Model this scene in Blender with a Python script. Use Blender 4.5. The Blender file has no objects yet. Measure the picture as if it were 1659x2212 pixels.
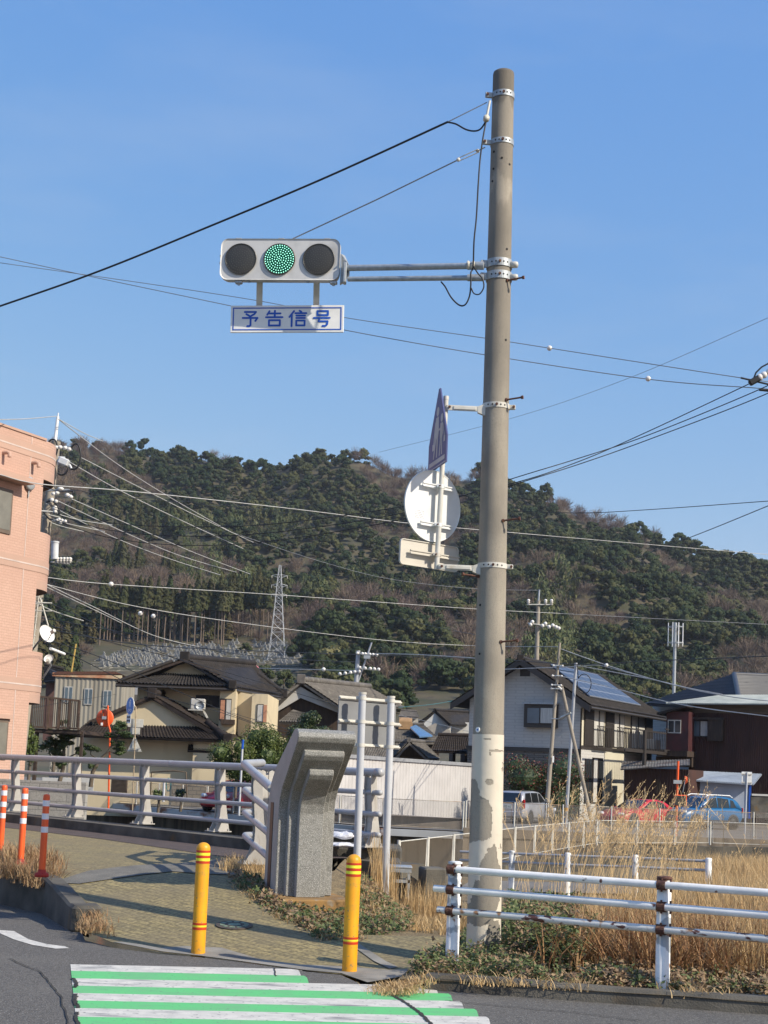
import bpy, bmesh, math, random
import numpy as np
from mathutils import Vector, Matrix, noise
sc = bpy.context.scene
C = sc.collection
PI = math.pi
rnd = random.Random(7)

# ---------------------------------------------------------------- camera
EYE = 1.7; FPX = 3150.0; PPU = 829.5; PPV = 1334.0
PITCH = math.radians(6.0); ROLL = math.radians(2.3)
F_ = Vector((0, math.cos(PITCH), math.sin(PITCH)))
_R0 = Vector((1, 0, 0)); _U0 = Vector((0, -math.sin(PITCH), math.cos(PITCH)))
R_ = _R0*math.cos(ROLL) + _U0*math.sin(ROLL)
U_ = _U0*math.cos(ROLL) - _R0*math.sin(ROLL)
cd = bpy.data.cameras.new('camera'); cam = bpy.data.objects.new('camera', cd); C.objects.link(cam)
m3 = Matrix((R_, U_, -F_)).transposed()
cam.matrix_world = Matrix.Translation((0, 0, EYE)) @ m3.to_4x4()
cd.sensor_fit = 'VERTICAL'; cd.sensor_height = 24; cd.sensor_width = 18
cd.lens = FPX*24/2212
cd.shift_x = 0; cd.shift_y = (PPV-1106)/2212
cd.clip_start = 0.1; cd.clip_end = 20000
sc.camera = cam

# ---------------------------------------------------------------- light
SUN_AZ = math.radians(60); SUN_EL = math.radians(36)     # azimuth: to the right of straight behind the camera
SD = Vector((math.sin(SUN_AZ)*math.cos(SUN_EL), -math.cos(SUN_AZ)*math.cos(SUN_EL), math.sin(SUN_EL)))
w = bpy.data.worlds.new('World'); sc.world = w; w.use_nodes = True
nt = w.node_tree; nt.nodes.clear()
wo = nt.nodes.new('ShaderNodeOutputWorld'); bg = nt.nodes.new('ShaderNodeBackground')
sky = nt.nodes.new('ShaderNodeTexSky'); sky.sky_type = 'NISHITA'; sky.sun_disc = False
sky.sun_elevation = SUN_EL
sky.sun_rotation = math.atan2(SD.x, SD.y)
sky.altitude = 20; sky.air_density = 1.0; sky.dust_density = 0.3; sky.ozone_density = 6.0
bg.inputs['Strength'].default_value = 0.15
# the camera's flatter rendering of a clear winter sky, and a few faint wisps of cirrus
sp_ = nt.nodes.new('ShaderNodeSeparateColor'); cb_ = nt.nodes.new('ShaderNodeCombineColor'); nt.links.new(sky.outputs[0], sp_.inputs[0])
for ch, (g, k) in enumerate(((1.0, 0.98), (0.60, 1.363), (0.15, 3.17))):
    pw_ = nt.nodes.new('ShaderNodeMath'); pw_.operation = 'POWER'; pw_.inputs[1].default_value = g; ml_ = nt.nodes.new('ShaderNodeMath'); ml_.operation = 'MULTIPLY'; ml_.inputs[1].default_value = k
    nt.links.new(sp_.outputs[ch], pw_.inputs[0]); nt.links.new(pw_.outputs[0], ml_.inputs[0]); nt.links.new(ml_.outputs[0], cb_.inputs[ch])
wtc = nt.nodes.new('ShaderNodeTexCoord'); wmp = nt.nodes.new('ShaderNodeMapping'); wmp.inputs['Scale'].default_value = (2.2, 2.2, 9.0); wnz = nt.nodes.new('ShaderNodeTexNoise'); wnz.inputs['Scale'].default_value = 1.6; wnz.inputs['Detail'].default_value = 7; wnz.inputs['Roughness'].default_value = .55
wmr = nt.nodes.new('ShaderNodeMapRange'); wmr.inputs[1].default_value = 0.50; wmr.inputs[2].default_value = 0.82; wmr.inputs[4].default_value = 0.16
wmx = nt.nodes.new('ShaderNodeMix'); wmx.data_type = 'RGBA'; wmx.inputs[7].default_value = (3.2, 3.5, 3.9, 1)
nt.links.new(wtc.outputs['Generated'], wmp.inputs[0]); nt.links.new(wmp.outputs[0], wnz.inputs['Vector']); nt.links.new(wnz.outputs[0], wmr.inputs[0]); nt.links.new(wmr.outputs[0], wmx.inputs[0])
nt.links.new(cb_.outputs[0], wmx.inputs[6]); nt.links.new(wmx.outputs[2], bg.inputs[0]); nt.links.new(bg.outputs[0], wo.inputs[0])
sl = bpy.data.lights.new('sun', 'SUN'); sl.energy = 4.5; sl.angle = math.radians(0.53); sl.color = (1.0, 0.90, 0.74)
so = bpy.data.objects.new('sun', sl); C.objects.link(so)
so.rotation_euler = (-SD).to_track_quat('-Z', 'Y').to_euler()
so.location = (20, -20, 40)
sc.view_settings.view_transform = 'Standard'; sc.view_settings.look = 'None'
sc.view_settings.gamma = 1; sc.view_settings.exposure = 0.40
sc.render.film_transparent = False

# ---------------------------------------------------------------- survey helpers: where a sight line meets a distance / a level
def ray(u, v): return F_ + R_*((u-PPU)/FPX) + U_*((PPV-v)/FPX)
def PY(u, v, Y):
    r = ray(u, v); return Vector((0, 0, EYE)) + r*(Y/r.y)
def PZ(u, v, z=0.0):
    r = ray(u, v); return Vector((0, 0, EYE)) + r*((z-EYE)/r.z)
def sm(t):
    t = max(0.0, min(1.0, t)); return t*t*(3-2*t)
def hw(x, y):                         # the paved ramp up to the bridge
    t = (y-13.1)/4.3
    if t <= 0: return 0.0
    t = min(1.0, t)
    return 0.46*(0.75*t+0.25*sm(t))
def PW(u, v):
    z = 0.0
    for _ in range(30): p = PZ(u, v, z); z = 0.5*z+0.5*hw(p.x, p.y)
    return p
def SX(Y): return Y/FPX               # metres per survey unit at distance Y

# ---------------------------------------------------------------- object helpers
ORG = {}
def tag(o, label=None, cat=None, group=None, kind=None):
    if label: o['label'] = label
    if cat: o['category'] = cat
    if group: o['group'] = group
    if kind: o['kind'] = kind
    return o
def thing(name, label, cat, loc=(0, 0, 0), group=None, rz=0.0):
    o = bpy.data.objects.new(name, None); C.objects.link(o); o.location = loc; o.empty_display_size = 0.2
    o.rotation_euler = (0, 0, rz)
    ORG[o] = Vector(loc) if rz == 0 else None
    return tag(o, label, cat, group)
def copy_tree(o, parent=None):
    c = o.copy(); C.objects.link(c)
    if parent: c.parent = parent
    for ch in list(o.children): copy_tree(ch, c)
    return c

class MB:
    def __init__(s): s.v = []; s.f = []; s.m = []; s.sm = []
    def add(s, vs, fs, mi=0, smooth=False):
        b = len(s.v); s.v += [Vector(p) for p in vs]
        for f in fs: s.f.append([i+b for i in f]); s.m.append(mi); s.sm.append(smooth)
        return s
    def quad(s, a, b, c, d, mi=0): return s.add([a, b, c, d], [(0, 1, 2, 3)], mi)
    def poly(s, pts, mi=0): return s.add(pts, [tuple(range(len(pts)))], mi)
    def box(s, c, size, mi=0, rz=0.0, M=None, bev=0.0):
        x, y, z = size[0]/2, size[1]/2, size[2]/2
        if bev > 0:
            b = min(bev, x*.9, y*.9, z*.9); pr = [(-x+b, -y), (x-b, -y), (x, -y+b), (x, y-b), (x-b, y), (-x+b, y), (-x, y-b), (-x, -y+b)]
            lv = [(-z, -b), (-z+b, 0), (z-b, 0), (z, -b)]
            vs = []
            for zz, ins in lv:
                kx = (x+ins)/x; ky = (y+ins)/y
                vs += [Vector((px*kx, py*ky, zz)) for px, py in pr]
            fs = [tuple(range(7, -1, -1)), tuple(range(24, 32))]
            for L in range(3):
                for i in range(8): fs.append((L*8+i, L*8+(i+1) % 8, L*8+8+(i+1) % 8, L*8+8+i))
        else:
            vs = [Vector((sx*x, sy*y, sz*z)) for sz in (-1, 1) for sx, sy in ((-1, -1), (1, -1), (1, 1), (-1, 1))]
            fs = [(3, 2, 1, 0), (4, 5, 6, 7), (0, 1, 5, 4), (1, 2, 6, 5), (2, 3, 7, 6), (3, 0, 4, 7)]
        R = Matrix.Rotation(rz, 3, 'Z') if M is None else M
        c = Vector(c)
        return s.add([R @ p + c for p in vs], fs, mi)
    def prism(s, pts, ext, mi=0, caps=True):          # planar outline pushed along ext
        n = len(pts); e = Vector(ext); pts = [Vector(p) for p in pts]
        nn = Vector((0, 0, 0))
        for i in range(n): nn += pts[i].cross(pts[(i+1) % n])
        if nn.dot(e) > 0: pts = pts[::-1]
        fs = [(i, i+n, (i+1) % n+n, (i+1) % n) for i in range(n)]
        if caps: fs += [tuple(range(n)), tuple(range(2*n-1, n-1, -1))]
        return s.add(pts+[p+e for p in pts], fs, mi)
    def cyl(s, p0, p1, r0, r1=None, n=16, mi=0, caps=True):
        r1 = r0 if r1 is None else r1; p0 = Vector(p0); p1 = Vector(p1); d = (p1-p0).normalized()
        a = d.orthogonal().normalized(); b = d.cross(a); vs = []
        for p, r in ((p0, r0), (p1, r1)):
            vs += [p+(a*math.cos(2*PI*i/n)+b*math.sin(2*PI*i/n))*r for i in range(n)]
        s.add(vs, [(i, (i+1) % n, (i+1) % n+n, i+n) for i in range(n)], mi, True)
        if caps: s.add(vs[:n], [tuple(range(n-1, -1, -1))], mi); s.add(vs[n:], [tuple(range(n))], mi)
        return s
    def tube(s, pts, r, n=8, mi=0, caps=True):
        pts = [Vector(p) for p in pts]; rs = r if isinstance(r, (list, tuple)) else [r]*len(pts)
        k = len(pts); vs = []; a = None
        for i in range(k):
            t = (pts[min(i+1, k-1)]-pts[max(i-1, 0)]).normalized()
            if a is None: a = t.orthogonal().normalized()
            else: a = (a-t*a.dot(t)).normalized()
            b = t.cross(a)
            vs += [pts[i]+(a*math.cos(2*PI*j/n)+b*math.sin(2*PI*j/n))*rs[i] for j in range(n)]
        fs = [(i*n+j, i*n+(j+1) % n, (i+1)*n+(j+1) % n, (i+1)*n+j) for i in range(k-1) for j in range(n)]
        s.add(vs, fs, mi, True)
        if caps: s.add(vs[:n], [tuple(range(n-1, -1, -1))], mi); s.add(vs[-n:], [tuple(range(n))], mi)
        return s
    def lathe(s, c, prof, axis=(0, 0, 1), n=20, mi=0, smooth=True):    # prof: (radius, height)
        d = Vector(axis).normalized(); a = d.orthogonal().normalized(); b = d.cross(a); c = Vector(c); vs = []
        for r, h in prof: vs += [c+d*h+(a*math.cos(2*PI*j/n)+b*math.sin(2*PI*j/n))*max(r, 1e-4) for j in range(n)]
        k = len(prof)
        fs = [(i*n+j, i*n+(j+1) % n, (i+1)*n+(j+1) % n, (i+1)*n+j) for i in range(k-1) for j in range(n)]
        return s.add(vs, fs, mi, smooth)
    def ball(s, c, r, n=12, mi=0, sc_=(1, 1, 1)):
        c = Vector(c); vs = []; k = max(4, n//2)
        for i in range(k+1):
            th = PI*i/k
            vs += [c+Vector((math.sin(th)*math.cos(2*PI*j/n)*r*sc_[0], math.sin(th)*math.sin(2*PI*j/n)*r*sc_[1], math.cos(th)*r*sc_[2])) for j in range(n)]
        fs = [((i+1)*n+j, (i+1)*n+(j+1) % n, i*n+(j+1) % n, i*n+j) for i in range(k) for j in range(n)]
        return s.add(vs, fs, mi, True)
    def build(s, name, mats, parent=None, local=False, loc=None):
        if not isinstance(mats, (list, tuple)): mats = [mats]
        me = bpy.data.meshes.new(name)
        o = bpy.data.objects.new(name, me); C.objects.link(o)
        off = Vector((0, 0, 0))
        if parent is not None:
            o.parent = parent
            if not local: off = ORG.get(parent) or Vector((0, 0, 0))
            ORG[o] = off.copy()
        elif not local:
            if loc is None:
                xs = [p.x for p in s.v]; ys = [p.y for p in s.v]; zs = [p.z for p in s.v]
                loc = Vector(((min(xs)+max(xs))/2, (min(ys)+max(ys))/2, min(zs)))
            off = Vector(loc); o.location = off; ORG[o] = off.copy()
        me.from_pydata([tuple(p-off) for p in s.v], [], s.f)
        for mm in mats: me.materials.append(mm)
        me.polygons.foreach_set('material_index', s.m); me.polygons.foreach_set('use_smooth', s.sm)
        me.update()
        return o

def np_mesh(name, V, F, mats, mi=None, attrs=None, loc=(0, 0, 0)):
    """V (n,3), F (m,k) arrays -> object; attrs: dict name -> (m,) float face attribute"""
    me = bpy.data.meshes.new(name); n = len(V); m, k = F.shape
    me.vertices.add(n); me.vertices.foreach_set('co', (V-np.array(loc)).astype(np.float32).ravel())
    me.loops.add(m*k); me.loops.foreach_set('vertex_index', F.astype(np.int32).ravel())
    me.polygons.add(m); me.polygons.foreach_set('loop_start', np.arange(0, m*k, k, dtype=np.int32))
    me.polygons.foreach_set('loop_total', np.full(m, k, dtype=np.int32))
    if mi is not None: me.polygons.foreach_set('material_index', mi.astype(np.int32))
    for mm in (mats if isinstance(mats, (list, tuple)) else [mats]): me.materials.append(mm)
    for a, vals in (attrs or {}).items():
        at = me.attributes.new(a, 'FLOAT', 'FACE'); at.data.foreach_set('value', vals.astype(np.float32))
    me.update(calc_edges=True)
    o = bpy.data.objects.new(name, me); C.objects.link(o); o.location = loc
    return o

# ---------------------------------------------------------------- materials
def _n(nt, t, **kw):
    x = nt.nodes.new(t)
    for k, v in kw.items():
        if k in x.inputs: x.inputs[k].default_value = v
        else: setattr(x, k, v)
    return x
def c4(c): return (c[0], c[1], c[2], 1)
MATS = {}
def mat(name, col, rough=0.75, col2=None, scale=3.0, detail=6.0, lo=0.35, hi=0.65, bump=0.0, bscale=60.0, metal=0.0, stretch=(1, 1, 1),
        speck=None, speck_scale=200.0, speck_lo=0.6, speck_hi=0.7, stain=None, stain_scale=1.0, stain_lo=0.5, stain_hi=0.75, stain_str=(1, 1, 1),
        spec=0.5, emit=None, es=0.0, coat=0.0, alpha=None, attr=None, transl=0.0):
    m = bpy.data.materials.new(name); m.use_nodes = True; nt = m.node_tree; L = nt.links
    b = nt.nodes['Principled BSDF']
    b.inputs['Roughness'].default_value = rough; b.inputs['Metallic'].default_value = metal
    b.inputs['Specular IOR Level'].default_value = spec; b.inputs['Coat Weight'].default_value = coat
    tc = _n(nt, 'ShaderNodeTexCoord')
    def mapped(st):
        mp = _n(nt, 'ShaderNodeMapping'); mp.inputs['Scale'].default_value = st; L.new(tc.outputs['Object'], mp.inputs[0]); return mp.outputs[0]
    col2 = col2 or tuple(min(1, x*0.8) for x in col)
    nz = _n(nt, 'ShaderNodeTexNoise'); nz.inputs['Scale'].default_value = scale; nz.inputs['Detail'].default_value = detail
    L.new(mapped(stretch), nz.inputs['Vector'])
    rp = _n(nt, 'ShaderNodeMapRange'); rp.inputs[1].default_value = lo; rp.inputs[2].default_value = hi; L.new(nz.outputs[0], rp.inputs[0])
    mx = _n(nt, 'ShaderNodeMix', data_type='RGBA'); mx.inputs[6].default_value = c4(col); mx.inputs[7].default_value = c4(col2)
    L.new(rp.outputs[0], mx.inputs[0]); cur = mx.outputs[2]
    def layer(cur, c, scl, lo_, hi_, st, rough_tex=True):
        n2 = _n(nt, 'ShaderNodeTexNoise'); n2.inputs['Scale'].default_value = scl; n2.inputs['Detail'].default_value = 5 if rough_tex else 1
        L.new(mapped(st), n2.inputs['Vector'])
        r2 = _n(nt, 'ShaderNodeMapRange'); r2.inputs[1].default_value = lo_; r2.inputs[2].default_value = hi_; L.new(n2.outputs[0], r2.inputs[0])
        m2 = _n(nt, 'ShaderNodeMix', data_type='RGBA'); L.new(r2.outputs[0], m2.inputs[0]); L.new(cur, m2.inputs[6]); m2.inputs[7].default_value = c4(c)
        return m2.outputs[2]
    if stain: cur = layer(cur, stain, stain_scale, stain_lo, stain_hi, stain_str)
    if speck: cur = layer(cur, speck, speck_scale, speck_lo, speck_hi, (1, 1, 1), False)
    if attr:                                     # per-plant variation; bushes and weeds also get paler with height
        at = _n(nt, 'ShaderNodeAttribute'); at.attribute_name = 'tint'
        m3_ = _n(nt, 'ShaderNodeMix', data_type='RGBA'); L.new(at.outputs['Fac'], m3_.inputs[0]); L.new(cur, m3_.inputs[6]); m3_.inputs[7].default_value = c4(attr)
        cur = m3_.outputs[2]
    L.new(cur, b.inputs['Base Color'])
    if bump:
        bn = _n(nt, 'ShaderNodeTexNoise'); bn.inputs['Scale'].default_value = bscale; bn.inputs['Detail'].default_value = 4
        L.new(mapped(stretch), bn.inputs['Vector'])
        bp = _n(nt, 'ShaderNodeBump'); bp.inputs['Strength'].default_value = bump; bp.inputs['Distance'].default_value = 0.01
        L.new(bn.outputs[0], bp.inputs['Height']); L.new(bp.outputs[0], b.inputs['Normal'])
    if emit: b.inputs['Emission Color'].default_value = c4(emit); b.inputs['Emission Strength'].default_value = es
    if alpha is not None: b.inputs['Alpha'].default_value = alpha
    if transl:
        out = nt.nodes['Material Output']; tr = _n(nt, 'ShaderNodeBsdfTranslucent'); L.new(cur, tr.inputs[0])
        ms = _n(nt, 'ShaderNodeMixShader'); ms.inputs[0].default_value = transl
        L.new(b.outputs[0], ms.inputs[1]); L.new(tr.outputs[0], ms.inputs[2]); L.new(ms.outputs[0], out.inputs[0])
    MATS[name] = m
    return m

def brick_mat(name, c1, c2, mortar, bw, bh, ms=0.008, rough=0.85, swap='XZ', stain=None, stain_scale=0.7, bump=0.4, offset=0.5, noise_amt=0.5, rot=0.0, hi=0.75):
    m = bpy.data.materials.new(name); m.use_nodes = True; nt = m.node_tree; L = nt.links; b = nt.nodes['Principled BSDF']
    b.inputs['Roughness'].default_value = rough
    tc = _n(nt, 'ShaderNodeTexCoord'); sp = _n(nt, 'ShaderNodeSeparateXYZ'); cb = _n(nt, 'ShaderNodeCombineXYZ')
    mpp = _n(nt, 'ShaderNodeMapping'); mpp.inputs['Rotation'].default_value = (0, 0, rot); L.new(tc.outputs['Object'], mpp.inputs[0])
    L.new(mpp.outputs[0], sp.inputs[0])
    if swap == 'XZ':
        ad = _n(nt, 'ShaderNodeMath'); ad.operation = 'ADD'; L.new(sp.outputs[0], ad.inputs[0]); L.new(sp.outputs[1], ad.inputs[1])
        L.new(ad.outputs[0], cb.inputs[0]); L.new(sp.outputs[2], cb.inputs[1])
    else: L.new(sp.outputs[0], cb.inputs[0]); L.new(sp.outputs[1], cb.inputs[1])
    br = _n(nt, 'ShaderNodeTexBrick'); br.offset = offset
    br.inputs['Color1'].default_value = c4(c1); br.inputs['Color2'].default_value = c4(c2); br.inputs['Mortar'].default_value = c4(mortar)
    br.inputs['Scale'].default_value = 1; br.inputs['Brick Width'].default_value = bw; br.inputs['Row Height'].default_value = bh
    br.inputs['Mortar Size'].default_value = ms; br.inputs['Mortar Smooth'].default_value = 0.2; br.inputs['Bias'].default_value = 0
    L.new(cb.outputs[0], br.inputs[0]); cur = br.outputs['Color']
    nz = _n(nt, 'ShaderNodeTexNoise'); nz.inputs['Scale'].default_value = 30; nz.inputs['Detail'].default_value = 6; L.new(tc.outputs['Object'], nz.inputs['Vector'])
    mr = _n(nt, 'ShaderNodeMapRange'); mr.inputs[1].default_value = 0.3; mr.inputs[2].default_value = 0.7; mr.inputs[3].default_value = 1-noise_amt; mr.inputs[4].default_value = 1+noise_amt*0.4; L.new(nz.outputs[0], mr.inputs[0])
    mm = _n(nt, 'ShaderNodeMix', data_type='RGBA'); mm.blend_type = 'MULTIPLY'; mm.inputs[0].default_value = 1
    L.new(cur, mm.inputs[6]); L.new(mr.outputs[0], mm.inputs[7]); cur = mm.outputs[2]
    if stain:
        n2 = _n(nt, 'ShaderNodeTexNoise'); n2.inputs['Scale'].default_value = stain_scale; n2.inputs['Detail'].default_value = 7; L.new(tc.outputs['Object'], n2.inputs['Vector'])
        r2 = _n(nt, 'ShaderNodeMapRange'); r2.inputs[1].default_value = 0.42; r2.inputs[2].default_value = hi; L.new(n2.outputs[0], r2.inputs[0])
        m2 = _n(nt, 'ShaderNodeMix', data_type='RGBA'); L.new(r2.outputs[0], m2.inputs[0]); L.new(cur, m2.inputs[6]); m2.inputs[7].default_value = c4(stain); cur = m2.outputs[2]
    L.new(cur, b.inputs['Base Color'])
    bp = _n(nt, 'ShaderNodeBump'); bp.inputs['Strength'].default_value = bump; bp.inputs['Distance'].default_value = 0.01; bp.invert = True
    L.new(br.outputs['Fac'], bp.inputs['Height']); L.new(bp.outputs[0], b.inputs['Normal'])
    return m
# ================================================================ MATERIALS (setting)
M_asphalt = mat('asphalt', (0.13, 0.122, 0.108), 0.9, (0.078, 0.073, 0.066), 22, 10, bump=1.0, bscale=90, speck=(0.30, 0.29, 0.27), speck_scale=75, speck_lo=0.60, speck_hi=0.70,
                stain=(0.155, 0.145, 0.125), stain_scale=0.7, stain_lo=0.5, stain_hi=0.85)
M_pave = brick_mat('block paving', (0.33, 0.265, 0.12), (0.25, 0.205, 0.10), (0.17, 0.14, 0.08), 0.21, 0.105, 0.008, stain=(0.17, 0.14, 0.085), stain_scale=1.3, swap='XY', rot=0.7, noise_amt=0.6, hi=0.85)
M_pave_dark = mat('dark red band paving', (0.085, 0.062, 0.055), 0.9, (0.055, 0.043, 0.04), 5, bump=0.4, speck=(0.15, 0.12, 0.1), speck_scale=90)
M_conc = mat('concrete', (0.30, 0.28, 0.24), 0.9, (0.20, 0.19, 0.165), 3, bump=0.5, bscale=80, stain=(0.10, 0.09, 0.075), stain_scale=2.2, stain_lo=0.5, stain_hi=0.72)
M_conc_dark = mat('dark weathered concrete', (0.13, 0.12, 0.10), 0.95, (0.06, 0.056, 0.048), 2.5, bump=0.7, bscale=70, stain=(0.16, 0.10, 0.04), stain_scale=3.0, stain_lo=0.6, stain_hi=0.8)
M_conc_wall = mat('streaked concrete wall', (0.27, 0.22, 0.16), 0.95, (0.16, 0.13, 0.10), 1.2, stretch=(1.5, 1.5, 0.25), bump=0.4, stain=(0.08, 0.065, 0.05), stain_scale=1.0, stain_str=(2.5, 2.5, 0.2), stain_lo=0.5, stain_hi=0.75)
M_soil = mat('dry soil', (0.20, 0.145, 0.075), 1.0, (0.11, 0.085, 0.05), 7, bump=1.0, bscale=50, speck=(0.33, 0.26, 0.14), speck_scale=60, speck_lo=0.55, speck_hi=0.7)
M_gravel = mat('pale gravel road', (0.19, 0.175, 0.155), 0.95, (0.12, 0.11, 0.10), 0.6, bump=0.4, speck=(0.26, 0.25, 0.22), speck_scale=20)
M_slab = mat('grey slab paving', (0.17, 0.16, 0.135), .9, (0.115, 0.11, 0.095), 4, bump=.5, speck=(.24, .23, .2), speck_scale=70)
M_white_mark = mat('white road paint', (0.66, 0.63, 0.56), 0.7, (0.52, 0.50, 0.45), 8, bump=0.3, bscale=150, stain=(0.24, 0.235, 0.225), stain_scale=5, stain_lo=0.56, stain_hi=0.70, stain_str=(0.4, 1.4, 1), speck=(0.2, 0.2, 0.19), speck_scale=26, speck_lo=0.66, speck_hi=0.72)
M_green_mark = mat('green road paint', (0.12, 0.53, 0.18), 0.7, (0.15, 0.46, 0.19), 3, bump=0.3, bscale=120, stain=(0.16, 0.30, 0.19), stain_scale=6, stain_lo=0.58, stain_hi=0.78, stain_str=(0.4, 1.4, 1), speck=(0.15, 0.17, 0.15), speck_scale=30, speck_lo=0.69, speck_hi=0.74)
M_water = mat('river water', (0.03, 0.035, 0.03), 0.15)
M_hill = mat('hill earth', (0.06, 0.06, 0.035), 1.0, (0.04, 0.035, 0.025), 0.03)
M_meadow = mat('winter grass slope', (0.10, 0.08, 0.045), 1.0, (0.045, 0.05, 0.024), 0.08, stain=(0.05, 0.04, 0.03), stain_scale=.3)

def drape(name, pts, zf, off, m, cell=0.5, kind='structure', skirt=None):
    """a ground sheet: outline in x,y laid over the height function zf"""
    bm = bmesh.new(); vs = [bm.verts.new((p[0], p[1], 0)) for p in pts]; bm.faces.new(vs)
    bmesh.ops.triangulate(bm, faces=bm.faces[:])
    if cell:
        for ax in (0, 1):
            lo = min(p[ax] for p in pts); hi = max(p[ax] for p in pts); x = math.ceil(lo/cell)*cell
            while x < hi:
                co = [0, 0, 0]; co[ax] = x; no = [0, 0, 0]; no[ax] = 1
                bmesh.ops.bisect_plane(bm, geom=bm.verts[:]+bm.edges[:]+bm.faces[:], plane_co=co, plane_no=no); x += cell
    for v in bm.verts: v.co.z = zf(v.co.x, v.co.y)+off
    bmesh.ops.recalc_face_normals(bm, faces=bm.faces[:])
    if sum(f.normal.z for f in bm.faces) < 0: bmesh.ops.reverse_faces(bm, faces=bm.faces[:])
    me = bpy.data.meshes.new(name); bm.to_mesh(me); bm.free(); me.materials.append(m)
    for p in me.polygons: p.use_smooth = True
    o = bpy.data.objects.new(name, me); C.objects.link(o)
    return tag(o, kind=kind)
flat = lambda z: (lambda x, y: z)
XY = lambda p: (p.x, p.y)

# ---------------------------------------------------------------- ground sheets
GZ = -0.5
drape('ground', [(-2500, -1200), (2500, -1200), (2500, 2600), (-2500, 2600)], flat(-3.4), 0, M_hill, cell=0)
drape('river', [(-70, 16), (14, 16), (30, 62), (-70, 100)], flat(-3.2), 0, M_water, cell=0)
# kerb line of the road on the right (foot of the kerb, on the road surface)
KR = [XY(PZ(794, 2133)), XY(PZ(860, 2126)), XY(PZ(918, 2138)), XY(PZ(1280, 2165)), XY(PZ(1659, 2192))]
dkr = (Vector(KR[-1])-Vector(KR[-2])).normalized(); KR.append(tuple(Vector(KR[-1])+dkr*14)); KR.append(tuple(Vector(KR[-1])+dkr*40))
FRONT = [XY(PW(u, v)) for u, v in [(185, 2012), (243, 2037), (308, 2050), (344, 2058), (430, 2067), (501, 2076), (594, 2089), (665, 2099), (737, 2106)]]
KL = [XY(PZ(176, 2012)), XY(PZ(150, 2010)), XY(PZ(90, 1974)), XY(PZ(0, 1953))]     # foot of the tall kerb at the left
kd = Vector((-0.70, 0.714)); KL += [tuple(Vector(KL[-1])+kd*6), tuple(Vector(KL[-1])+kd*26)]
road = KL[::-1]+FRONT+KR+[(60, -80), (-80, -80), (-80, 40)]
drape('road', road, flat(0.0), 0, M_asphalt, cell=0)

RA = Vector((-0.16, 21.0)); RD = Vector((-7.4, 29.4))-RA; RD.normalize()       # line of the bridge railing
RN = Vector((-RD.y, RD.x));  RN = RN if RN.y < 0 else -RN                       # towards the walkway
def onrail(d, o=0.0): return RA+RD*d+RN*o
kin = [Vector(p)+Vector((0.16, 0.10)) for p in KL]
WALK = [tuple(kin[i]) for i in (5, 4, 3, 2, 0)]+FRONT+[XY(PW(794, 2124)), XY(PW(880, 2110)), XY(PW(985, 2062)), XY(PW(985, 2026)), XY(PW(690, 2018)),
        XY(PW(600, 1975)), XY(PW(530, 1925)), XY(PW(505, 1885)), XY(PW(575, 1866)), tuple(onrail(0, 0.3)), tuple(onrail(26, 0.3))]
drape('pavement', WALK, hw, 0.006, M_pave, cell=0.4)
# darker band under the railing, grey slab bands
drape('band_paving', [tuple(onrail(-0.2, 0.3)), tuple(onrail(26, 0.3)), tuple(onrail(26, 1.9)), tuple(onrail(4.2, 1.8)), tuple(onrail(0.2, 2.2))], hw, 0.011, M_pave_dark, cell=0.4)
drape('slab_strip', [XY(PW(u, v)) for u, v in [(112, 1909), (170, 1912), (300, 1893), (372, 1885), (440, 1890), (520, 1893), (575, 1866), (480, 1858), (380, 1868), (260, 1875), (190, 1884)]], hw, 0.016, M_slab, cell=0.4)
drape('kerb_strip', [XY(PW(u, v)) for u, v in [(243, 2037), (310, 2050), (350, 2058), (430, 2067), (500, 2076), (600, 2090), (665, 2099), (737, 2105), (794, 2125), (880, 2110), (895, 2096), (840, 2098), (742, 2090), (640, 2086), (560, 2074), (480, 2050), (400, 2046), (344, 2050), (300, 2042), (262, 2037)]], hw, 0.012, M_conc, cell=0.4)
drape('slab_strip', [XY(PW(u, v)) for u, v in [(728, 2020), (745, 2020), (860, 2092), (842, 2096)]], hw, 0.014, M_conc, cell=0.4)

def vz(x, y):                          # the verge and the grass field to the right of the walkway
    a = 0.085-0.56*sm((y-14.6)/6.5)-0.55*sm((y-31)/7)
    b = hw(x, y)-0.09*sm((x+1.75)/.35)*sm((16.2-y)/.4)
    k = sm((x+0.45)/1.1)
    z = b*(1-k)+a*k
    return z+0.03*noise.noise(Vector((x*1.3, y*1.3, 0)))
VERGE = KR[1:]+[(60, 56), (26, 55), (14, 54.2), (9, 51), (4.0, 39), (0.95, 31), (-0.35, 22.2), (-0.5, 18.0), XY(PW(575, 1866)), XY(PW(505, 1885)), XY(PW(530, 1925)), XY(PW(600, 1975)), XY(PW(690, 2018)), XY(PW(985, 2026)), XY(PW(985, 2062)), XY(PW(880, 2110))]
drape('grass_verge', VERGE, vz, 0.0, M_soil, cell=0.8)
M_stonebank = mat('dark stone bank', (0.085, 0.078, 0.065), .95, (0.035, 0.033, 0.028), 1.6, bump=.8, bscale=12, stain=(.15, .13, .09), stain_scale=2.4, stain_lo=.6, stain_hi=.75)
b = MB(); edge = [(26, 55), (14, 54.2), (9, 51), (4.0, 39), (0.95, 31), (-0.35, 22.2)]
for p, q in zip(edge, edge[1:]):
    b.prism([(p[0]+.12, p[1]+.12, -3.4), (q[0]+.12, q[1]+.12, -3.4), (q[0]+.12, q[1]+.12, -.53), (p[0]+.12, p[1]+.12, -.53)], (-.3, -.38, 0))
tag(b.build('channel_bank', M_stonebank), kind='structure')
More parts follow.
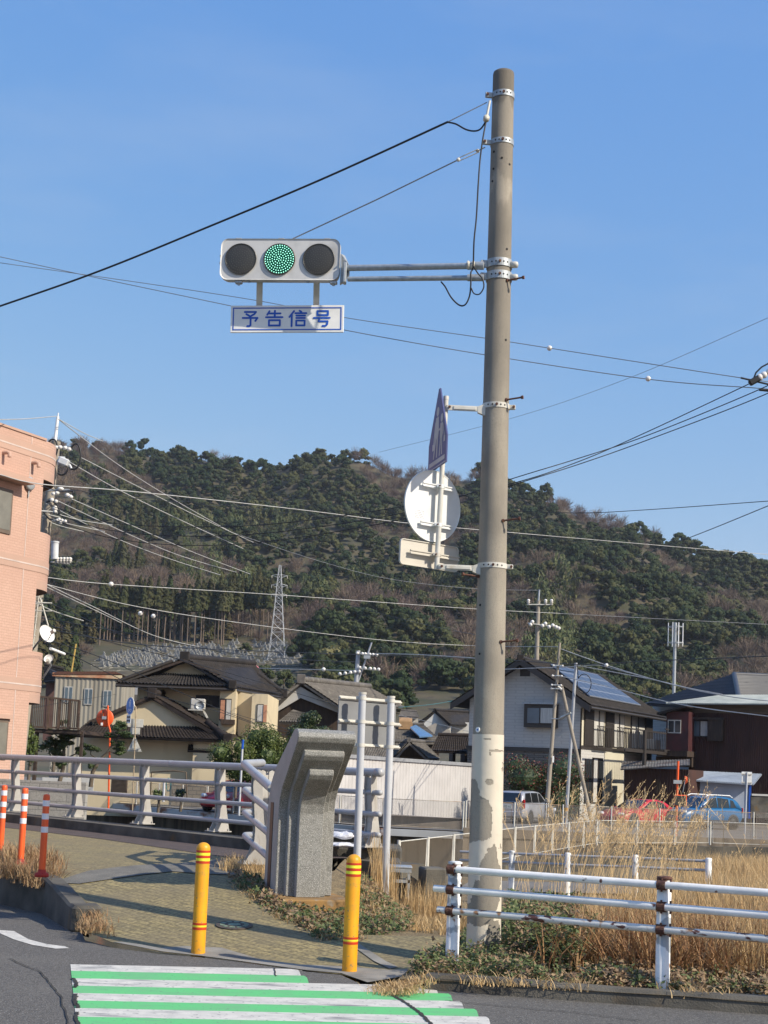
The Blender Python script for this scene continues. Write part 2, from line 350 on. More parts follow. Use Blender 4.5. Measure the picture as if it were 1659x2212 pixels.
drape('path', [(1.5, 27.2), (9, 29), (22, 31), (22, 33.5), (9, 31.4), (2.0, 30)], flat(-0.43), 0.0, M_gravel, cell=0)
drape('far_bank', [(-70, 150), (-30, 98), (-16.7, 81), (0.2, 58), (3.3, 57.2), (60, 57.2), (120, 250), (-120, 250)], flat(GZ), 0, M_gravel, cell=0)
drape('left_bank', [(-80, 38), (-8.2, 33), (-8.5, 48), (-20, 76), (-80, 140)], flat(GZ), 0, M_gravel, cell=0)

# crosswalk: white and green bands painted on the road
def band(name, quadpx, m, z): 
    return drape(name, [XY(PZ(u, v)) for u, v in quadpx], flat(z), 0, m, cell=0)
VL = [2084, 2098, 2114, 2130, 2146, 2162, 2178.5, 2197, 2216, 2236, 2258]
RE = {0: 640, 1: 657, 2: 936, 3: 968, 4: 992, 5: 1024, 6: 1050, 7: 1075, 8: 1100, 9: 1130}
for i in range(10):
    ul0 = 152+(VL[i]-2084)*0.10; ul1 = 152+(VL[i+1]-2084)*0.10; re0 = RE[i]; re1 = re0+10
    sl = 0.021
    pts = [(ul0, VL[i]), (re0, VL[i]+sl*(re0-153)), (re0+6, VL[i]+sl*(re0-153)+4), (re1, VL[i+1]+sl*(re1-153)), (ul1, VL[i+1])]
    band('crosswalk_stripe', pts, M_white_mark if i % 2 == 0 else M_green_mark, 0.004)
b = [(-30, 2008), (0, 2010), (30, 2012), (62, 2030), (100, 2040), (140, 2045), (150, 2049), (120, 2050), (70, 2042), (30, 2030), (0, 2017), (-30, 2013)]
band('road_line', b, M_white_mark, 0.004)

# kerbs
def kerb(name, line, z0f, z1f, wdt, m, side=1, gap=None):
    b = MB(); n = len(line); pr = []
    for i in range(n):
        p = Vector(line[i]).to_3d() if len(line[i]) == 2 else Vector(line[i])
        q0 = Vector(line[max(0, i-1)]); q1 = Vector(line[min(n-1, i+1)]); d = Vector((q1[0]-q0[0], q1[1]-q0[1])).normalized()
        nrm = Vector((-d.y, d.x, 0))*side
        z0 = z0f(p.x, p.y); z1 = z1f(p.x, p.y); c = 0.025
        pr.append([p+Vector((0, 0, z0)), p+nrm*0.015+Vector((0, 0, z1-c)), p+nrm*(0.015+c)+Vector((0, 0, z1)), p+nrm*wdt+Vector((0, 0, z1)), p+nrm*wdt+Vector((0, 0, z0-0.05))])
    vs = [q for r in pr for q in r]; fs = []
    for i in range(n-1):
        for j in range(4): fs.append((i*5+j, i*5+j+1, (i+1)*5+j+1, (i+1)*5+j))
    fs += [tuple(range(5)), tuple((n-1)*5+j for j in range(5))]
    b.add(vs, fs)
    return b
def subdiv(line, step):
    out = []
    for p, q in zip(line, line[1:]):
        p = Vector(p); q = Vector(q); k = max(1, int((q-p).length/step))
        out += [tuple(p+(q-p)*i/k) for i in range(k)]
    return out+[tuple(line[-1])]
kl = subdiv(KR[2:6], 0.6)
b = kerb('kerb', kl, flat(-0.02), lambda x, y: 0.115+0.006*math.sin(x*7), 0.17, M_conc_dark, 1)
tag(b.build('kerb', M_conc_dark), kind='structure')
kl = subdiv(KL[1:], 0.25)
b = kerb('kerb', kl, flat(-0.02), lambda x, y: hw(x, y)+0.05+0.012*noise.noise(Vector((x*3, y*3, 0))), 0.2, M_conc_dark, -1)
e0 = Vector((KL[1][0], KL[1][1], 0)); e1 = Vector((KL[0][0]+0.03, KL[0][1]+0.1, 0))
b.box((KL[0][0]+0.0, KL[0][1]+0.12, 0.12), (0.3, 0.34, 0.27), rz=0.35, bev=0.03)
tag(b.build('kerb', M_conc_dark), kind='structure')
rk = [tuple(onrail(d, 0.30)) for d in np.arange(0.2, 27, 0.6)]
b = kerb('kerb', rk, lambda x, y: hw(x, y)-0.3, lambda x, y: 0.62, 0.55, M_conc_dark, 1 if RD.cross(RN) > 0 else -1)
cxk = rk[0]
tag(b.build('kerb', M_conc_dark), kind='structure')
# bridge deck edge below the kerb and the abutment block at its end
b = MB(); p0 = onrail(-1.0, -0.28); p1 = onrail(27, -0.28)
b.prism([(p0.x, p0.y, -0.5), (p1.x, p1.y, -0.5), (p1.x, p1.y, 0.44), (p0.x, p0.y, 0.44)], (RN.x*0.5, RN.y*0.5, 0))
tag(b.build('bridge_deck', M_conc_dark), kind='structure')

# cracks in the road surface and paint, tar lines
M_crack = mat('road crack', (0.035, 0.033, 0.03), .95)
def crack(pts, w, seed, jit=1.0):
    rr_ = random.Random(seed); P = []
    for (u0, v0), (u1, v1) in zip(pts, pts[1:]):
        n = 12
        for k in range(n): t = k/n; P.append((u0+(u1-u0)*t+rr_.uniform(-1, 1)*2.2*jit, v0+(v1-v0)*t+rr_.uniform(-1, 1)*.9*jit))
    Q = [PZ(u, v, 0.0085) for u, v in P]; b = MB()
    for i in range(len(Q)-1):
        d = (Q[i+1]-Q[i]).normalized(); nn = Vector((-d.y, d.x, 0)); w0 = w*(.4+.6*noise.noise(Vector((i*.7, seed, 0)))+.5); w1 = w*(.4+.6*noise.noise(Vector(((i+1)*.7, seed, 0)))+.5)
        b.quad(Q[i]-nn*w0, Q[i]+nn*w0, Q[i+1]+nn*w1, Q[i+1]-nn*w1)
    tag(b.build('road_crack', M_crack), kind='structure')
crack([(826, 2134), (850, 2150), (880, 2168), (905, 2185), (935, 2216)], .016, 1)
crack([(157, 2112), (166, 2124), (160, 2133)], .016, 2); crack([(164, 2146), (160, 2160), (170, 2178)], .018, 3); crack([(168, 2186), (163, 2200), (172, 2216)], .014, 4)
crack([(592, 2090), (596, 2110)], .006, 5, .5); crack([(960, 2160), (1080, 2172), (1240, 2186), (1400, 2206)], .006, 6); crack([(20, 2070), (90, 2100), (130, 2150), (150, 2216)], .006, 7)
# ================================================================ MATERIALS (near things)
M_pole = mat('pole concrete', (0.36, 0.325, 0.265), 0.85, (0.25, 0.228, 0.19), 1.3, 8, stretch=(3.5, 3.5, 0.45), bump=0.4, bscale=90,
             stain=(0.17, 0.155, 0.13), stain_scale=1.1, stain_str=(1.2, 1.2, 0.8), stain_lo=0.48, stain_hi=0.68, speck=(0.2, 0.18, 0.155), speck_scale=160)
M_cream = mat('cream paint', (0.66, 0.60, 0.49), 0.5, (0.58, 0.525, 0.43), 3, stain=(0.42, 0.38, 0.30), stain_scale=5, stain_lo=0.62, stain_hi=0.8, bump=0.2, bscale=20)
M_galv = mat('galvanised steel', (0.42, 0.45, 0.47), 0.5, (0.33, 0.36, 0.38), 25, metal=0.35, stain=(0.26, 0.27, 0.27), stain_scale=9, stain_lo=0.55, stain_hi=0.75)
M_galv_pale = mat('pale painted steel', (0.60, 0.59, 0.54), 0.5, (0.5, 0.49, 0.44), 8, stain=(0.38, 0.33, 0.24), stain_scale=10, stain_lo=0.62, stain_hi=0.8)
M_rust = mat('rust', (0.12, 0.05, 0.032), 0.9, (0.07, 0.03, 0.024), 30, bump=0.6, stain=(0.24, 0.13, 0.07), stain_scale=40, stain_lo=0.55, stain_hi=0.7)
M_black = mat('black cable', (0.012, 0.012, 0.014), 0.5)
M_wire_grey = mat('grey wire', (0.25, 0.26, 0.27), 0.5, metal=0.3)
M_wire_white = mat('pale spiral wire', (0.50, 0.50, 0.48), 0.5)
M_hole = mat('dark hole', (0.02, 0.02, 0.02), 0.9)
M_signal = mat('signal housing paint', (0.60, 0.60, 0.59), 0.45, (0.56, 0.56, 0.55), 6, stain=(0.40, 0.40, 0.39), stain_scale=3)
M_lens_dark = mat('dark lens', (0.05, 0.048, 0.042), 0.35, (0.045, 0.042, 0.038), 30)
M_led_off = mat('unlit led', (0.10, 0.10, 0.085), 0.4)
M_lens_green = mat('green lens', (0.003, 0.065, 0.045), 0.5, emit=(0.0, 0.12, 0.07), es=0.1, spec=.1)
M_led_on = mat('lit led', (0.4, 0.9, 0.75), 0.4, emit=(0.35, 1.0, 0.72), es=1.6)
M_sign_white = mat('white sign sheeting', (0.86, 0.86, 0.84), 0.45, (0.74, 0.75, 0.74), 5)
M_sign_blue = mat('blue sign sheeting', (0.008, 0.09, 0.50), 0.4, (0.008, 0.085, 0.46), 6)
M_sign_navy = mat('faded blue sign sheeting', (0.06, 0.075, 0.21), 0.5, (0.05, 0.06, 0.18), 6)
M_sign_grey = mat('faded white sign sheeting', (0.50, 0.46, 0.44), 0.5)
M_alu = mat('white backed aluminium', (0.74, 0.75, 0.74), 0.4, (0.66, 0.67, 0.66), 4, metal=0.1, stain=(0.55, 0.56, 0.58), stain_scale=5, stain_lo=0.6, stain_hi=0.8)
M_alu_beige = mat('beige backed aluminium', (0.56, 0.53, 0.46), 0.55, (0.50, 0.47, 0.41), 5)

# weather bands of the pole: soot near the top, a washed pale zone, a pale lime run further down
_nt = M_pole.node_tree; _b = _nt.nodes['Principled BSDF']; _src = _b.inputs['Base Color'].links[0].from_socket
_tc = _n(_nt, 'ShaderNodeTexCoord'); _sp = _n(_nt, 'ShaderNodeSeparateXYZ'); _nt.links.new(_tc.outputs['Object'], _sp.inputs[0]); _nz = _n(_nt, 'ShaderNodeTexNoise'); _nz.inputs['Scale'].default_value = 9; _mp = _n(_nt, 'ShaderNodeMapping'); _mp.inputs['Scale'].default_value = (1.5, 1.5, .35); _nt.links.new(_tc.outputs['Object'], _mp.inputs[0]); _nt.links.new(_mp.outputs[0], _nz.inputs['Vector'])
_ma = _n(_nt, 'ShaderNodeMath'); _ma.operation = 'MULTIPLY_ADD'; _ma.inputs[1].default_value = .45; _nt.links.new(_nz.outputs[0], _ma.inputs[0]); _nt.links.new(_sp.outputs[2], _ma.inputs[2]); _dv = _n(_nt, 'ShaderNodeMath'); _dv.operation = 'DIVIDE'; _dv.inputs[1].default_value = 8.6; _nt.links.new(_ma.outputs[0], _dv.inputs[0])
_cr = _n(_nt, 'ShaderNodeValToRGB'); _nt.links.new(_dv.outputs[0], _cr.inputs[0]); _e = _cr.color_ramp.elements; _e[0].position = 0.0; _e[0].color = (.85, .85, .85, 1); _e[1].position = 1.0; _e[1].color = (.5, .48, .46, 1)
for _p, _c in ((.25, 1.0), (.45, 1.08), (.60, 1.0), (.70, .86), (.800, .80), (.845, .84), (.852, 1.12), (.868, .98), (.872, .76), (.905, .76), (.915, .98), (.952, 1.0), (.958, .62)):
    _q = _e.new(_p); _q.color = (_c, _c*.99, _c*.98, 1)
_mm = _n(_nt, 'ShaderNodeMix', data_type='RGBA'); _mm.blend_type = 'MULTIPLY'; _mm.inputs[0].default_value = 1; _nt.links.new(_src, _mm.inputs[6]); _nt.links.new(_cr.outputs[0], _mm.inputs[7]); _nt.links.new(_mm.outputs[2], _b.inputs['Base Color'])
# ================================================================ CONCRETE POLE
PB = PY(1044, 2060, 13.2); PT = PY(1088, 156, 13.2); PB.z = 0.02
def pole_at(z):
    t = (z-PB.z)/(PT.z-PB.z); return PB+(PT-PB)*t, 0.153+(0.100-0.153)*t
def vpole(v):                               # height on the pole seen at picture row v
    lo, hi = PB.z, PT.z
    for _ in range(40):
        z = (lo+hi)/2; p = pole_at(z)[0]-Vector((0, 0, EYE)); vv = PPV-FPX*p.dot(U_)/p.dot(F_)
        if vv > v: lo = z
        else: hi = z
    return z
pole = thing('concrete_pole', 'tall grey concrete pole with peeling cream paint low down, holding the traffic signal', 'pole', PB)
b = MB(); prof = []
ax = (PT-PB).normalized(); Lp = (PT-PB).length
for i in range(41):
    t = i/40; prof.append((0.153+(0.100-0.153)*t, Lp*t-0.15*(1-t) if i == 0 else Lp*t))
prof = prof[:-1]+[(0.1005, Lp-0.03), (0.096, Lp-0.008), (0.085, Lp), (0.0, Lp)]
b.lathe(PB, prof, ax, 40); b.build('shaft', M_pole, pole)
# painted skin with flaked-off patches: real missing pieces of a thin coat
nu, nv = 120, 330; ZC = vpole(1587); b = MB(); keep = []
a_ = ax.orthogonal().normalized(); b_ = ax.cross(a_)
cam_dir = math.atan2(-Vector((0, -1, 0)).dot(b_)*-1, Vector((0, -1, 0)).dot(a_))
def skin(i, j):
    h = (ZC-PB.z)*j/nv; r = 0.153+(0.100-0.153)*h/Lp+0.0022
    ang = 2*PI*i/nu
    return PB+ax*h+(a_*math.cos(ang)+b_*math.sin(ang))*r
def flaked(p, h):
    # s: left (-1) .. right (+1) around the pole seen from the road, h above ground
    c, r = pole_at(p.z); dx = (p.x-c.x)/r; front = p.y < c.y+0.02
    n1 = noise.noise(Vector((p.x*9, p.y*9, p.z*7)))+0.5*noise.noise(Vector((p.x*27, p.y*27, p.z*22)))+0.25*noise.noise(Vector((p.x*70, p.y*70, p.z*60)))
    if not front: return n1 > 0.62
    def blob(cx, cz, rx, rz): return 1-math.hypot((dx-cx)/rx, (h-cz)/rz)
    s = max(blob(-0.55, 1.28, 0.95, 0.24), blob(-1.0, 1.48, 0.55, 0.17), blob(0.05, 1.62, 0.3, 0.035), blob(0.25, 0.80, 0.72, 0.26), blob(-0.05, 0.6, 0.95, 0.18),
            blob(-0.3, 0.46, 1.0, 0.13), blob(0.5, 0.28, 0.5, 0.16), blob(0.25, 0.12, 0.3, 0.2), blob(0.5, 1.9, 0.5, 0.012), blob(-0.1, 2.0, 0.25, 0.008), blob(0.1, 1.02, 0.14, 0.02))
    return s+0.22*n1 > 0.08 or n1 > 0.80
vs = [skin(i, j) for j in range(nv+1) for i in range(nu)]
fs = []
for j in range(nv):
    for i in range(nu):
        q = (j*nu+i, j*nu+(i+1) % nu, (j+1)*nu+(i+1) % nu, (j+1)*nu+i); cc = sum((vs[k] for k in q), Vector())/4
        if not flaked(cc, cc.z-PB.z): fs.append(q)
b.add(vs, fs, 0, True); b.build('paint_coat', M_cream, pole)
# bolt holes and step bolts
def on_pole(v, u_frac, out=0.0):            # point on the near face of the pole; u_frac -1..1 across
    z = vpole(v); c, r = pole_at(z); an = math.asin(max(-1, min(1, u_frac))); d = Vector((math.sin(an), -math.cos(an), 0))
    return c+d*(r+out), d
for v, s in [(351, -.05), (335, -.75), (362, .65), (545, .55), (398, -.8), (740, .6), (1310, -.8), (1415, -.75), (372, -.75)]:
    p, d = on_pole(v, s); b = MB(); b.cyl(p-d*0.004, p+d*0.003, 0.011, n=10); b.build('bolt_hole', M_hole, pole)
for v, s in [(612, .62), (868, .70), (1128, .62), (1388, .62), (1248, -.93), (880, .93)][:5]:
    p, d = on_pole(v, s); dd = Vector((0.93, -0.36, 0.10)) if s > 0 else Vector((-0.9, -0.3, 0.05)); dd.normalize()
    b = MB(); b.cyl(p-d*0.01, p+d*0.012, 0.016, n=10); b.cyl(p+d*0.006, p+d*0.006+dd*0.15, 0.0085, n=8); b.cyl(p+dd*0.145, p+dd*0.165, 0.016, 0.018, n=8)
    b.build('step_bolt', M_rust, pole)
def ring(v, h, m, parent, name='clamp_band', lug=0.05, lugside=1, slots=True, extra=0.006):
    z = vpole(v); c, r = pole_at(z); b = MB()
    b.lathe(c-ax*h/2, [(r+0.001, 0), (r+extra, 0.0), (r+extra, h), (r+0.001, h)], ax, 40, smooth=False)
    for k in range(5):
        s = -0.62+k*0.3; an = math.asin(s); d = Vector((math.sin(an), -math.cos(an), 0)); q = c+d*(r+extra)
        if k == 2: b.cyl(q, q+d*0.016, 0.013, n=6, mi=1)
        else: b.cyl(q, q+d*0.0015, 0.008, n=10, mi=2)
    d = Vector((lugside, -0.15, 0)).normalized(); q = c+d*(r+0.0)
    b.box(q+d*lug/2, (lug, 0.03, h*0.9), 0, rz=math.atan2(d.y, d.x), bev=0.004)
    b.cyl(q+d*lug*0.7-Vector((0, 0.035, 0)), q+d*lug*0.7+Vector((0, 0.02, 0)), 0.012, n=8, mi=1)
    return b.build(name, [m, M_rust, M_hole], parent)
ring(209, 0.055, M_galv, pole, lug=0.07, lugside=-1)
ring(311, 0.05, M_galv, pole, lug=0.09, lugside=-1)
# small round marker disc nailed on
p, d = on_pole(1578, -.72); b = MB(); b.cyl(p, p+d*0.006, 0.024, n=20); b.cyl(p+d*0.006, p+d*0.009, 0.008, n=10, mi=1)
b.build('marker_disc', [M_sign_white, M_sign_blue], pole)

# ================================================================ TRAFFIC SIGNAL on its arm
SL = PY(478, 563, 13.78); SR = PY(735, 563, 13.66); SC = (SL+SR)/2
sig = thing('traffic_signal', 'horizontal three-lamp traffic signal with its green lamp lit, on twin steel arms', 'traffic signal', SC)
sx = (SR-SL); sx.z = 0; SW = sx.length+0.0; sx.normalize(); sy = Vector((-sx.y, sx.x, 0)); sz = Vector((0, 0, 1))   # sy away from camera
SM = Matrix((sx, sy, sz)).transposed()
SH = 92/3150*14.1
def S(x, y, z): return SC+sx*x+sy*y+sz*z
def rrect(w_, h_, r, n=6):
    pts = []
    for cx, cz, a0 in ((w_/2-r, h_/2-r, 0), (-w_/2+r, h_/2-r, PI/2), (-w_/2+r, -h_/2+r, PI), (w_/2-r, -h_/2+r, 1.5*PI)):
        pts += [(cx+r*math.cos(a0+PI/2*k/n), cz+r*math.sin(a0+PI/2*k/n)) for k in range(n+1)]
    return pts
b = MB(); N = 28
layers = [(-0.030, 0.010), (-0.040, 0.0), (0.02, 0.0), (0.03, 0.006), (0.075, 0.010)]
vs = []; 
for y, ins in layers: vs += [S(x, y, z) for x, z in rrect(SW-2*ins, SH-2*ins, 0.075-ins*0.5)]
n = len(rrect(1, 1, .1)); fs = []
for L in range(len(layers)-1): fs += [(L*n+i, L*n+(i+1) % n, (L+1)*n+(i+1) % n, (L+1)*n+i) for i in range(n)]
fs += [tuple(range((len(layers)-1)*n+n-1, (len(layers)-1)*n-1, -1)), tuple(range(n-1, -1, -1))]
b.add(vs, [f[::-1] for f in fs])
b.build('housing', M_signal, sig)
b = MB()
for x, z in ((-0.42, SH/2), (0.0, SH/2), (0.45, SH/2)): b.box(S(x, -0.01, z+0.006), (0.06, 0.03, 0.014), M=SM, bev=0.003)
for x in (-0.40, 0.53): b.box(S(x, 0.0, -SH/2-0.015), (0.07, 0.05, 0.03), M=SM, bev=0.006); b.cyl(S(x, 0, -SH/2-0.03), S(x, 0, -SH/2-0.042), 0.014, n=8)
for x in (-0.30, 0.28): b.box(S(x, 0, -SH/2-0.006), (0.03, 0.03, 0.012), M=SM)
for z in (-0.03, 0.04): b.box(S(-SW/2-0.006, 0, z), (0.014, 0.03, 0.02), M=SM)
b.build('hinge', M_galv, sig)
LR = 33.5/3150*14.1
for k, u in enumerate((520.5, 605.5, 691.5)):
    cx = (u-606.5)/3150*14.08; on = (k == 1); b = MB()
    # rim, convex lens, led dots
    b.lathe(S(cx, -0.041, 0), [(LR+0.006, 0), (LR+0.006, 0.006), (LR-0.002, 0.008), (LR-0.004, 0.003)], -sy, 40, mi=2)
    b.lathe(S(cx, -0.041, 0), [(LR-0.003, 0.002), (LR*0.7, 0.010), (LR*0.35, 0.014), (0, 0.015)], -sy, 40, mi=0)
    q = 0
    for rr in range(0, 7):
        cnt = 1 if rr == 0 else int(rr*6.1)
        for j in range(cnt):
            a = 2*PI*j/cnt+rr*0.35; r = LR*0.92*rr/6.0; x, z = r*math.cos(a), r*math.sin(a); hgt = 0.015-0.012*(r/LR)**2
            b.lathe(S(cx+x, -0.041-hgt, z), [(0.0050 if on else 0.0032, 0), (0.0036 if on else 0.003, 0.003), (0, 0.004)], -sy, 6, mi=1)
    b.build('lens', [M_lens_green if on else M_lens_dark, M_led_on if on else M_led_off, M_lens_dark], sig)
# arm pipes and couplings
A1 = PY(1045, 574, 13.14); A2 = PY(1045, 600, 13.14)
for (pa, vz_, r) in ((A1, 579, 0.030), (A2, 603, 0.024)):
    e = PY(752, vz_, 13.62); b = MB(); b.cyl(pa, e, r, n=18); s0 = PY(1010, 574 if r > .026 else 600, 13.17); b.cyl(s0, pa, r+0.008, n=18); b.build('arm_pipe', M_galv, sig)
b = MB()
e1 = PY(752, 579, 13.62); e2 = PY(752, 603, 13.62)
b.box((e1+e2)/2+Vector((-0.03, 0, 0)), (0.03, 0.09, 0.20), bev=0.006)
b.prism([PY(737, 548, 13.66), PY(745, 552, 13.66), PY(755, 574, 13.62), PY(755, 590, 13.62), PY(742, 608, 13.66), PY(734, 612, 13.66)], (0, 0.06, 0))
for v in (562, 570, 585, 597): p = PY(744, v, 13.60); b.cyl(p, p+Vector((0, -0.02, 0)), 0.010, n=6)
b.build('arm_bracket', M_galv, sig)
for v in (573, 600):
    ring(v, 0.075, M_galv, sig, name='clamp_band', lug=0.065, lugside=-1, extra=0.009)
    z = vpole(v); c, r = pole_at(z); q = c+Vector((r+0.02, -0.05, -0.01)); b = MB()
    b.lathe(q-Vector((0.03, 0, 0)), [(0.0, 0), (0.03, 0.0), (0.032, 0.05), (0.026, 0.068), (0.0, 0.074)], (0.97, -0.2, 0), 14); b.build('clamp_cap', M_galv_pale, sig)
b = MB()
for u in (1011, 1022): p = PY(u, 572, 13.12); b.lathe(p, [(0.033, -0.012), (0.038, -0.004), (0.038, 0.004), (0.033, 0.012)], (1, 0, 0), 20)
b.build('cable_clip', mat('ivory plastic', (0.68, 0.65, 0.55), 0.5), sig)

# name plate hung below the signal
BL = PY(498, 689, 13.95); BR = PY(742.5, 688, 13.87); BC = (BL+BR)/2; BW = (BR-BL).length; BH = 60.5/3150*14.2
bx = (BR-BL).normalized(); by = Vector((-bx.y, bx.x, 0)); bz = bx.cross(by); bz = Vector((0, 0, 1)) if bz.z < 0 else bz
def Bp(x, y, z): return BC+bx*x+by*y+bz*z
plate = thing('signal_name_plate', 'white plate with blue border and four blue characters under the traffic signal', 'sign', BC)
b = MB(); b.box(BC+by*0.012, (BW, 0.02, BH), M=Matrix((bx, by, bz)).transposed(), bev=0.003); b.build('panel', M_sign_white, plate)
b = MB(); t = 0.011; iw, ih = BW/2-0.022, BH/2-0.022
for x0, x1, z0, z1 in ((-iw, iw, ih-t, ih), (-iw, iw, -ih, -ih+t), (-iw, -iw+t, -ih+t, ih-t), (iw-t, iw, -ih+t, ih-t)):
    b.quad(Bp(x0, -0.0005, z0), Bp(x1, -0.0005, z0), Bp(x1, -0.0005, z1), Bp(x0, -0.0005, z1))
b.build('border', M_sign_blue, plate)
STR = [[(212, 470), (266, 470), (258, 481), (240, 492)], [(220, 481), (240, 493)], [(203, 500), (274, 500), (264, 515)], [(241, 500), (241, 536), (236, 541), (226, 541)],
       [(331, 467), (321, 484)], [(329, 478), (384, 478)], [(357, 465), (357, 497)], [(315, 497), (394, 497)], [(330, 512), (382, 512), (382, 538), (330, 538), (330, 512)],
       [(449, 467), (428, 496)], [(439, 486), (439, 542)], [(476, 465), (484, 470)], [(456, 477), (508, 477)], [(461, 489), (502, 489)], [(461, 501), (502, 501)], [(461, 514), (501, 514), (501, 538), (461, 538), (461, 514)],
       [(562, 467), (612, 467), (612, 487), (562, 487), (562, 467)], [(545, 501), (621, 501)], [(572, 501), (568, 518), (611, 518), (609, 534), (602, 541), (588, 541)]]
b = MB(); kx = BW/544.0; kz = BH/135.0; w0 = 4.6*kx
for st in STR:
    pts = [((x-416)*kx, -(y-(504.5))*kz) for x, y in st]
    for (x0, z0), (x1, z1) in zip(pts, pts[1:]):
        L = math.hypot(x1-x0, z1-z0) or 1; nx, nz_ = -(z1-z0)/L*w0, (x1-x0)/L*w0
        a0 = math.atan2(z1-z0, x1-x0)
        pl = [(x1+w0*math.cos(a0-PI/2+PI*k/8), z1+w0*math.sin(a0-PI/2+PI*k/8)) for k in range(9)]+[(x0+w0*math.cos(a0+PI/2+PI*k/8), z0+w0*math.sin(a0+PI/2+PI*k/8)) for k in range(9)]
        e = -0.0006-0.00012*(len(b.f) % 19)
        b.poly([Bp(x, e, z) for x, z in pl])
b.build('lettering', M_sign_blue, plate)
for u in (561, 684):
    t_ = PY(u, 606, 13.80); t2 = PY(u-1, 668, 13.97); b = MB(); b.prism([t_+Vector((-0.03, 0, 0)), t_+Vector((0.03, 0, 0)), t2+Vector((0.03, 0, 0)), t2+Vector((-0.03, 0, 0))], (0, 0.008, 0)); b.build('hanger', M_galv_pale, plate)

# ================================================================ SIGN MAST with three signs
MT = PY(963.5, 864, 13.16); MBt = PY(943, 1230, 13.16)
mast = thing('sign_mast', 'short pale steel tube clamped beside the concrete pole, carrying three signs', 'sign post', MBt)
b = MB(); b.cyl(MBt, MT, 0.0235, n=18); b.cyl(MT, MT+(MT-MBt).normalized()*0.035, 0.0255, n=18); b.build('tube', M_galv_pale, mast)
for v, ub, zoff in ((880, 972, 0), (1224, 955, 0)):
    z = vpole(v); c, r = pole_at(z); q = PY(ub-8, v-1, 13.13); e = c+Vector((-r, -0.06, 0)); e.z = q.z-0.01
    b = MB(); d = (e-q); b.box((q+e)/2, (d.length, 0.012, 0.05), rz=math.atan2(d.y, d.x), bev=0.003); b.box((q+e)/2+Vector((0, -0.008, 0.0)), (d.length*0.62, 0.012, 0.032), rz=math.atan2(d.y, d.x), bev=0.004)
    b.prism([e+Vector((-0.05, -0.01, -0.028)), e+Vector((0.02, -0.01, -0.055)), e+Vector((0.02, -0.01, 0.055)), e+Vector((-0.05, -0.01, 0.028))], (0, 0.05, 0))
    b.cyl(q+Vector((0.03, -0.01, 0)), q+Vector((0.03, -0.022, 0)), 0.012, n=6, mi=1)
    b.build('bracket_arm', [M_galv_pale, M_rust], mast)
    ring(v, 0.048, M_galv_pale, mast, lug=0.06, lugside=1)
def mast_at(v):
    t = (v-864)/(1230-864); return MT+(MBt-MT)*t
def clamp_rail(parent, v, half, nx, ny, m=M_galv_pale):
    c = mast_at(v); al = Vector((nx, ny, 0)); nb = Vector((al.y, -al.x, 0)); b = MB()
    ctr = c-nb*0.032
    for dz in (-0.014, 0.014): b.box(ctr+Vector((0, 0, dz)), (half*2, 0.014, 0.010), rz=math.atan2(al.y, al.x))
    b.box(ctr-nb*0.006, (half*2, 0.008, 0.038), rz=math.atan2(al.y, al.x))
    b.build('stiffener', m, parent)
    b = MB(); b.lathe(c-Vector((0, 0, 0.018)), [(0.026, 0), (0.026, 0.036)], (0, 0, 1), 20); b.box(c+al*-0.038+nb*0.004, (0.03, 0.03, 0.03), bev=0.004); b.cyl(c+al*-0.038, c+al*-0.038+nb*0.035, 0.007, n=6, mi=1); b.box(c+al*0.036, (0.02, 0.02, 0.025), bev=0.003)
    b.build('clip', [m, M_rust], parent)
phi = math.radians(38); al = Vector((math.cos(phi), math.sin(phi), 0)); nb = Vector((al.y, -al.x, 0))    # nb: towards the road, out of the sign's back
dc = mast_at(1092); dcc = PY(942, 1092, 13.16)-nb*0.045
disc = thing('round_sign', 'round road sign seen from its white back, on the mast beside the pole', 'sign', dcc)
b = MB(); RDISC = 78/3150*13.4
b.lathe(dcc, [(0, 0), (RDISC-0.012, 0.0), (RDISC-0.006, 0.004), (RDISC, 0.004), (RDISC, -0.012), (0, -0.012)], nb, 64, smooth=False); b.build('disc', M_alu, disc)
for v in (1052, 1135): clamp_rail(disc, v, 0.19, al.x, al.y, M_alu)
b = MB(); c0 = dcc+nb*0.001+al*-0.155+Vector((0, 0, -0.095))
hx, hz = 0.068, 0.045
b.quad(c0-al*hx-sz*hz, c0+al*hx-sz*hz, c0+al*hx+sz*hz, c0-al*hx+sz*hz, 0)
for k in range(5):
    zz = hz-0.014-k*0.016; w_ = hx*(0.85 if k < 4 else 0.8)
    for j in range(9):
        x0 = -w_+j*w_*2/9; c1 = c0+nb*0.0006+sz*zz
        if (j*7+k*3) % 5: b.quad(c1+al*x0-sz*0.003, c1+al*(x0+w_*0.17)-sz*0.003, c1+al*(x0+w_*0.17)+sz*0.003, c1+al*x0+sz*0.003, 1)
b.build('label_sheet', [mat('label paper', (0.86, 0.87, 0.88), 0.5), mat('label print', (0.35, 0.37, 0.42), 0.6)], disc)
pc = PY(934, 1199, 13.16)-nb*0.045
pl = thing('plate_sign', 'rectangular supplementary sign seen from its beige back, below the round sign', 'sign', pc)
b = MB(); hw_ = 0.345; hh = 0.118; pts = rrect(hw_*2, hh*2, 0.035)
b.prism([pc+al*x+sz*z for x, z in pts], tuple(-nb*0.012)); b.build('panel', M_alu_beige, pl)
b = MB(); pts2 = rrect(hw_*2, hh*2, 0.035); pts3 = rrect(hw_*2-0.016, hh*2-0.016, 0.03); n = len(pts2)
vs = [pc+al*x+sz*z+nb*0.010 for x, z in pts2]+[pc+al*x+sz*z+nb*0.010 for x, z in pts3]+[pc+al*x+sz*z-nb*0.002 for x, z in pts2]+[pc+al*x+sz*z-nb*0.002 for x, z in pts3]
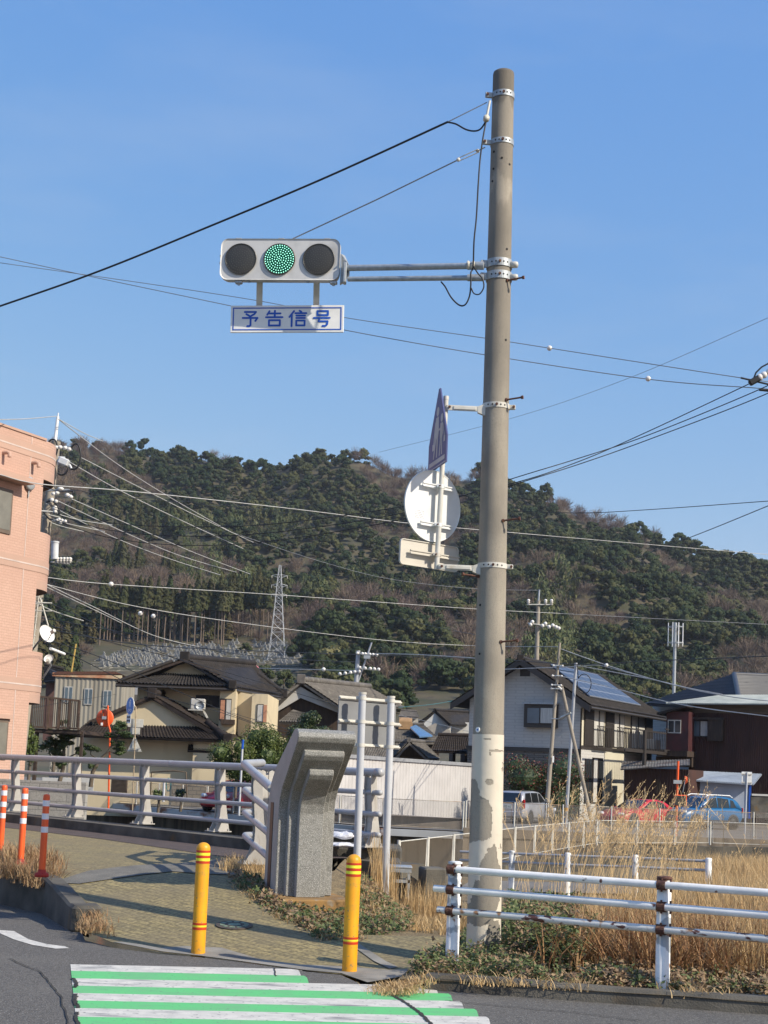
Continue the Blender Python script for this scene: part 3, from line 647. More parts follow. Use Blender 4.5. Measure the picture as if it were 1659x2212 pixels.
fs = [(i, (i+1) % n, n+(i+1) % n, n+i) for i in range(n)]+[(2*n+i, 2*n+(i+1) % n, (i+1) % n, i) for i in range(n)]+[(n+i, n+(i+1) % n, 3*n+(i+1) % n, 3*n+i) for i in range(n)]
b.add(vs, fs); b.build('rim', M_alu_beige, pl)
clamp_rail(pl, 1199, 0.29, al.x, al.y, M_alu_beige)
# school crossing sign, nearly edge-on, face turned left
ps = math.radians(104.0); fx = Vector((math.cos(ps), math.sin(ps), 0)); fx = -fx                 # runs from far-left edge to near-right edge
pen0 = PY(946, 938, 13.14); 
pen = thing('school_crossing_sign', 'blue five-sided sign with two white walking children, seen nearly edge-on', 'sign', pen0)
HW = 0.295; zb, zs, zt = -0.315, -0.06, 0.43
PF = [(-HW, zb), (HW, zb), (HW, zs), (0.02, zt), (-0.02, zt), (-HW, zs)]
fn = Vector((-fx.y, fx.x, 0)); fn = fn if fn.x < 0 else -fn          # face normal (towards the left)
def Pp(x, z, o=0.0): return pen0+fx*x+sz*z+fn*o
b = MB(); b.prism([Pp(x, z) for x, z in PF], tuple(-fn*0.012)); b.build('panel', [M_sign_navy], pen)
b = MB()
def fig(pts, o=0.0016): b.poly([Pp(x, z, o) for x, z in pts])
def dot(cx, cz, r, o=0.0016): b.poly([Pp(cx+r*math.cos(2*PI*k/14), cz+r*math.sin(2*PI*k/14), o) for k in range(14)])
# taller child (left) and smaller child (right)
dot(-0.02, 0.215, 0.045); fig([(-0.075, 0.165), (0.015, 0.165), (0.03, 0.02), (0.015, -0.04), (-0.09, -0.04), (-0.10, 0.05)])
fig([(-0.09, -0.035, )[:2], (-0.045, -0.035), (-0.10, -0.215), (-0.135, -0.215)]); fig([(-0.035, -0.035), (0.015, -0.035), (-0.0, -0.215), (-0.035, -0.215)])
fig([(-0.135, -0.07), (-0.10, 0.12), (-0.075, 0.14), (-0.105, -0.07)]); fig([(-0.165, -0.13), (-0.105, -0.13), (-0.105, -0.07), (-0.165, -0.07)])
dot(0.12, 0.13, 0.04); fig([(0.08, 0.085), (0.155, 0.085), (0.165, -0.02), (0.15, -0.06), (0.075, -0.06), (0.07, 0.0)])
fig([(0.08, -0.055), (0.115, -0.055), (0.09, -0.215), (0.06, -0.215)]); fig([(0.12, -0.055), (0.15, -0.055), (0.16, -0.215), (0.13, -0.215)])
fig([(0.015, 0.02), (0.03, 0.04), (0.085, 0.05), (0.085, 0.03)]); fig([(0.155, 0.07), (0.17, 0.065), (0.225, -0.05), (0.205, -0.055)]); fig([(0.195, -0.11), (0.245, -0.11), (0.245, -0.055), (0.195, -0.055)])
fig([(-0.25, -0.275), (0.25, -0.275), (0.25, -0.235), (-0.25, -0.235)]); fig([(-0.285, -0.308), (0.285, -0.308), (0.285, -0.300), (-0.285, -0.300)])
b.build('pictogram', M_sign_grey, pen)
b = MB()
for z in (0.1, -0.2): c = Pp(0, z, -0.02); b.box(c, (0.04, 0.03, 0.03), rz=ps)
b.build('clip', M_galv_pale, pen)

# ================================================================ CABLES of the pole
def wire(label, pts, r, m=M_black, name='overhead_wire', cat='wire', group=None, n=6, step=8, parent=None):
    P = [PY(*p) if len(p) == 3 and not isinstance(p, Vector) else p for p in pts]
    if not isinstance(pts[0], Vector):           # lines that leave the view run on to their next pole
        def run_on(a, q, far=30):
            o_ = []; L_ = (a-q).length; d_ = (a-q).normalized(); s_ = 0
            while s_ < far: L_ *= 1.5; s_ += L_; o_.append(a+d_*s_)
            return o_
        if pts[0][0] < 0: P = run_on(P[0], P[1])[::-1]+P
        if (pts[-1][0] > 1659 and name == 'overhead_wire') or pts[-1][0] < 0: P = P+run_on(P[-1], P[-2])
    out = []
    for i in range(len(P)-1):
        p0 = P[max(i-1, 0)]; p1 = P[i]; p2 = P[i+1]; p3 = P[min(i+2, len(P)-1)]
        for k in range(step):
            t = k/step; out.append(0.5*((2*p1)+(p2-p0)*t+(2*p0-5*p1+4*p2-p3)*t*t+(3*p1-3*p2+p3-p0)*t**3))
    out.append(P[-1]); b = MB(); b.tube(out, r, n)
    o = b.build(name, m, parent)
    if parent is None: tag(o, label, cat, group)
    return o
wire('thick black cable running down left from the concrete pole top across the sky', [(968, 263, 13.2), (700, 385, 13.8), (450, 490, 14.4), (200, 591, 15.0), (-60, 682, 15.6)], 0.0105, M_black, 'power_cable', 'cable')
wire('thin steel messenger wire from the pole top to the thick black cable', [(1052, 221, 13.18), (1000, 247, 13.18), (966, 264, 13.2)], 0.0045, M_wire_grey, 'messenger_wire')
wire('short black slack cable loop between the thick cable and the pole top', [(968, 264, 13.19), (985, 268, 13.15), (1005, 279, 13.12), (1022, 283, 13.1), (1036, 280, 13.08), (1046, 268, 13.07), (1053, 252, 13.1)], 0.008, M_black, 'cable_loop', 'cable')
dc_ = thing('insulator_bracket', 'small white insulator hanging at the pole top beside the clamp', 'insulator', PY(1052, 258, 13.07))
b = MB(); b.cyl(PY(1058, 218, 13.08), PY(1052, 250, 13.06), 0.012, n=10); b.build('hanger', M_galv_pale, dc_)
b = MB(); b.lathe(PY(1050.5, 256, 13.04), [(0.0, -.02), (0.03, -.02), (0.022, 0), (0.03, 0.02), (0, .02)], (0, 1, 0), 16); b.build('insulator', MATS['ivory plastic'], dc_)
wire('long black cable hanging down beside the concrete pole to the signal arm', [(1050, 262, 13.06), (1043, 300, 13.04), (1037, 345, 13.04), (1033, 400, 13.02), (1029, 470, 13.02), (1024, 520, 13.02), (1022, 575, 13.06), (1017, 590, 13.05), (1017, 615, 13.05), (1014, 640, 13.05), (1005, 658, 13.05), (992, 659, 13.08), (975, 643, 13.1), (962, 620, 13.14), (953, 609, 13.2)], 0.0075, M_black, 'drop_cable', 'cable')
wire('short black cable loop below the signal arm beside the pole', [(1022, 574, 13.05), (1032, 590, 13.03), (1042, 602, 13.03), (1045, 620, 13.03), (1036, 635, 13.03), (1024, 634, 13.03), (1018, 622, 13.04)], 0.0065, M_black, 'cable_loop', 'cable')
g = thing('guy_wire', 'pale steel guy wire with a turnbuckle from the pole down to the traffic signal', 'wire', PY(1045, 318, 13.1))
b = MB(); b.tube([PY(1048, 318, 13.1), PY(1032, 326, 13.12)], 0.006, 8); b.tube([PY(990, 345, 13.16), PY(810, 433, 13.45), PY(632, 516, 13.72)], 0.0065, 8); b.build('strand', M_wire_grey, g)
b = MB()
for o in (-0.016, 0.016): b.tube([PY(1032, 326, 13.12)+Vector((0, 0, o)), PY(990, 345, 13.16)+Vector((0, 0, o))], 0.005, 8)
for u, v in ((1032, 326), (990, 345)): b.ball(PY(u, v, 13.14), 0.02, 8)
b.build('turnbuckle', M_galv_pale, g)
# ================================================================ BOLLARDS AND DELINEATORS
M_yel = mat('yellow rubber', (0.80, 0.37, 0.01), 0.45, (0.72, 0.31, 0.01), 4, stain=(0.42, 0.24, 0.05), stain_scale=7, stain_lo=0.56, stain_hi=0.8, speck=(.3, .2, .08), speck_scale=45, speck_lo=.68, speck_hi=.74)
M_yel2 = mat('yellow reflective band', (0.85, 0.80, 0.05), 0.35, (0.8, 0.74, 0.04), 20)
M_redb = mat('red reflective band', (0.55, 0.045, 0.01), 0.4, (0.5, 0.04, 0.01), 20)
M_org = mat('orange plastic', (0.86, 0.12, 0.02), 0.45, (0.8, 0.10, 0.02), 6, stain=(0.6, 0.10, 0.04), stain_scale=5, stain_lo=0.6, stain_hi=0.8)
M_refl = mat('white reflective band', (0.80, 0.80, 0.82), 0.35, (0.72, 0.72, 0.75), 40)
def bollard(u, v, Y, h, r, label):
    p = PY(u, v, Y); t = thing('bollard', label, 'bollard', p, 'yellow bollards at the crosswalk')
    b = MB(); prof = [(r*1.02, -0.12), (r*1.02, 0.0), (r, 0.03), (r, h-r*0.9)]+[(r*math.cos(a), h-r*0.9+r*0.9*math.sin(a)) for a in np.linspace(0.15, PI/2, 9)]
    b.lathe(p, prof, (0, 0, 1), 32); b.build('post', M_yel, t)
    for (z0, z1, m) in ((0.085, 0.10, M_redb), (0.10, 0.112, M_yel2), (0.112, 0.127, M_redb)):
        pass
    for (z0, z1, m) in ((0.185, 0.205, M_redb), (0.212, 0.222, M_yel2), (0.228, 0.245, M_redb), (h-0.186, h-0.166, M_redb), (h-0.163, h-0.140, M_yel2), (h-0.137, h-0.117, M_redb), (h-0.114, h-0.092, M_yel2), (h-0.089, h-0.071, M_redb)):
        b = MB(); b.lathe(p, [(r-0.001, z0), (r+0.0018, z0), (r+0.0018, z1), (r-0.001, z1)], (0, 0, 1), 32, smooth=False); b.build('band', m, t)
bollard(428, 2053, 13.25, 0.955, 0.062, 'yellow rubber bollard with red bands, the left one of the pair beside the crosswalk')
bollard(755, 2087, 12.55, 0.935, 0.0625, 'yellow rubber bollard with red bands, in front of the stone monument')
for (u, v, Y, h, lab) in ((90, 1890, 15.8, 0.86, 'orange delineator post with three white bands, nearest the crosswalk'), (44, 1866, 17.0, 0.87, 'orange delineator post with three white bands, middle one of the row'),
                     (0, 1848, 18.3, 0.87, 'orange delineator post cut off by the left edge of the view')):
    p = PY(u, v, Y); t = thing('delineator', lab, 'delineator', p, 'orange delineators along the kerb')
    b = MB(); b.lathe(p, [(0.036, 0.02), (0.036, h-0.03), (0.032, h-0.008), (0.0, h)], (0.0, 0, 1), 20); b.build('post', M_org, t)
    b = MB(); b.lathe(p, [(0.0, -0.02), (0.075, -0.02), (0.075, 0.012), (0.045, 0.03), (0.04, 0.06)], (0, 0, 1), 20)
    for a in range(4): b.cyl(p+Vector((0.06*math.cos(a*PI/2+.4), 0.06*math.sin(a*PI/2+.4), 0.01)), p+Vector((0.06*math.cos(a*PI/2+.4), 0.06*math.sin(a*PI/2+.4), 0.025)), 0.008, n=6)
    b.build('base', mat('red rubber base', (0.45, 0.03, 0.02), 0.7) if 'red rubber base' not in MATS else MATS['red rubber base'], t)
    for z in (h-0.13, h-0.27, h-0.41):
        b = MB(); b.lathe(p, [(0.0355, z), (0.0375, z), (0.0375, z+0.062), (0.0355, z+0.062)], (0, 0, 1), 20, smooth=False); b.build('band', M_refl, t)

# ================================================================ MANHOLES
M_iron = mat('cast iron', (0.10, 0.075, 0.055), 0.8, (0.05, 0.045, 0.04), 30, bump=0.6, bscale=60)
M_enamel = mat('green enamel inlay', (0.22, 0.28, 0.18), 0.6, (0.12, 0.16, 0.11), 25)
for u, v, r, lab in ((506, 2002, 0.16, 'round iron manhole cover with green inlay in the block paving'), (818, 1996+2, 0.10, None)):
    if lab is None: continue
    c = PW(u, v); c.z = hw(c.x, c.y)+0.010; s_ = (hw(c.x, c.y+.1)-hw(c.x, c.y-.1))/.2; nrm = Vector((0, -s_, 1)).normalized()
    t = thing('manhole_cover', lab, 'manhole cover', c)
    b = MB(); b.lathe(c, [(r+0.02, 0.0), (r+0.02, 0.010), (r, 0.012), (r-0.01, 0.012), (0, 0.012)], nrm, 32, smooth=False); b.build('frame', M_iron, t)
    b = MB()
    for k in range(10):
        a0 = 2*PI*k/10; e = Vector((0, 0, 0.0145)); vs = []
        for rr, aa in ((r*.6, a0), (r*.9, a0), (r*.9, a0+.45), (r*.6, a0+.45)):
            q = Vector((rr*math.cos(aa), rr*math.sin(aa), 0)); q.z = s_*q.y; vs.append(c+q+e)
        b.poly(vs)
    vs = []
    for k in range(12): q = Vector((r*.4*math.cos(2*PI*k/12), r*.4*math.sin(2*PI*k/12), 0)); q.z = s_*q.y; vs.append(c+q+Vector((0, 0, 0.0145)))
    b.poly(vs); b.build('inlay', M_enamel, t)

# ================================================================ BRIDGE RAILING
M_rail = mat('grey railing paint', (0.40, 0.41, 0.42), 0.42, (0.35, 0.36, 0.38), 2.5, stain=(0.28, 0.28, 0.28), stain_scale=8, stain_lo=0.62, stain_hi=0.8)
M_railpost = mat('cream grey post paint', (0.44, 0.425, 0.395), 0.5, (0.36, 0.345, 0.32), 4, stain=(0.26, 0.23, 0.19), stain_scale=6, stain_str=(2, 2, .5), stain_lo=0.58, stain_hi=0.78)
railing = thing('bridge_railing', 'grey four-rail bridge railing with curved posts running across behind the walkway', 'railing', onrail(0)+Vector((0, 0, 0)) if False else (RA.x, RA.y, 0.62))
LV = [(1.675, 0.058), (1.39, 0.037), (1.09, 0.037), (0.80, 0.037)]
KZ = 0.62
POFF = [(-0.16, 0), (0.14, 0.0), (0.115, 0.04), (0.055, 0.16), (0.03, 0.26), (0.025, 0.36), (0.05, 0.62), (0.075, 0.85), (0.07, 1.02), (0.02, 1.04), (-0.03, 1.02), (-0.04, 0.8), (-0.06, 0.6), (-0.085, 0.4), (-0.115, 0.25), (-0.15, 0.08)]
def rpost(base, d, nrm, parent, name='post', hs=1.0, gap=0.13):
    """curved plate pair: d along the rail, nrm towards the walkway"""
    b = MB(); n = len(POFF)
    for s in (-gap/2, gap/2):
        o = base+d*s
        b.prism([o+nrm*p+Vector((0, 0, z*hs)) for p, z in POFF], tuple(d*0.014*(1 if s > 0 else -1)))
    # web between the plates
    w_ = [(0.06, 0.13), (0.03, 0.22), (0.02, 0.34), (0.045, 0.6), (0.06, 0.84), (0.06, 0.98)]
    for (p, z), (p2, z2) in zip(w_, w_[1:]):
        b.quad(base-d*gap/2+nrm*(p-0.02)+Vector((0, 0, z*hs)), base+d*gap/2+nrm*(p-0.02)+Vector((0, 0, z*hs)), base+d*gap/2+nrm*(p2-0.02)+Vector((0, 0, z2*hs)), base-d*gap/2+nrm*(p2-0.02)+Vector((0, 0, z2*hs)))
    b.box(base+Vector((0, 0, 0.008)), (0.24, 0.36, 0.016), rz=math.atan2(d.y, d.x))
    for sx_ in (-.09, .09):
        for sy_ in (-.14, .14): q = base+d*sx_+nrm*sy_; b.cyl(q, q+Vector((0, 0, 0.05)), 0.012, n=6)
    return b.build(name, M_railpost, parent)
RD3 = RD.to_3d(); RN3 = RN.to_3d()
def rail_d(u):                       # distance along the railing line of picture column u (at rail height)
    best = min(np.arange(-2, 40, 0.02), key=lambda d: abs(PPU+FPX*(Vector((onrail(d).x, onrail(d).y, 1.2-EYE)).dot(R_))/(Vector((onrail(d).x, onrail(d).y, 1.2-EYE)).dot(F_))-u))
    return best
for k, (z, r) in enumerate(LV):
    a = onrail(rail_d(812), 0.02).to_3d()+Vector((0, 0, z)); e = onrail(26, 0.02).to_3d()+Vector((0, 0, z)); b = MB()
    b.cyl(a, e, r, n=20)
    b.lathe(a, [(r, 0), (r*1.06, 0.0), (r*1.06, -0.09), (r*0.9, -0.12), (0, -0.125)], RD3, 20)
    for d in np.arange(1.2, 26, 3.9): q = onrail(d, 0.02).to_3d()+Vector((0, 0, z)); b.lathe(q, [(r, -0.05), (r*1.02, -0.048), (r*1.02, 0.048), (r, 0.05)], RD3, 20)
    b.build('rail', M_rail, railing)
for u in (-60, 33, 164, 312, 475, 578, 800):
    q = onrail(rail_d(u), 0.0).to_3d(); q.z = KZ; rpost(q, RD3, RN3, railing)
# short wing of railing bending towards the monument
wing = thing('railing_wing', 'short bent section of grey railing joining the bridge railing to the granite monument', 'railing', PY(548, 1862, 17.6))
WZ = [(1650, 1698, .052), (1706, 1749, .038), (1755, 1800, .038), (1804, 1853, .038)]
for k, (v0, v1, r) in enumerate(WZ):
    e = PY(527, v0, 18.2); mo = PY(588, v1+6, 16.3); st = PY(566, v0-2, 19.6)
    b = MB(); d1 = (st-e).normalized(); d2 = (mo-e).normalized()
    pts = [st, e+d1*0.12, e+d1*0.05+d2*0.02, e+d1*0.02+d2*0.05, e+d2*0.12, mo]
    b.tube(pts, r, 18); b.build('rail', M_rail, wing)
wd = (PY(588, 1704, 16.3)-PY(527, 1650, 18.2)); wd.z = 0; wd.normalize(); wn = Vector((-wd.y, wd.x, 0)); wn = wn if wn.x < 0 else -wn
q = PY(550, 1866, 17.5); hs = 1.07
rpost(q, wd, wn, wing, hs=hs)
q2 = PY(572, 1840, 19.5); rpost(q2, Vector((0.8, 0.6, 0)), Vector((-0.6, -0.8, 0)), wing, hs=1.03)
# abutment block under the end post
b = MB(); b.box((-0.28, 21.75, -0.55), (1.35, 1.5, 2.3), bev=0.03); b.box((0.28, 20.9, -0.62), (0.16, 2.1, 2.2), bev=0.02); tag(b.build('abutment', M_conc_dark), 'dark weathered concrete block carrying the end post of the bridge railing', 'abutment')
# ================================================================ MONUMENT
M_gran = mat('grey granite', (0.215, 0.213, 0.20), 0.55, (0.15, 0.15, 0.14), 14, speck=(0.42, 0.42, 0.395), speck_scale=160, speck_lo=0.55, speck_hi=0.61, stain=(0.17, 0.17, 0.155), stain_scale=2.2, stain_str=(1, 1, .5), stain_lo=0.52, stain_hi=0.75, bump=0.5, bscale=90)
M_gran_side = mat('smooth granite side', (0.36, 0.345, 0.33), 0.6, (0.30, 0.285, 0.27), 5, speck=(0.45, 0.44, 0.42), speck_scale=120, stain=(0.2, 0.185, 0.17), stain_scale=4, stain_str=(1, 1, .4), stain_lo=.55, stain_hi=.8)
M_brown = mat('brown plaque stone', (0.085, 0.04, 0.03), 0.5, (0.06, 0.03, 0.025), 12)
M_ochre = mat('rust stained concrete', (0.30, 0.17, 0.055), 0.9, (0.20, 0.12, 0.05), 4, bump=0.5, stain=(0.25, 0.23, 0.19), stain_scale=7, stain_lo=0.58, stain_hi=0.72)
th = math.radians(18); mn = Vector((math.sin(th), -math.cos(th), 0)); ma = Vector((math.cos(th), math.sin(th), 0))
MO = PY(655, 1927, 15.95); MO.z = 0.33
mon = thing('granite_monument', 'speckled grey granite pillar in three stepped layers, leaning forward at the top', 'monument', MO)
def Mo(n_, a_2, z_): return MO+mn*n_+ma*a_2+Vector((0, 0, z_))
def slab(prof, w0, w1, name):
    b = MB(); n = len(prof); b.prism([Mo(n_, w0, z_) for n_, z_ in prof], tuple(ma*(w1-w0)))
    o = b.build(name, M_gran, mon)
    o.data.materials.append(M_gran_side)
    bm = bmesh.new(); bm.from_mesh(o.data)
    for f in bm.faces:
        if f.normal.dot(-ma) > .9: f.material_index = 1
    bmesh.ops.bevel(bm, geom=bm.edges[:], offset=0.007, segments=1, affect='EDGES', clamp_overlap=True); bm.to_mesh(o.data); bm.free()
    return o
HWM = 0.315
slab([(-.5, -.0), (0, -.0), (0, .92), (.03, 1.03), (.10, 1.14), (.60, 1.585), (.66, 1.64), (.685, 1.69), (.67, 1.74), (.61, 1.775), (.52, 1.775), (-.22, 1.36), (-.40, 1.19), (-.47, 1.05), (-.5, .9)], -HWM, HWM, 'outer_layer')
slab([(-.05, -.004), (.08, -.004), (.08, .90), (.11, 1.01), (.18, 1.12), (.56, 1.45), (.60, 1.50), (.60, 1.55), (.55, 1.575), (.42, 1.50), (-.0, 1.06), (-.05, .9)], -HWM+.095, HWM-.095, 'middle_layer')
slab([(.03, -.008), (.16, -.008), (.16, .88), (.19, .98), (.25, 1.08), (.45, 1.25), (.49, 1.30), (.49, 1.35), (.44, 1.375), (.3, 1.26), (.1, 1.0), (.03, .9)], -HWM+.19, HWM-.17, 'inner_layer')
b = MB(); b.prism([Mo(n_, -HWM-0.001, z_) for n_, z_ in ((-.34, .04), (-.22, .04), (-.22, .98), (-.34, .98))], tuple(-ma*0.006)); b.build('plaque_strip', M_brown, mon)
b = MB(); c = MO+mn*(-0.05)+ma*0.03+Vector((0, 0, -0.165)); b.box(c, (0.86, 0.95, 0.32), rz=th, bev=0.015); b.build('plinth', M_ochre, mon)

# ================================================================ TWO-POLE SIGN (seen from behind)
M_wpole = mat('white pole paint', (0.52, 0.54, 0.57), 0.45, (0.45, 0.47, 0.50), 3, stain=(0.40, 0.39, 0.36), stain_scale=4, stain_lo=0.62, stain_hi=0.8, stain_str=(3, 3, .6))
M_sback = mat('grey sign back', (0.205, 0.215, 0.225), 0.6, (0.175, 0.18, 0.19), 3, metal=0.1)
sg = thing('double_post_sign', 'grey sign board seen from behind on two white round posts, behind the monument', 'sign', PY(800, 1945, 18.1))
posts = [(PY(768.5, 1950, 17.9), PY(783, 1500, 17.9)), (PY(831, 1955, 18.3), PY(845, 1508, 18.3))]
for pb, pt in posts:
    b = MB(); b.cyl(pb-Vector((0, 0, .2)), pt, 0.046, n=20); b.cyl(pt, pt+Vector((0, 0, 0.025)), 0.051, n=20, mi=1); b.build('post', [M_wpole, M_galv_pale], sg)
TL = PY(733, 1503, 17.95); TR = PY(856, 1514, 18.65); bd = (TR-TL); bd.z = 0; bwid = bd.length; bd.normalize(); bn = Vector((bd.y, -bd.x, 0))
hB = (1607-1501)/3150*18.2
b = MB(); b.prism([TL+Vector((0, 0, 0)), TL+bd*bwid, TL+bd*bwid-Vector((0, 0, hB)), TL-Vector((0, 0, hB))], tuple(-bn*0.012)); b.build('panel', M_sback, sg)
for k, zz in enumerate((0.02, hB*0.5, hB*0.97)):
    b = MB(); c = TL+bd*(bwid*0.53)-Vector((0, 0, zz))+bn*0.022; b.box(c, (bwid*1.08, 0.03, 0.018), rz=math.atan2(bd.y, bd.x)); b.box(c-bn*0.012+Vector((0, 0, 0)), (bwid*1.08, 0.012, 0.05), rz=math.atan2(bd.y, bd.x)); b.build('stiffener', M_galv_pale, sg)
    for pb, pt in posts:
        t_ = (c.z-pb.z)/(pt.z-pb.z); q = pb+(pt-pb)*t_; b = MB(); b.lathe(q-Vector((0, 0, .022)), [(0.0495, 0), (0.051, 0), (0.051, .044), (0.0495, .044)], (0, 0, 1), 20, smooth=False); b.box(q+Vector((-0.062, 0.01, 0)), (0.03, 0.05, 0.04), bev=.004)
        b.build('clamp', M_galv_pale, sg)

# ================================================================ WHITE PIPE FENCE at the kerb
M_wfence = mat('flaking white paint', (0.92, 0.90, 0.86), 0.5, (0.66, 0.66, 0.65), 4, stain=(0.22, 0.20, 0.19), stain_scale=5.5, stain_lo=0.70, stain_hi=0.73, stain_str=(1, 1, 2.2), speck=(0.15, 0.06, 0.04), speck_scale=9, speck_lo=0.70, speck_hi=0.73)
M_wfence_rust = mat('rusting white paint', (0.70, 0.69, 0.66), 0.6, (0.60, 0.59, 0.56), 5, stain=(0.12, 0.045, 0.035), stain_scale=7.0, stain_lo=0.56, stain_hi=0.60, stain_str=(1, 1, 2.5), speck=(0.36, 0.19, 0.09), speck_scale=12, speck_lo=0.62, speck_hi=0.72)
M_wpost = mat('flaking white post paint', (0.90, 0.89, 0.85), 0.5, (0.68, 0.69, 0.69), 6, stain=(0.34, 0.36, 0.37), stain_scale=6, stain_lo=0.54, stain_hi=0.58, stain_str=(1, 1, 1), speck=(0.30, 0.15, 0.08), speck_scale=11, speck_lo=0.68, speck_hi=0.72)
f0 = PY(983, 1874, 12.6); f1 = PY(1659, 1925, 11.35)
fd = (f1-f0); fd.z = 0; fd.normalize(); fnn = Vector((fd.y, -fd.x, 0))
fence = thing('pipe_fence', 'white three-rail pipe fence with rusty clamps along the kerb on the right', 'fence', (f0.x, f0.y, 0))
def fl(d, z, o=0.0): return Vector((f0.x, f0.y, 0))+fd*d+fnn*o+Vector((0, 0, z))
d2 = None
for d in np.arange(1.0, 3.5, 0.005):
    q = fl(d, .5)-Vector((0, 0, EYE)); 
    if PPU+FPX*q.dot(R_)/q.dot(F_) > 1432: d2 = d; break
RZ = [(0.892, 0.05), (0.722, -0.155), (0.545, -0.115)]
for k, (z, st) in enumerate(RZ):
    b = MB(); b.cyl(fl(st, z, 0.07), fl(d2-0.0, z, 0.07), 0.030, n=16); b.cyl(fl(d2+0.004, z, 0.07), fl(d2*2, z, 0.07), 0.030, n=16); b.cyl(fl(d2*2+0.004, z, 0.07), fl(d2*4, z, 0.07), 0.030, n=16)
    b.build('rail', M_wfence_rust if k == 2 else M_wfence, fence)
for j, d in enumerate((0.0, d2, d2*2, d2*3)):
    b = MB(); b.lathe(fl(d, -0.2), [(0.057, 0), (0.057, 1.145), (0, 1.145)], (0, 0, 1), 28); b.build('post', M_wpost, fence)
    b = MB(); b.lathe(fl(d, 0.93), [(0.058, -0.0), (0.061, 0.0), (0.061, 0.022), (0.04, 0.028), (0, 0.03)], (0, 0, 1), 28); b.build('post_cap', M_wpost if j == 0 else M_rust, fence)
    for z, st in RZ:
        b = MB(); c = fl(d+0.0, z, 0.07)
        b.lathe(c-fd*0.035, [(0.031, 0), (0.036, 0), (0.036, 0.07), (0.031, 0.07)], fd, 16, smooth=False)
        b.box(fl(d, z+0.036, 0.035), (0.075, 0.09, 0.006), rz=math.atan2(fd.y, fd.x)); b.box(fl(d, z-0.036, 0.035), (0.075, 0.09, 0.006), rz=math.atan2(fd.y, fd.x))
        for s in (0.0, 0.075):
            for zz in (-1, 1): b.cyl(fl(d+s+(0.02 if j == 0 else 0), z+zz*0.03, 0.07), fl(d+s+(0.02 if j == 0 else 0), z+zz*0.052, 0.07), 0.009, n=6)
        b.build('clamp', M_rust, fence)

# second white fence further back in the grass
pf = thing('rail_fence', 'white two-rail pipe fence standing further back among the tall dry grass', 'fence', PY(1103, 1943, 25))
PP = [PY(1103, 1943, 25.0), PY(1224, 1950, 24.4), PY(1371, 1957, 23.9), PY(1529, 1966, 23.4)]
for i, p in enumerate(PP):
    b = MB(); b.lathe(p-Vector((0, 0, .15)), [(0.052, 0), (0.052, 0.95), (0.045, 0.965), (0, 0.97)], (0, 0, 1), 18); b.build('post', M_wpost, pf)
P2 = [PP[0]*2-PP[1]]+PP
for p, q in zip(P2, P2[1:]):
    for z in (0.765, 0.62): b = MB(); b.cyl(p+Vector((0, 0, z))+(q-p)*0.03, q+Vector((0, 0, z))-(q-p)*0.03, 0.024, n=12); b.build('rail', M_rail, pf)

# concrete block, metal frame, sacks by the abutment
b = MB(); b.box(PY(932, 1935, 20.0)+Vector((0, 0, 0.12)), (0.30, 0.4, 0.52), bev=0.02, rz=0.2); tag(b.build('concrete_block', M_conc_dark), 'square dark concrete block standing in the grass left of the white fence end', 'block')
mf = thing('metal_hatch_frame', 'grey metal frame box standing in the weeds behind the second white sign post', 'metal frame', PY(862, 1925, 19.5))
c = PY(862, 1900, 19.5); b = MB()
for dx in (-.13, .13):
    for dy in (0, .3): b.box(c+Vector((dx, dy, -.08)), (0.03, 0.03, 0.42))
for dy in (0, .3):
    b.box(c+Vector((0, dy, 0.12)), (0.32, 0.045, 0.05)); b.box(c+Vector((0, dy, -0.02)), (0.30, 0.03, 0.04))
[b.box(c+Vector((dx, .15, 0.12)), (.03, .3, .05)) for dx in (-.13, .13)]; b.build('frame', M_galv, mf)
b = MB(); b.box(c+Vector((0.0, .15, 0.16)), (0.34, 0.36, 0.03), bev=.01); b.build('lid', M_galv, mf)
b = MB(); b.box(c+Vector((0.0, .15, -0.1)), (0.20, 0.24, 0.2)); b.build('shade_core', M_hole, mf)  # near-black box standing in for the shade inside the frame
M_sack = mat('white woven plastic', (0.72, 0.73, 0.76), 0.4, (0.6, 0.61, 0.66), 7)
for (u, v, Y, s, lab) in ((741, 1806, 20.9, (1.3, 0.9, .55), 'crumpled white plastic sack on top of another beside the abutment'), (741, 1826, 20.8, (1.5, 1, .35), 'flat white plastic sack under the crumpled one on the abutment')):
    b = MB(); c = PY(u, v, Y); n = 24; vs = []
    b.ball(c, 0.125, 24, sc_=s)
    for p in b.v:
        q = p-c; f = 1+0.35*noise.noise(q*9+Vector((v, 0, 0)))+0.2*noise.noise(q*22); p.x = c.x+q.x*f; p.y = c.y+q.y*f; p.z = c.z+q.z*f*(1 if q.z > 0 else .6)
    b.sm = [False]*len(b.f)
    tag(b.build('plastic_sack', M_sack), lab, 'sack')

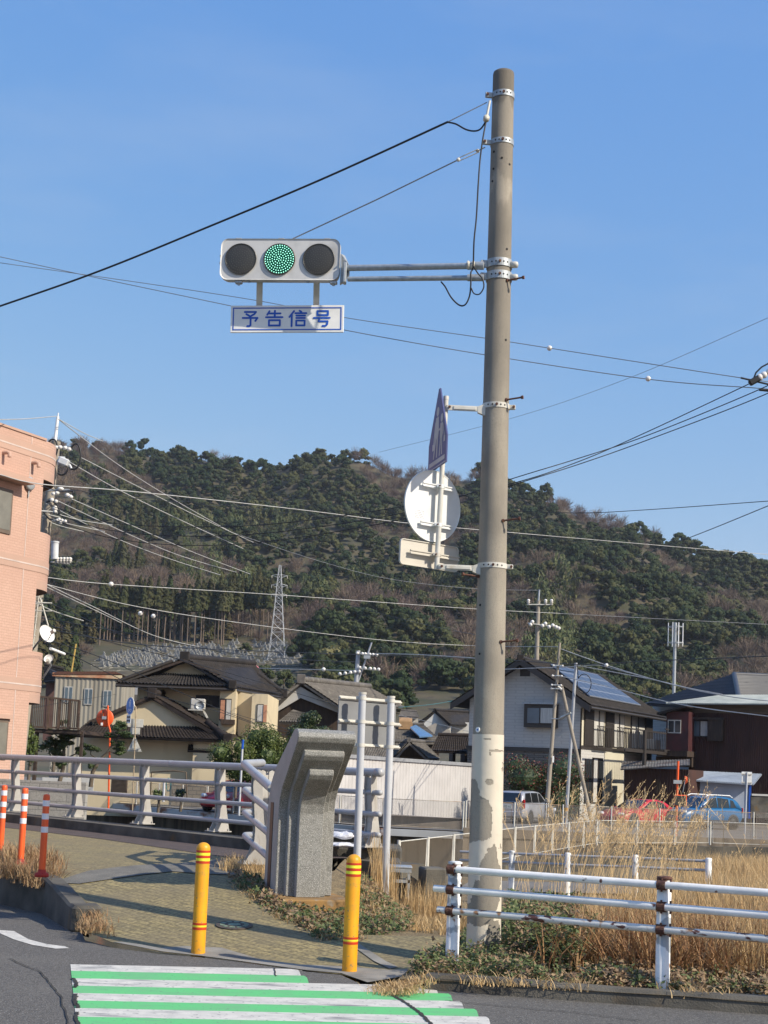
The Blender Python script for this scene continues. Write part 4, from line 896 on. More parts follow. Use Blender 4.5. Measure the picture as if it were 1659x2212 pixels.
# ================================================================ MESH FENCES
def mesh_mat(name, col, dens):
    m = bpy.data.materials.new(name); m.use_nodes = True; nt = m.node_tree; b = nt.nodes['Principled BSDF']; b.inputs['Base Color'].default_value = c4(col); b.inputs['Roughness'].default_value = .6
    tc = _n(nt, 'ShaderNodeTexCoord'); cuts = []
    for ang in (1, -1):
        sp = _n(nt, 'ShaderNodeSeparateXYZ'); nt.links.new(tc.outputs['Object'], sp.inputs[0])
        a = _n(nt, 'ShaderNodeMath'); a.operation = 'MULTIPLY_ADD'; nt.links.new(sp.outputs[2], a.inputs[0]); a.inputs[1].default_value = 1.7*ang; 
        s2 = _n(nt, 'ShaderNodeMath'); s2.operation = 'ADD'; nt.links.new(sp.outputs[0], s2.inputs[0]); nt.links.new(sp.outputs[1], s2.inputs[1]); nt.links.new(s2.outputs[0], a.inputs[2])
        fr = _n(nt, 'ShaderNodeMath'); fr.operation = 'PINGPONG'; nt.links.new(a.outputs[0], fr.inputs[0]); fr.inputs[1].default_value = 0.04
        lt = _n(nt, 'ShaderNodeMath'); lt.operation = 'LESS_THAN'; nt.links.new(fr.outputs[0], lt.inputs[0]); lt.inputs[1].default_value = 0.04*dens; cuts.append(lt)
    mx = _n(nt, 'ShaderNodeMath'); mx.operation = 'MAXIMUM'; nt.links.new(cuts[0].outputs[0], mx.inputs[0]); nt.links.new(cuts[1].outputs[0], mx.inputs[1])
    nt.links.new(mx.outputs[0], b.inputs['Alpha']); return m
M_mesh = mesh_mat('expanded metal mesh', (0.34, 0.31, 0.27), 0.14)
M_mesh_d = mesh_mat('tighter metal mesh', (0.25, 0.205, 0.15), 0.17)
M_frame_r = mat('rusting fence frame', (0.30, 0.20, 0.13), 0.7, (0.5, 0.45, 0.36), 1.5, lo=0.4, hi=0.6)
def mesh_fence(label, pts, h, name='mesh_fence', step=2.0, meshm=M_mesh, framem=M_frame_r, postm=None, base=0.08, pr=0.035, group=None):
    t = thing(name, label, 'fence', pts[0], group); postm = postm or M_galv_pale
    for a, e in zip(pts, pts[1:]):
        a = Vector(a); e = Vector(e); L = (e-a).length; k = max(1, round(L/step)); d = (e-a)/k; dn = d.normalized()
        for i in range(k):
            p = a+d*i; q = p+d; g = dn*0.10
            b = MB(); b.cyl(p, p+Vector((0, 0, h+0.03)), pr, n=8); b.build('post', postm, t)
            b = MB(); P_ = [p+g+Vector((0, 0, base)), q-g+Vector((0, 0, base)), q-g+Vector((0, 0, h)), p+g+Vector((0, 0, h))]
            b.tube(P_+[P_[0]], 0.014, 4); b.build('panel_frame', framem, t)
            b = MB(); b.quad(*P_); b.build('mesh_panel', meshm, t)
    b = MB(); b.cyl(Vector(pts[-1]), Vector(pts[-1])+Vector((0, 0, h+0.03)), pr, n=8); b.build('post', postm, t)
    return t
zf = lambda p, z: (p[0], p[1], z)
F_A = [PY(860, 1860, 29.2), PY(922, 1880, 31.2), PY(1111, 1855, 39.5), PY(1289, 1825, 50), PY(1534, 1822, 54), PY(1800, 1822, 54.5)]
F_A = [zf(p, -0.52) for p in F_A]
mesh_fence('mesh fence of pale frames along the near bank of the channel, behind the dry grass', F_A, 0.84, step=2.35, meshm=M_mesh_d, framem=M_galv_pale)
F_B = [(3.5, 57.4, GZ), (13, 57.6, GZ), (22, 57.8, GZ)]
mesh_fence('rusty framed mesh fence on the far bank in front of the parked cars', F_B, 1.15, step=2.0)
F_C = [(-16.6, 81.2, GZ), (-5.1, 65.3, GZ), (0.3, 58.0, GZ), (3.4, 57.4, GZ)]
mesh_fence('rusty framed mesh fence on the far bank in front of the white wall', F_C, 1.12, step=2.6)
# pale girder edge of the far road deck and its retaining wall
M_girder = mat('white rusting girder', (0.56, 0.56, 0.54), 0.7, (0.44, 0.43, 0.40), 0.6, stain=(0.22, 0.08, 0.03), stain_scale=0.5, stain_lo=0.56, stain_hi=0.64, stain_str=(1, 1, 2))
gl = [(-34, 103), (-16.75, 80.9), (-5.3, 65.1), (0.2, 57.6), (3.4, 57.0), (60, 57.0)]
b = MB()
for (a0, a1), (e0, e1) in zip(gl[:4], gl[1:5]): b.prism([(a0, a1, GZ-0.04), (e0, e1, GZ-0.04), (e0, e1, GZ-0.30), (a0, a1, GZ-0.30)], (0.15, 0.2, 0))
tag(b.build('deck_girder', M_girder), 'long white rusting steel girder edging the road deck across the channel', 'girder')
b = MB()
for (a0, a1), (e0, e1) in zip(gl, gl[1:]):
    o = 1.2 if a0 < 3 else 0.0; b.quad((a0+o, a1+o, -3.4), (e0+o*(e0 < 3), e1+o*(e0 < 3), -3.4), (e0+o*(e0 < 3), e1+o*(e0 < 3), GZ-0.01), (a0+o, a1+o, GZ-0.01))
tag(b.build('retaining_wall', M_conc_wall), kind='structure')
b = MB(); b.prism([(3.4, 56.95, GZ-0.2), (60, 56.95, GZ-0.2), (60, 56.95, GZ+0.14), (3.4, 56.95, GZ+0.14)], (0, 0.3, 0)); tag(b.build('parapet_kerb', M_conc_wall), kind='structure')
# ================================================================ HILL AND FOREST
RIDGE = [(-2500, 1620), (-900, 1560), (-400, 1330), (-100, 1060), (60, 945), (120, 933), (200, 940), (280, 952), (345, 960), (430, 966), (480, 975), (545, 992), (600, 972), (650, 960), (740, 966), (800, 983), (840, 1004), (880, 1000), (960, 1006), (1040, 1006),
         (1100, 1032), (1180, 1058), (1250, 1096), (1330, 1114), (1400, 1137), (1480, 1167), (1560, 1187), (1659, 1203), (1900, 1260), (2300, 1420), (4200, 1700)]
RU = np.array([p[0] for p in RIDGE], float); RV = np.array([p[1] for p in RIDGE], float)
def vnoise(x, y, s, seed=0):
    """smooth value noise on arrays"""
    rs = np.random.RandomState(seed); T = rs.rand(64, 64)
    a = np.asarray(x)/s; b = np.asarray(y)/s; ia = np.floor(a).astype(int); ib = np.floor(b).astype(int); fa = a-ia; fb = b-ib
    fa = fa*fa*(3-2*fa); fb = fb*fb*(3-2*fb); g = lambda i, j: T[i % 64, j % 64]
    return (g(ia, ib)*(1-fa)+g(ia+1, ib)*fa)*(1-fb)+(g(ia, ib+1)*(1-fa)+g(ia+1, ib+1)*fa)*fb*1.0
def hill(x, y):
    x = np.asarray(x, float); y = np.asarray(y, float)
    u = 817+3150*x/np.maximum(y, 1)
    dv = (1665+0.04*(u-830))-np.interp(u, RU, RV)
    yr = np.interp(u, [-400, 0, 800, 1659, 2300], [900, 870, 820, 740, 720])
    t = (y-150)/(yr-150); zr = 1.7+dv*yr/3150-5.5
    up = np.clip(t, 0, 1)**1.85
    z = -0.55+(zr+0.5)*np.where(t <= 1, up, np.maximum(0.0, 1-(t-1)*1.1))
    bump = (vnoise(x, y, 95, 3)-.5)*46+(vnoise(x, y, 38, 5)-.5)*16
    z = z+bump*np.clip(t*3, 0, 1)*np.clip((1-t)*3.2, 0.0, 1)*np.clip(t-0.42, 0, .3)/.3
    return z
xs = np.concatenate([np.linspace(-1500, -420, 16), np.arange(-400, 401, 8.0), np.linspace(420, 1500, 16)]); ys = np.concatenate([np.arange(150, 960, 8.0), np.linspace(1000, 2400, 10)])
GX, GY = np.meshgrid(xs, ys); HZ = hill(GX, GY); V = np.stack([GX.ravel(), GY.ravel(), HZ.ravel()], 1); nx = len(xs)
ii, jj = np.meshgrid(np.arange(nx-1), np.arange(len(ys)-1)); q = (jj*nx+ii).ravel(); F = np.stack([q, q+1, q+1+nx, q+nx], 1)
o = np_mesh('hill', V, F, M_meadow); tag(o, kind='structure')
for p in o.data.polygons: p.use_smooth = True

_YS = np.arange(155, 1200, 1.5)
def PH(u, v):                               # where a sight line meets the hillside
    r = ray(u, v); T = _YS/r.y; h = hill(r.x*T, _YS); k = np.nonzero(h >= EYE+r.z*T)[0]
    y = float(_YS[k[0]]) if len(k) else 1200.0
    t = y/r.y; return Vector((r.x*t, y, float(hill(r.x*t, y))))

rs = np.random.RandomState(11)
def crown_quads(kind, seed):
    """leaf clumps of one tree crown, unit-ish metres: (n,4,3)"""
    r = np.random.RandomState(seed); Q = []
    def leafq(c, nrm, s, el=1.0, upv=None):
        nrm = nrm/ (np.linalg.norm(nrm)+1e-6); a = np.cross(nrm, r.randn(3)) if upv is None else upv; a = a/(np.linalg.norm(a)+1e-6); b = np.cross(nrm, a)
        a = a*s*el; b = b*s; return np.array([c-a-b, c+a-b*r.uniform(.5, 1), c+a+b, c-a*r.uniform(.6, 1)+b])
    if kind == 'broad':
        lumps = []
        for k in range(15):
            a = r.uniform(0, 2*PI); rr = 3.0*r.rand()**.6*(1 if k else 0); lumps.append((np.array([rr*math.cos(a), rr*math.sin(a), 5.6-rr*rr*.33+r.uniform(-1.0, .6)]), r.uniform(.8, 1.45)))
        for c, R in lumps:
            for k in range(40):
                d = r.randn(3); d /= np.linalg.norm(d); d[2] = abs(d[2])*.9+(-0.25 if r.rand() < .25 else 0); p = c+d*R*r.uniform(.82, 1.12)*np.array([1, 1, .8])
                Q.append(leafq(p, d+r.randn(3)*.32, r.uniform(.13, .30)))
            for i in range(3):                 # solid heart of the clump
                for j in range(7):
                    vs = []
                    for ii_, jj_ in ((i, j), (i, j+1), (i+1, j+1), (i+1, j)):
                        th = PI*ii_/3*0.85; ph = 2*PI*jj_/7; vs.append(c+R*.78*np.array([math.sin(th)*math.cos(ph), math.sin(th)*math.sin(ph), math.cos(th)*.85]))
                    Q.append(np.array(vs))
    elif kind == 'cedar':
        H = 10.0
        for k in range(330):
            t = r.rand()**.8; z = 1.2+t*(H-1.2); R = (1-t)*2.1+.15; a = r.uniform(0, 2*PI); R *= 1+.25*math.sin(z*3.1+a*2)
            d = np.array([math.cos(a), math.sin(a), .5]); p = np.array([R*math.cos(a), R*math.sin(a), z]); Q.append(leafq(p, d+r.randn(3)*.35, r.uniform(.2, .36)))
        for i in range(5):
            for j in range(7):
                vs = []
                for ii_, jj_ in ((i, j), (i, j+1), (i+1, j+1), (i+1, j)):
                    t = ii_/5; R = (1-t)*1.7+.05; a = 2*PI*jj_/7; vs.append(np.array([R*math.cos(a), R*math.sin(a), 1.3+t*(H-1.4)]))
                Q.append(np.array(vs))
    elif kind == 'bamboo':
        for s in range(9):
            bx_, by_ = r.uniform(-2, 2, 2); H = r.uniform(6, 9.5); la = r.uniform(0, 2*PI)
            for k in range(26):
                t = .25+.75*r.rand(); be = (t**3)*1.3; p = np.array([bx_+be*math.cos(la), by_+be*math.sin(la), H*t-be*.3])+r.randn(3)*np.array([.35, .35, .3])
                Q.append(leafq(p, np.array([math.cos(la), math.sin(la), .7])+r.randn(3)*.4, r.uniform(.12, .24), 2.0, np.array([.3*math.cos(la), .3*math.sin(la), -1])+r.randn(3)*.3))
    elif kind == 'bare':
        for s in range(260):
            a = r.uniform(0, 2*PI); el = r.uniform(.25, 1.45); L = r.uniform(1.2, 3.0); st = np.array([0, 0, r.uniform(1.2, 3.6)])+np.array([math.cos(a), math.sin(a), 0])*r.uniform(0, 1.8)
            d = np.array([math.cos(a)*math.cos(el), math.sin(a)*math.cos(el), math.sin(el)]); c = st+d*L*.5+np.array([0, 0, r.uniform(0, 1.5)])
            Q.append(leafq(c, r.randn(3), .045, L/.09, d)[:, :])
        for s in range(60):
            p = r.randn(3)*np.array([1.5, 1.5, 1.0])+np.array([0, 0, 4.6]); Q.append(leafq(p, r.randn(3), .10))
    return np.array(Q)
TPL = {k: [crown_quads(k, 100+7*i+sd) for i in range(4)] for k, sd in (('broad', 1), ('cedar', 2), ('bamboo', 3), ('bare', 4))}
M_fbroad = mat('evergreen foliage', (0.036, 0.056, 0.022), 0.7, (0.018, 0.032, 0.014), 0.03, attr=(0.082, 0.085, 0.034), spec=0.12)
M_fcedar = mat('cedar foliage', (0.045, 0.062, 0.022), 0.7, (0.024, 0.036, 0.014), 0.2, attr=(0.085, 0.068, 0.032), spec=0.12)
M_fbamboo = mat('bamboo foliage', (0.085, 0.105, 0.04), 0.6, (0.06, 0.08, 0.03), 0.2, attr=(0.13, 0.13, 0.055), spec=0.15)
M_fbare = mat('bare winter twigs', (0.125, 0.088, 0.078), 0.9, (0.09, 0.065, 0.055), 0.3, attr=(0.20, 0.15, 0.10))
def visible_uv(x, y, z):
    P = np.stack([x, y, z-EYE], -1); f = P@np.array(F_); return PPU+FPX*(P@np.array(R_))/f, PPV-FPX*(P@np.array(U_))/f
# planting grid
pts = []
y = 262.0
while y < 905:
    step = 6.2 if y < 700 else 5.8
    wdt = 0.30*y+30
    for x in np.arange(-wdt, wdt, step): pts.append((x+rs.uniform(-2.6, 2.6), y+rs.uniform(-2.6, 2.6)))
    y += step*1.0 if y < 650 else step*1.25
pts = np.array(pts); X, Y = pts[:, 0], pts[:, 1]; Z = hill(X, Y); U, Vv = visible_uv(X, Y, Z)
yrid = np.interp(U, [-400, 0, 800, 1659, 2300], [900, 870, 820, 740, 720])
low = np.interp(U, [-200, 150, 190, 210, 600, 640, 700, 860, 900, 1000, 1040, 1100, 1659], [330, 360, 420, 455, 455, 440, 330, 318, 375, 375, 330, 270, 270])
keep = (Y > low) & (Y < yrid+14) & (U > -60) & (U < 1760)
X, Y, Z, U, Vv = X[keep], Y[keep], Z[keep], U[keep], Vv[keep]
n1 = vnoise(X, Y, 34, 21)+.35*(vnoise(X, Y, 11, 22)-.5); n2 = vnoise(X, Y, 48, 31)+.3*(vnoise(X, Y, 12, 32)-.5); tt = (Y-150)/(np.interp(U, [-400, 0, 800, 1659], [900, 870, 820, 740])-150)
kind = np.full(len(X), 0)
kind[(n1 > .60) | ((U > 950) & (n1 > .50))] = 3                                # leafless patches, more of them on the right
kind[(U < 620) & (n2 > .40) & (tt < .80) & (kind == 0)] = 1                                # planted cedars at the left
kind[(U > 380) & (U < 980) & (Vv > 1140) & (Vv < 1300) & (n2 > .35) & (n1 < .60)] = 2      # bamboo belt
kind[(U > 1100) & (U < 1240) & (Vv > 1180) & (n2 > .6)] = 2
kn = ['broad', 'cedar', 'bamboo', 'bare']; km = [M_fbroad, M_fcedar, M_fbamboo, M_fbare]
allV, mi, tint = [], [], []
for k in range(4):
    idx = np.where(kind == k)[0]
    for t_ in range(4):
        sel = idx[t_::4]; T = TPL[kn[k]][t_]; n = len(T)
        for i in sel:
            a = rs.uniform(0, 2*PI); s = (.62+.95*rs.rand()**1.7)*(1.0 if k != 3 else .95); ca, sa = math.cos(a)*s, math.sin(a)*s
            P = T.reshape(-1, 3); W = np.empty_like(P); W[:, 0] = P[:, 0]*ca-P[:, 1]*sa+X[i]; W[:, 1] = P[:, 0]*sa+P[:, 1]*ca+Y[i]; W[:, 2] = P[:, 2]*s*rs.uniform(.85, 1.2)+Z[i]-1.0
            allV.append(W); mi.append(np.full(n, k)); tint.append(np.full(n, np.clip(rs.rand()**1.8*1.0+.25*(vnoise(X[i], Y[i], 20, 77)-.5), 0, 1)))
allV = np.concatenate(allV); F = np.arange(len(allV)).reshape(-1, 4)
o = np_mesh('forest', allV, F, km, np.concatenate(mi), {'tint': np.concatenate(tint)})
tag(o, kind='stuff'); o['label'] = 'mixed winter forest of evergreen, cedar, bamboo and bare trees covering the hill'; o['category'] = 'forest'

# tall cedars with bare trunks at the lower edge of the forest, above the graves
M_trunk = mat('pale cedar trunk', (0.17, 0.13, 0.10), 0.9, (0.085, 0.065, 0.05), 0.8, stretch=(1, 1, .2))
def leaf_obj(name, Tq, m, parent, off=(0, 0, 0), s=1.0, tintv=.2):
    P = Tq.reshape(-1, 3)*s+np.array(off); o = np_mesh(name, P, np.arange(len(P)).reshape(-1, 4), m, None, {'tint': np.full(len(Tq), tintv)+np.random.RandomState(3).rand(len(Tq))*.2})
    o.parent = parent; ORG[o] = Vector((0, 0, 0)); return o
protos = []
for k in range(3):
    t = thing('cedar_tree', 'tall cedar with a bare trunk at the lower forest edge above the graves', 'tree', (0, 0, 0), 'cedars along the forest edge')
    b = MB(); r_ = random.Random(k); b.tube([(0, 0, -1), (r_.uniform(-.1, .1), 0, 5), (r_.uniform(-.2, .2), 0, 11), (0, 0, 17)], [.26, .22, .18, .07], 7); b.build('trunk', M_trunk, t)
    leaf_obj('crown', TPL['cedar'][k], M_fcedar, t, (0, 0, 9.5), 1.0, .15+.1*k)
    protos.append(t)
rr = random.Random(5); k = 0
for u in np.arange(205, 575, 7.6):
    uu = u+rr.uniform(-3, 3); p = PH(uu, 1397+rr.uniform(-6, 6)-(8 if uu > 480 else 0)); p.y += 6; p.z = float(hill(p.x, p.y))
    t = protos[k] if k < 3 else copy_tree(protos[k % 3]); t.location = p; t.scale = (rr.uniform(.8, 1.1),)*2+(rr.uniform(.85, 1.1),); t.rotation_euler.z = rr.uniform(0, 6); k += 1
# a few lighter trunks on the left edge and two round trees standing clear of the wood
def single_tree(label, u, v, kind_i, s, m=None, name='tree', Y=None, group=None, tr_h=2.0):
    p = PH(u, v) if Y is None else PY(u, v, Y)
    t = thing(name, label, 'tree', p, group)
    b = MB(); b.tube([p-Vector((0, 0, .6)), p+Vector((0.1, 0, tr_h*s)), p+Vector((.0, .1, 4.2*s))], [.22*s, .16*s, .08*s], 7); b.build('trunk', M_trunk, t)
    o = leaf_obj('crown', TPL[kn[kind_i]][int(u) % 4], m or km[kind_i], t, (0, 0, -1.0*s), s, .3); return t
single_tree('dark rounded tree standing beside the steel pylon foot, left of its legs', 570, 1475, 0, .85, Y=380)
single_tree('round evergreen tree in front of the steel pylon legs', 612, 1492, 0, .95, Y=355)
single_tree('yellowish green broad tree at the foot of the hill right of the pylon', 712, 1462, 0, 1.5, m=mat('olive foliage', (0.10, 0.10, 0.03), .7, (0.06, 0.07, 0.02), .2, attr=(0.15, 0.13, 0.04)))
single_tree('small dark bush growing among the graves below the forest', 530, 1412, 0, .6)

# ================================================================ CEMETERY
M_grave = mat('pale grey gravestone', (0.27, 0.27, 0.255), 0.6, (0.17, 0.17, 0.165), 1.0); M_grave_d = mat('dark gravestone', (0.15, 0.155, 0.155), 0.4, (0.10, 0.10, 0.105), 1.0); M_terr = mat('grave terrace stone', (0.26, 0.25, 0.22), 0.9, (0.14, 0.135, 0.12), .5)
gp = []
for (hb, hp, w_, dk) in ((.5, .6, .38, 0), (.6, .75, .42, 0), (.7, .6, .5, 1), (.45, .95, .34, 0)):
    b = MB(); b.box((0, 0, hb*.25-.3), (1.5, 1.3, hb*.5+.6), bev=.03); b.box((0, 0, hb*.75), (.95, .85, hb*.5), bev=.03); b.box((0, 0, hb+hp/2), (w_, w_, hp), bev=.04); b.box((-.45, -.45, hb*.7), (.14, .14, hb*.5), 0); b.box((.45, -.45, hb*.7), (.14, .14, hb*.5), 0)
    o = b.build('gravestone', M_grave_d if dk else M_grave, local=True); gp.append(o)
    tag(o, 'square grey stone grave pillar in the hillside cemetery below the forest', 'gravestone', 'gravestones of the hillside cemetery')
cnt = 0; g0 = True
for row in range(12):
    v = 1390+row*5.0
    for u in np.arange(200, 645, 9.2):
        uu = u+rr.uniform(-3, 3)+row*2.3
        vtop = np.interp(uu, [200, 260, 330, 400, 470, 520, 560, 650], [1428, 1412, 1402, 1399, 1394, 1390, 1388, 1390])
        if v < vtop-2 or cnt > 285: continue
        if rr.random() < (.22 if uu < 460 else .42): continue
        if 515 < uu < 548 and v < 1415: continue
        p = PH(uu, v+rr.uniform(-1.5, 1.5)); k = rr.choice([0, 0, 1, 2, 3])
        o = gp[k] if cnt < 4 and (k := cnt) is not None else gp[k].copy()
        if cnt >= 4: C.objects.link(o)
        o.location = p; o.rotation_euler = (0, 0, rr.uniform(-.12, .12)-.35); o.scale = (rr.uniform(.85, 1.2),)*2+(rr.uniform(.8, 1.25),); cnt += 1
b = MB()
for row in range(11):
    v = 1394+row*5.6; pr = None
    for u in range(196, 660, 8):
        vtop = np.interp(u, [200, 260, 330, 400, 470, 520, 560, 650], [1428, 1412, 1402, 1399, 1394, 1390, 1388, 1390])
        if v < vtop: pr = None; continue
        p = PH(u, v)
        if pr is not None and abs(p.y-pr.y) < 12: b.prism([pr-Vector((0, 0, .8)), p-Vector((0, 0, .8)), p+Vector((0, 0, .25)), pr+Vector((0, 0, .25))], (0, .5, 0))
        pr = p
o = b.build('terrace_walls', M_terr); tag(o, kind='structure')

# ================================================================ PYLON
M_lattice = mat('galvanised lattice steel', (0.52, 0.54, 0.56), 0.5, (0.4, 0.42, 0.44), .5, metal=.2)
def pylon(label, base, top, wb, wt):
    H = top.z-base.z; t = thing('pylon', label, 'pylon', base)
    lean = (top-base)/H
    def c(z, i, j): 
        f = z/H; w_ = wb*(1-f)**1.15+wt*f if f < .72 else (wb*(.28)**1.15+wt*.72)*(1-f)/.28*.75+wt*.6+.15
        return base+lean*z+Vector((i*w_/2, j*w_/2, 0))
    b = MB(); lv = [0]; 
    while lv[-1] < H*.97: lv.append(min(H, lv[-1]+max(1.6, 4.6*(1-lv[-1]/H))))
    for i in (-1, 1):
        for j in (-1, 1): b.tube([c(z, i, j) for z in lv], .085, 4)
    b.build('legs', M_lattice, t); b = MB()
    for z0, z1 in zip(lv, lv[1:]):
        for (i0, j0), (i1, j1) in (((-1, -1), (1, -1)), ((1, -1), (1, 1)), ((1, 1), (-1, 1)), ((-1, 1), (-1, -1))):
            b.tube([c(z0, i0, j0), c(z1, i1, j1)], .05, 4); b.tube([c(z0, i1, j1), c(z1, i0, j0)], .05, 4); b.tube([c(z1, i0, j0), c(z1, i1, j1)], .05, 4)
    b.build('bracing', M_lattice, t)
    for f in (.90, .81, .72):
        b = MB(); z = H*f; L = 2.3
        for s in (-1, 1):
            e = base+lean*z+Vector((s*L, 0, .15))
            for j in (-1, 1): b.tube([c(z-.5, s, j), e], .05, 4); b.tube([c(z+.4, s, j), e], .05, 4)
            b.cyl(e, e-Vector((0, 0, .9)), .09, n=6, mi=1)
        b.build('cross_arm', [M_lattice, M_galv_pale], t)
    return t
pb = PY(597, 1452, 430); pt = PY(603, 1221, 430); pt.x = pb.x+(pt.x-pb.x)*.6; pylon('steel lattice pylon rising in front of the hill beside the cemetery', pb, pt, 5.6, .7)
pt = PY(1409, 1452, 560); pb = Vector((pt.x, pt.y, pt.z-30)); pylon('top of a distant lattice pylon showing between the solar roof and the dark roof', pb, pt, 5.6, .7)
# ================================================================ FACADE HELPER
class Face:
    """a vertical wall plane through P0 running along d; faces the side of 'n'"""
    def __init__(s, P0, d, flip=False):
        s.P0 = Vector(P0); s.d = Vector((d[0], d[1], 0)).normalized(); s.n = Vector((s.d.y, -s.d.x, 0))
        if flip: s.n = -s.n
    def pt(s, u, v, o=0.0):
        r = ray(u, v); c = Vector((0, 0, EYE)); P = s.P0+s.n*o; t = (P-c).dot(s.n)/r.dot(s.n); return c+r*t
    def rect(s, b, u0, v0, u1, v1, o0, o1, mi=0, z0=None, bev=0):
        a = s.pt(u0, (v0+v1)/2); e = s.pt(u1, (v0+v1)/2); zt = s.pt((u0+u1)/2, v0).z; zb = s.pt((u0+u1)/2, v1).z if z0 is None else z0
        xa = (a-s.P0).dot(s.d); xe = (e-s.P0).dot(s.d)
        c = s.P0+s.d*((xa+xe)/2)+s.n*((o0+o1)/2); c.z = (zt+zb)/2
        return b.box(c, (abs(xe-xa), abs(o1-o0), abs(zt-zb)), mi, rz=math.atan2(s.d.y, s.d.x), bev=bev)
    def poly(s, b, pts, o0, o1, mi=0): return b.prism([s.pt(u, v)+s.n*o0 for u, v in pts], tuple(s.n*(o1-o0)), mi)
def roof(b, A, B_, C_, D, ribs, rows, amp=0.05, step=0.04, mi=0, thick=0.12, wave=None):
    """tiled slope: A-B eave (left-right), D-C ridge; ribs run up the slope"""
    A, B_, C_, D = map(Vector, (A, B_, C_, D)); nrm = (B_-A).cross(D-A).normalized()
    if nrm.z < 0: nrm = -nrm
    nu_ = ribs*4; vs = []; rowsT = []
    for j in range(rows+1):
        for s_ in ((0,) if j == 0 else ((1, 0) if j < rows else (1,))): rowsT.append((j/rows, s_))
    for t, s_ in rowsT:
        for i in range(nu_+1):
            a = i/nu_; p = (A.lerp(B_, a)).lerp(D.lerp(C_, a), t); h = amp*(0.5+0.5*math.cos(2*PI*a*ribs))**1.5+(0 if s_ else step); vs.append(p+nrm*h)
    k = nu_+1; fs = [(j*k+i, j*k+i+1, (j+1)*k+i+1, (j+1)*k+i) for j in range(len(rowsT)-1) for i in range(nu_)]
    b.add(vs, fs, mi, True)
    b.prism([A, B_, C_, D], tuple(-nrm*thick), mi)
    return b
def ridge(b, p, q, r=0.14, mi=0, ends=True):
    p, q = Vector(p), Vector(q); b.tube([p, q], r, 10, mi)
    if ends: b.box(p, (r*2.6, r*1.6, r*3.0), mi, bev=.03); 
M_tile = mat('dark glazed roof tile', (0.032, 0.027, 0.025), 0.7, (0.02, 0.018, 0.017), 2.5, spec=.22, stain=(0.06, 0.05, 0.043), stain_scale=3, stain_lo=.55, stain_hi=.8)
M_tile_g = mat('grey weathered roof tile', (0.14, 0.125, 0.11), 0.8, (0.075, 0.068, 0.06), 2.0, stain=(0.19, 0.175, 0.15), stain_scale=4, stain_lo=.55, stain_hi=.7)
M_tile_b = mat('brownish roof tile', (0.042, 0.033, 0.029), 0.75, (0.026, 0.021, 0.019), 2.5, spec=.2)
M_stucco = mat('cream stucco', (0.62, 0.52, 0.345), 0.9, (0.55, 0.46, 0.305), 0.8, bump=.2, bscale=30, stain=(0.36, 0.30, 0.2), stain_scale=.7, stain_str=(2, 2, .3), stain_lo=.6, stain_hi=.85)
M_wood = mat('dark brown timber', (0.06, 0.038, 0.026), 0.8, (0.03, 0.02, 0.015), 3, stretch=(4, 4, .5))
M_glass = mat('window glass', (0.03, 0.035, 0.04), 0.08, (0.025, 0.03, 0.035), 1)
M_glass_blue = mat('bluish window glass', (0.10, 0.14, 0.17), 0.12, (0.06, 0.09, 0.11), .8)
M_curtain = mat('white curtain', (0.55, 0.54, 0.50), 0.9, (0.38, 0.37, 0.34), 6, stretch=(5, 5, .3))
M_wframe = mat('dark window frame', (0.035, 0.028, 0.025), 0.5); M_aframe = mat('pale window frame', (0.48, 0.47, 0.44), 0.5); M_salmon = mat('salmon shutter slats', (0.50, 0.24, 0.14), .7, (0.36, 0.17, 0.10), 30, stretch=(.1, .1, 1))
M_plaster = mat('white plaster', (0.56, 0.55, 0.52), .9, (0.44, 0.43, 0.40), 1)
def window(f, u0, v0, u1, v1, parent, frame=M_wframe, glass=M_glass, bars=1, curtain=None, o=0.0, fw=0.06):
    b = MB(); f.rect(b, u0, v0, u1, v1, o-0.02, o+0.035); w_ = b.build('window', frame, parent)
    b = MB(); du = (u1-u0)/(bars+1); fu = fw/SX(f.pt(u0, v0).y)
    fu = min(fu, (u1-u0)*.12)
    for k in range(bars+1):
        f.rect(b, u0+du*k+fu*.8, v0+fu, u0+du*(k+1)-fu*.4, v1-fu, o+0.036, o+0.042, mi=(1 if curtain and k in curtain else 0))
    b.build('pane', [glass, M_curtain], w_); return w_

# ================================================================ PINK TILED APARTMENT BLOCK (left)
M_brick = brick_mat('pink facing tile', (0.56, 0.365, 0.285), (0.53, 0.34, 0.262), (0.40, 0.255, 0.195), 0.23, 0.068, 0.005, rough=.8, noise_amt=.12, bump=.12, stain=(0.44, 0.27, 0.21), stain_scale=.5, hi=.9)
M_pband = mat('plain pink render', (0.48, 0.315, 0.245), .85, (0.44, 0.29, 0.225), 1.5); M_groove = mat('pale joint line', (0.60, 0.50, 0.45), .8); M_soffit = mat('brown soffit', (0.16, 0.085, 0.05), .9)
ap = thing('apartment_building', 'pink tiled apartment block with rounded corner balconies at the left edge', 'building', (-8.9, 37.0, GZ))
adx = Vector((0.44, 0.898, 0)); anx = Vector((0.898, -0.44, 0))
FA = Face((-8.9, 37.0, 0), adx)
if FA.n.x < 0: FA.n = -FA.n
def vz_at(v, u=60, Y=37.0): return PY(u, v, Y).z
ztop = PY(84, 952, 37).z
b = MB(); c0 = Vector((-8.9, 37, GZ)); b.prism([c0, c0-adx*14, c0-adx*14-anx*9, c0-anx*9], (0, 0, ztop-GZ)); b.build('wall', M_brick, ap)
b = MB(); b.prism([c0+Vector((0, 0, ztop-GZ))+adx*0.0+anx*.03, c0+Vector((0, 0, ztop-GZ))-adx*14+anx*.03, c0+Vector((0, 0, ztop-GZ))-adx*14-anx*9, c0+Vector((0, 0, ztop-GZ))-anx*9], (0, 0, 0.06)); b.build('coping', M_pband, ap)
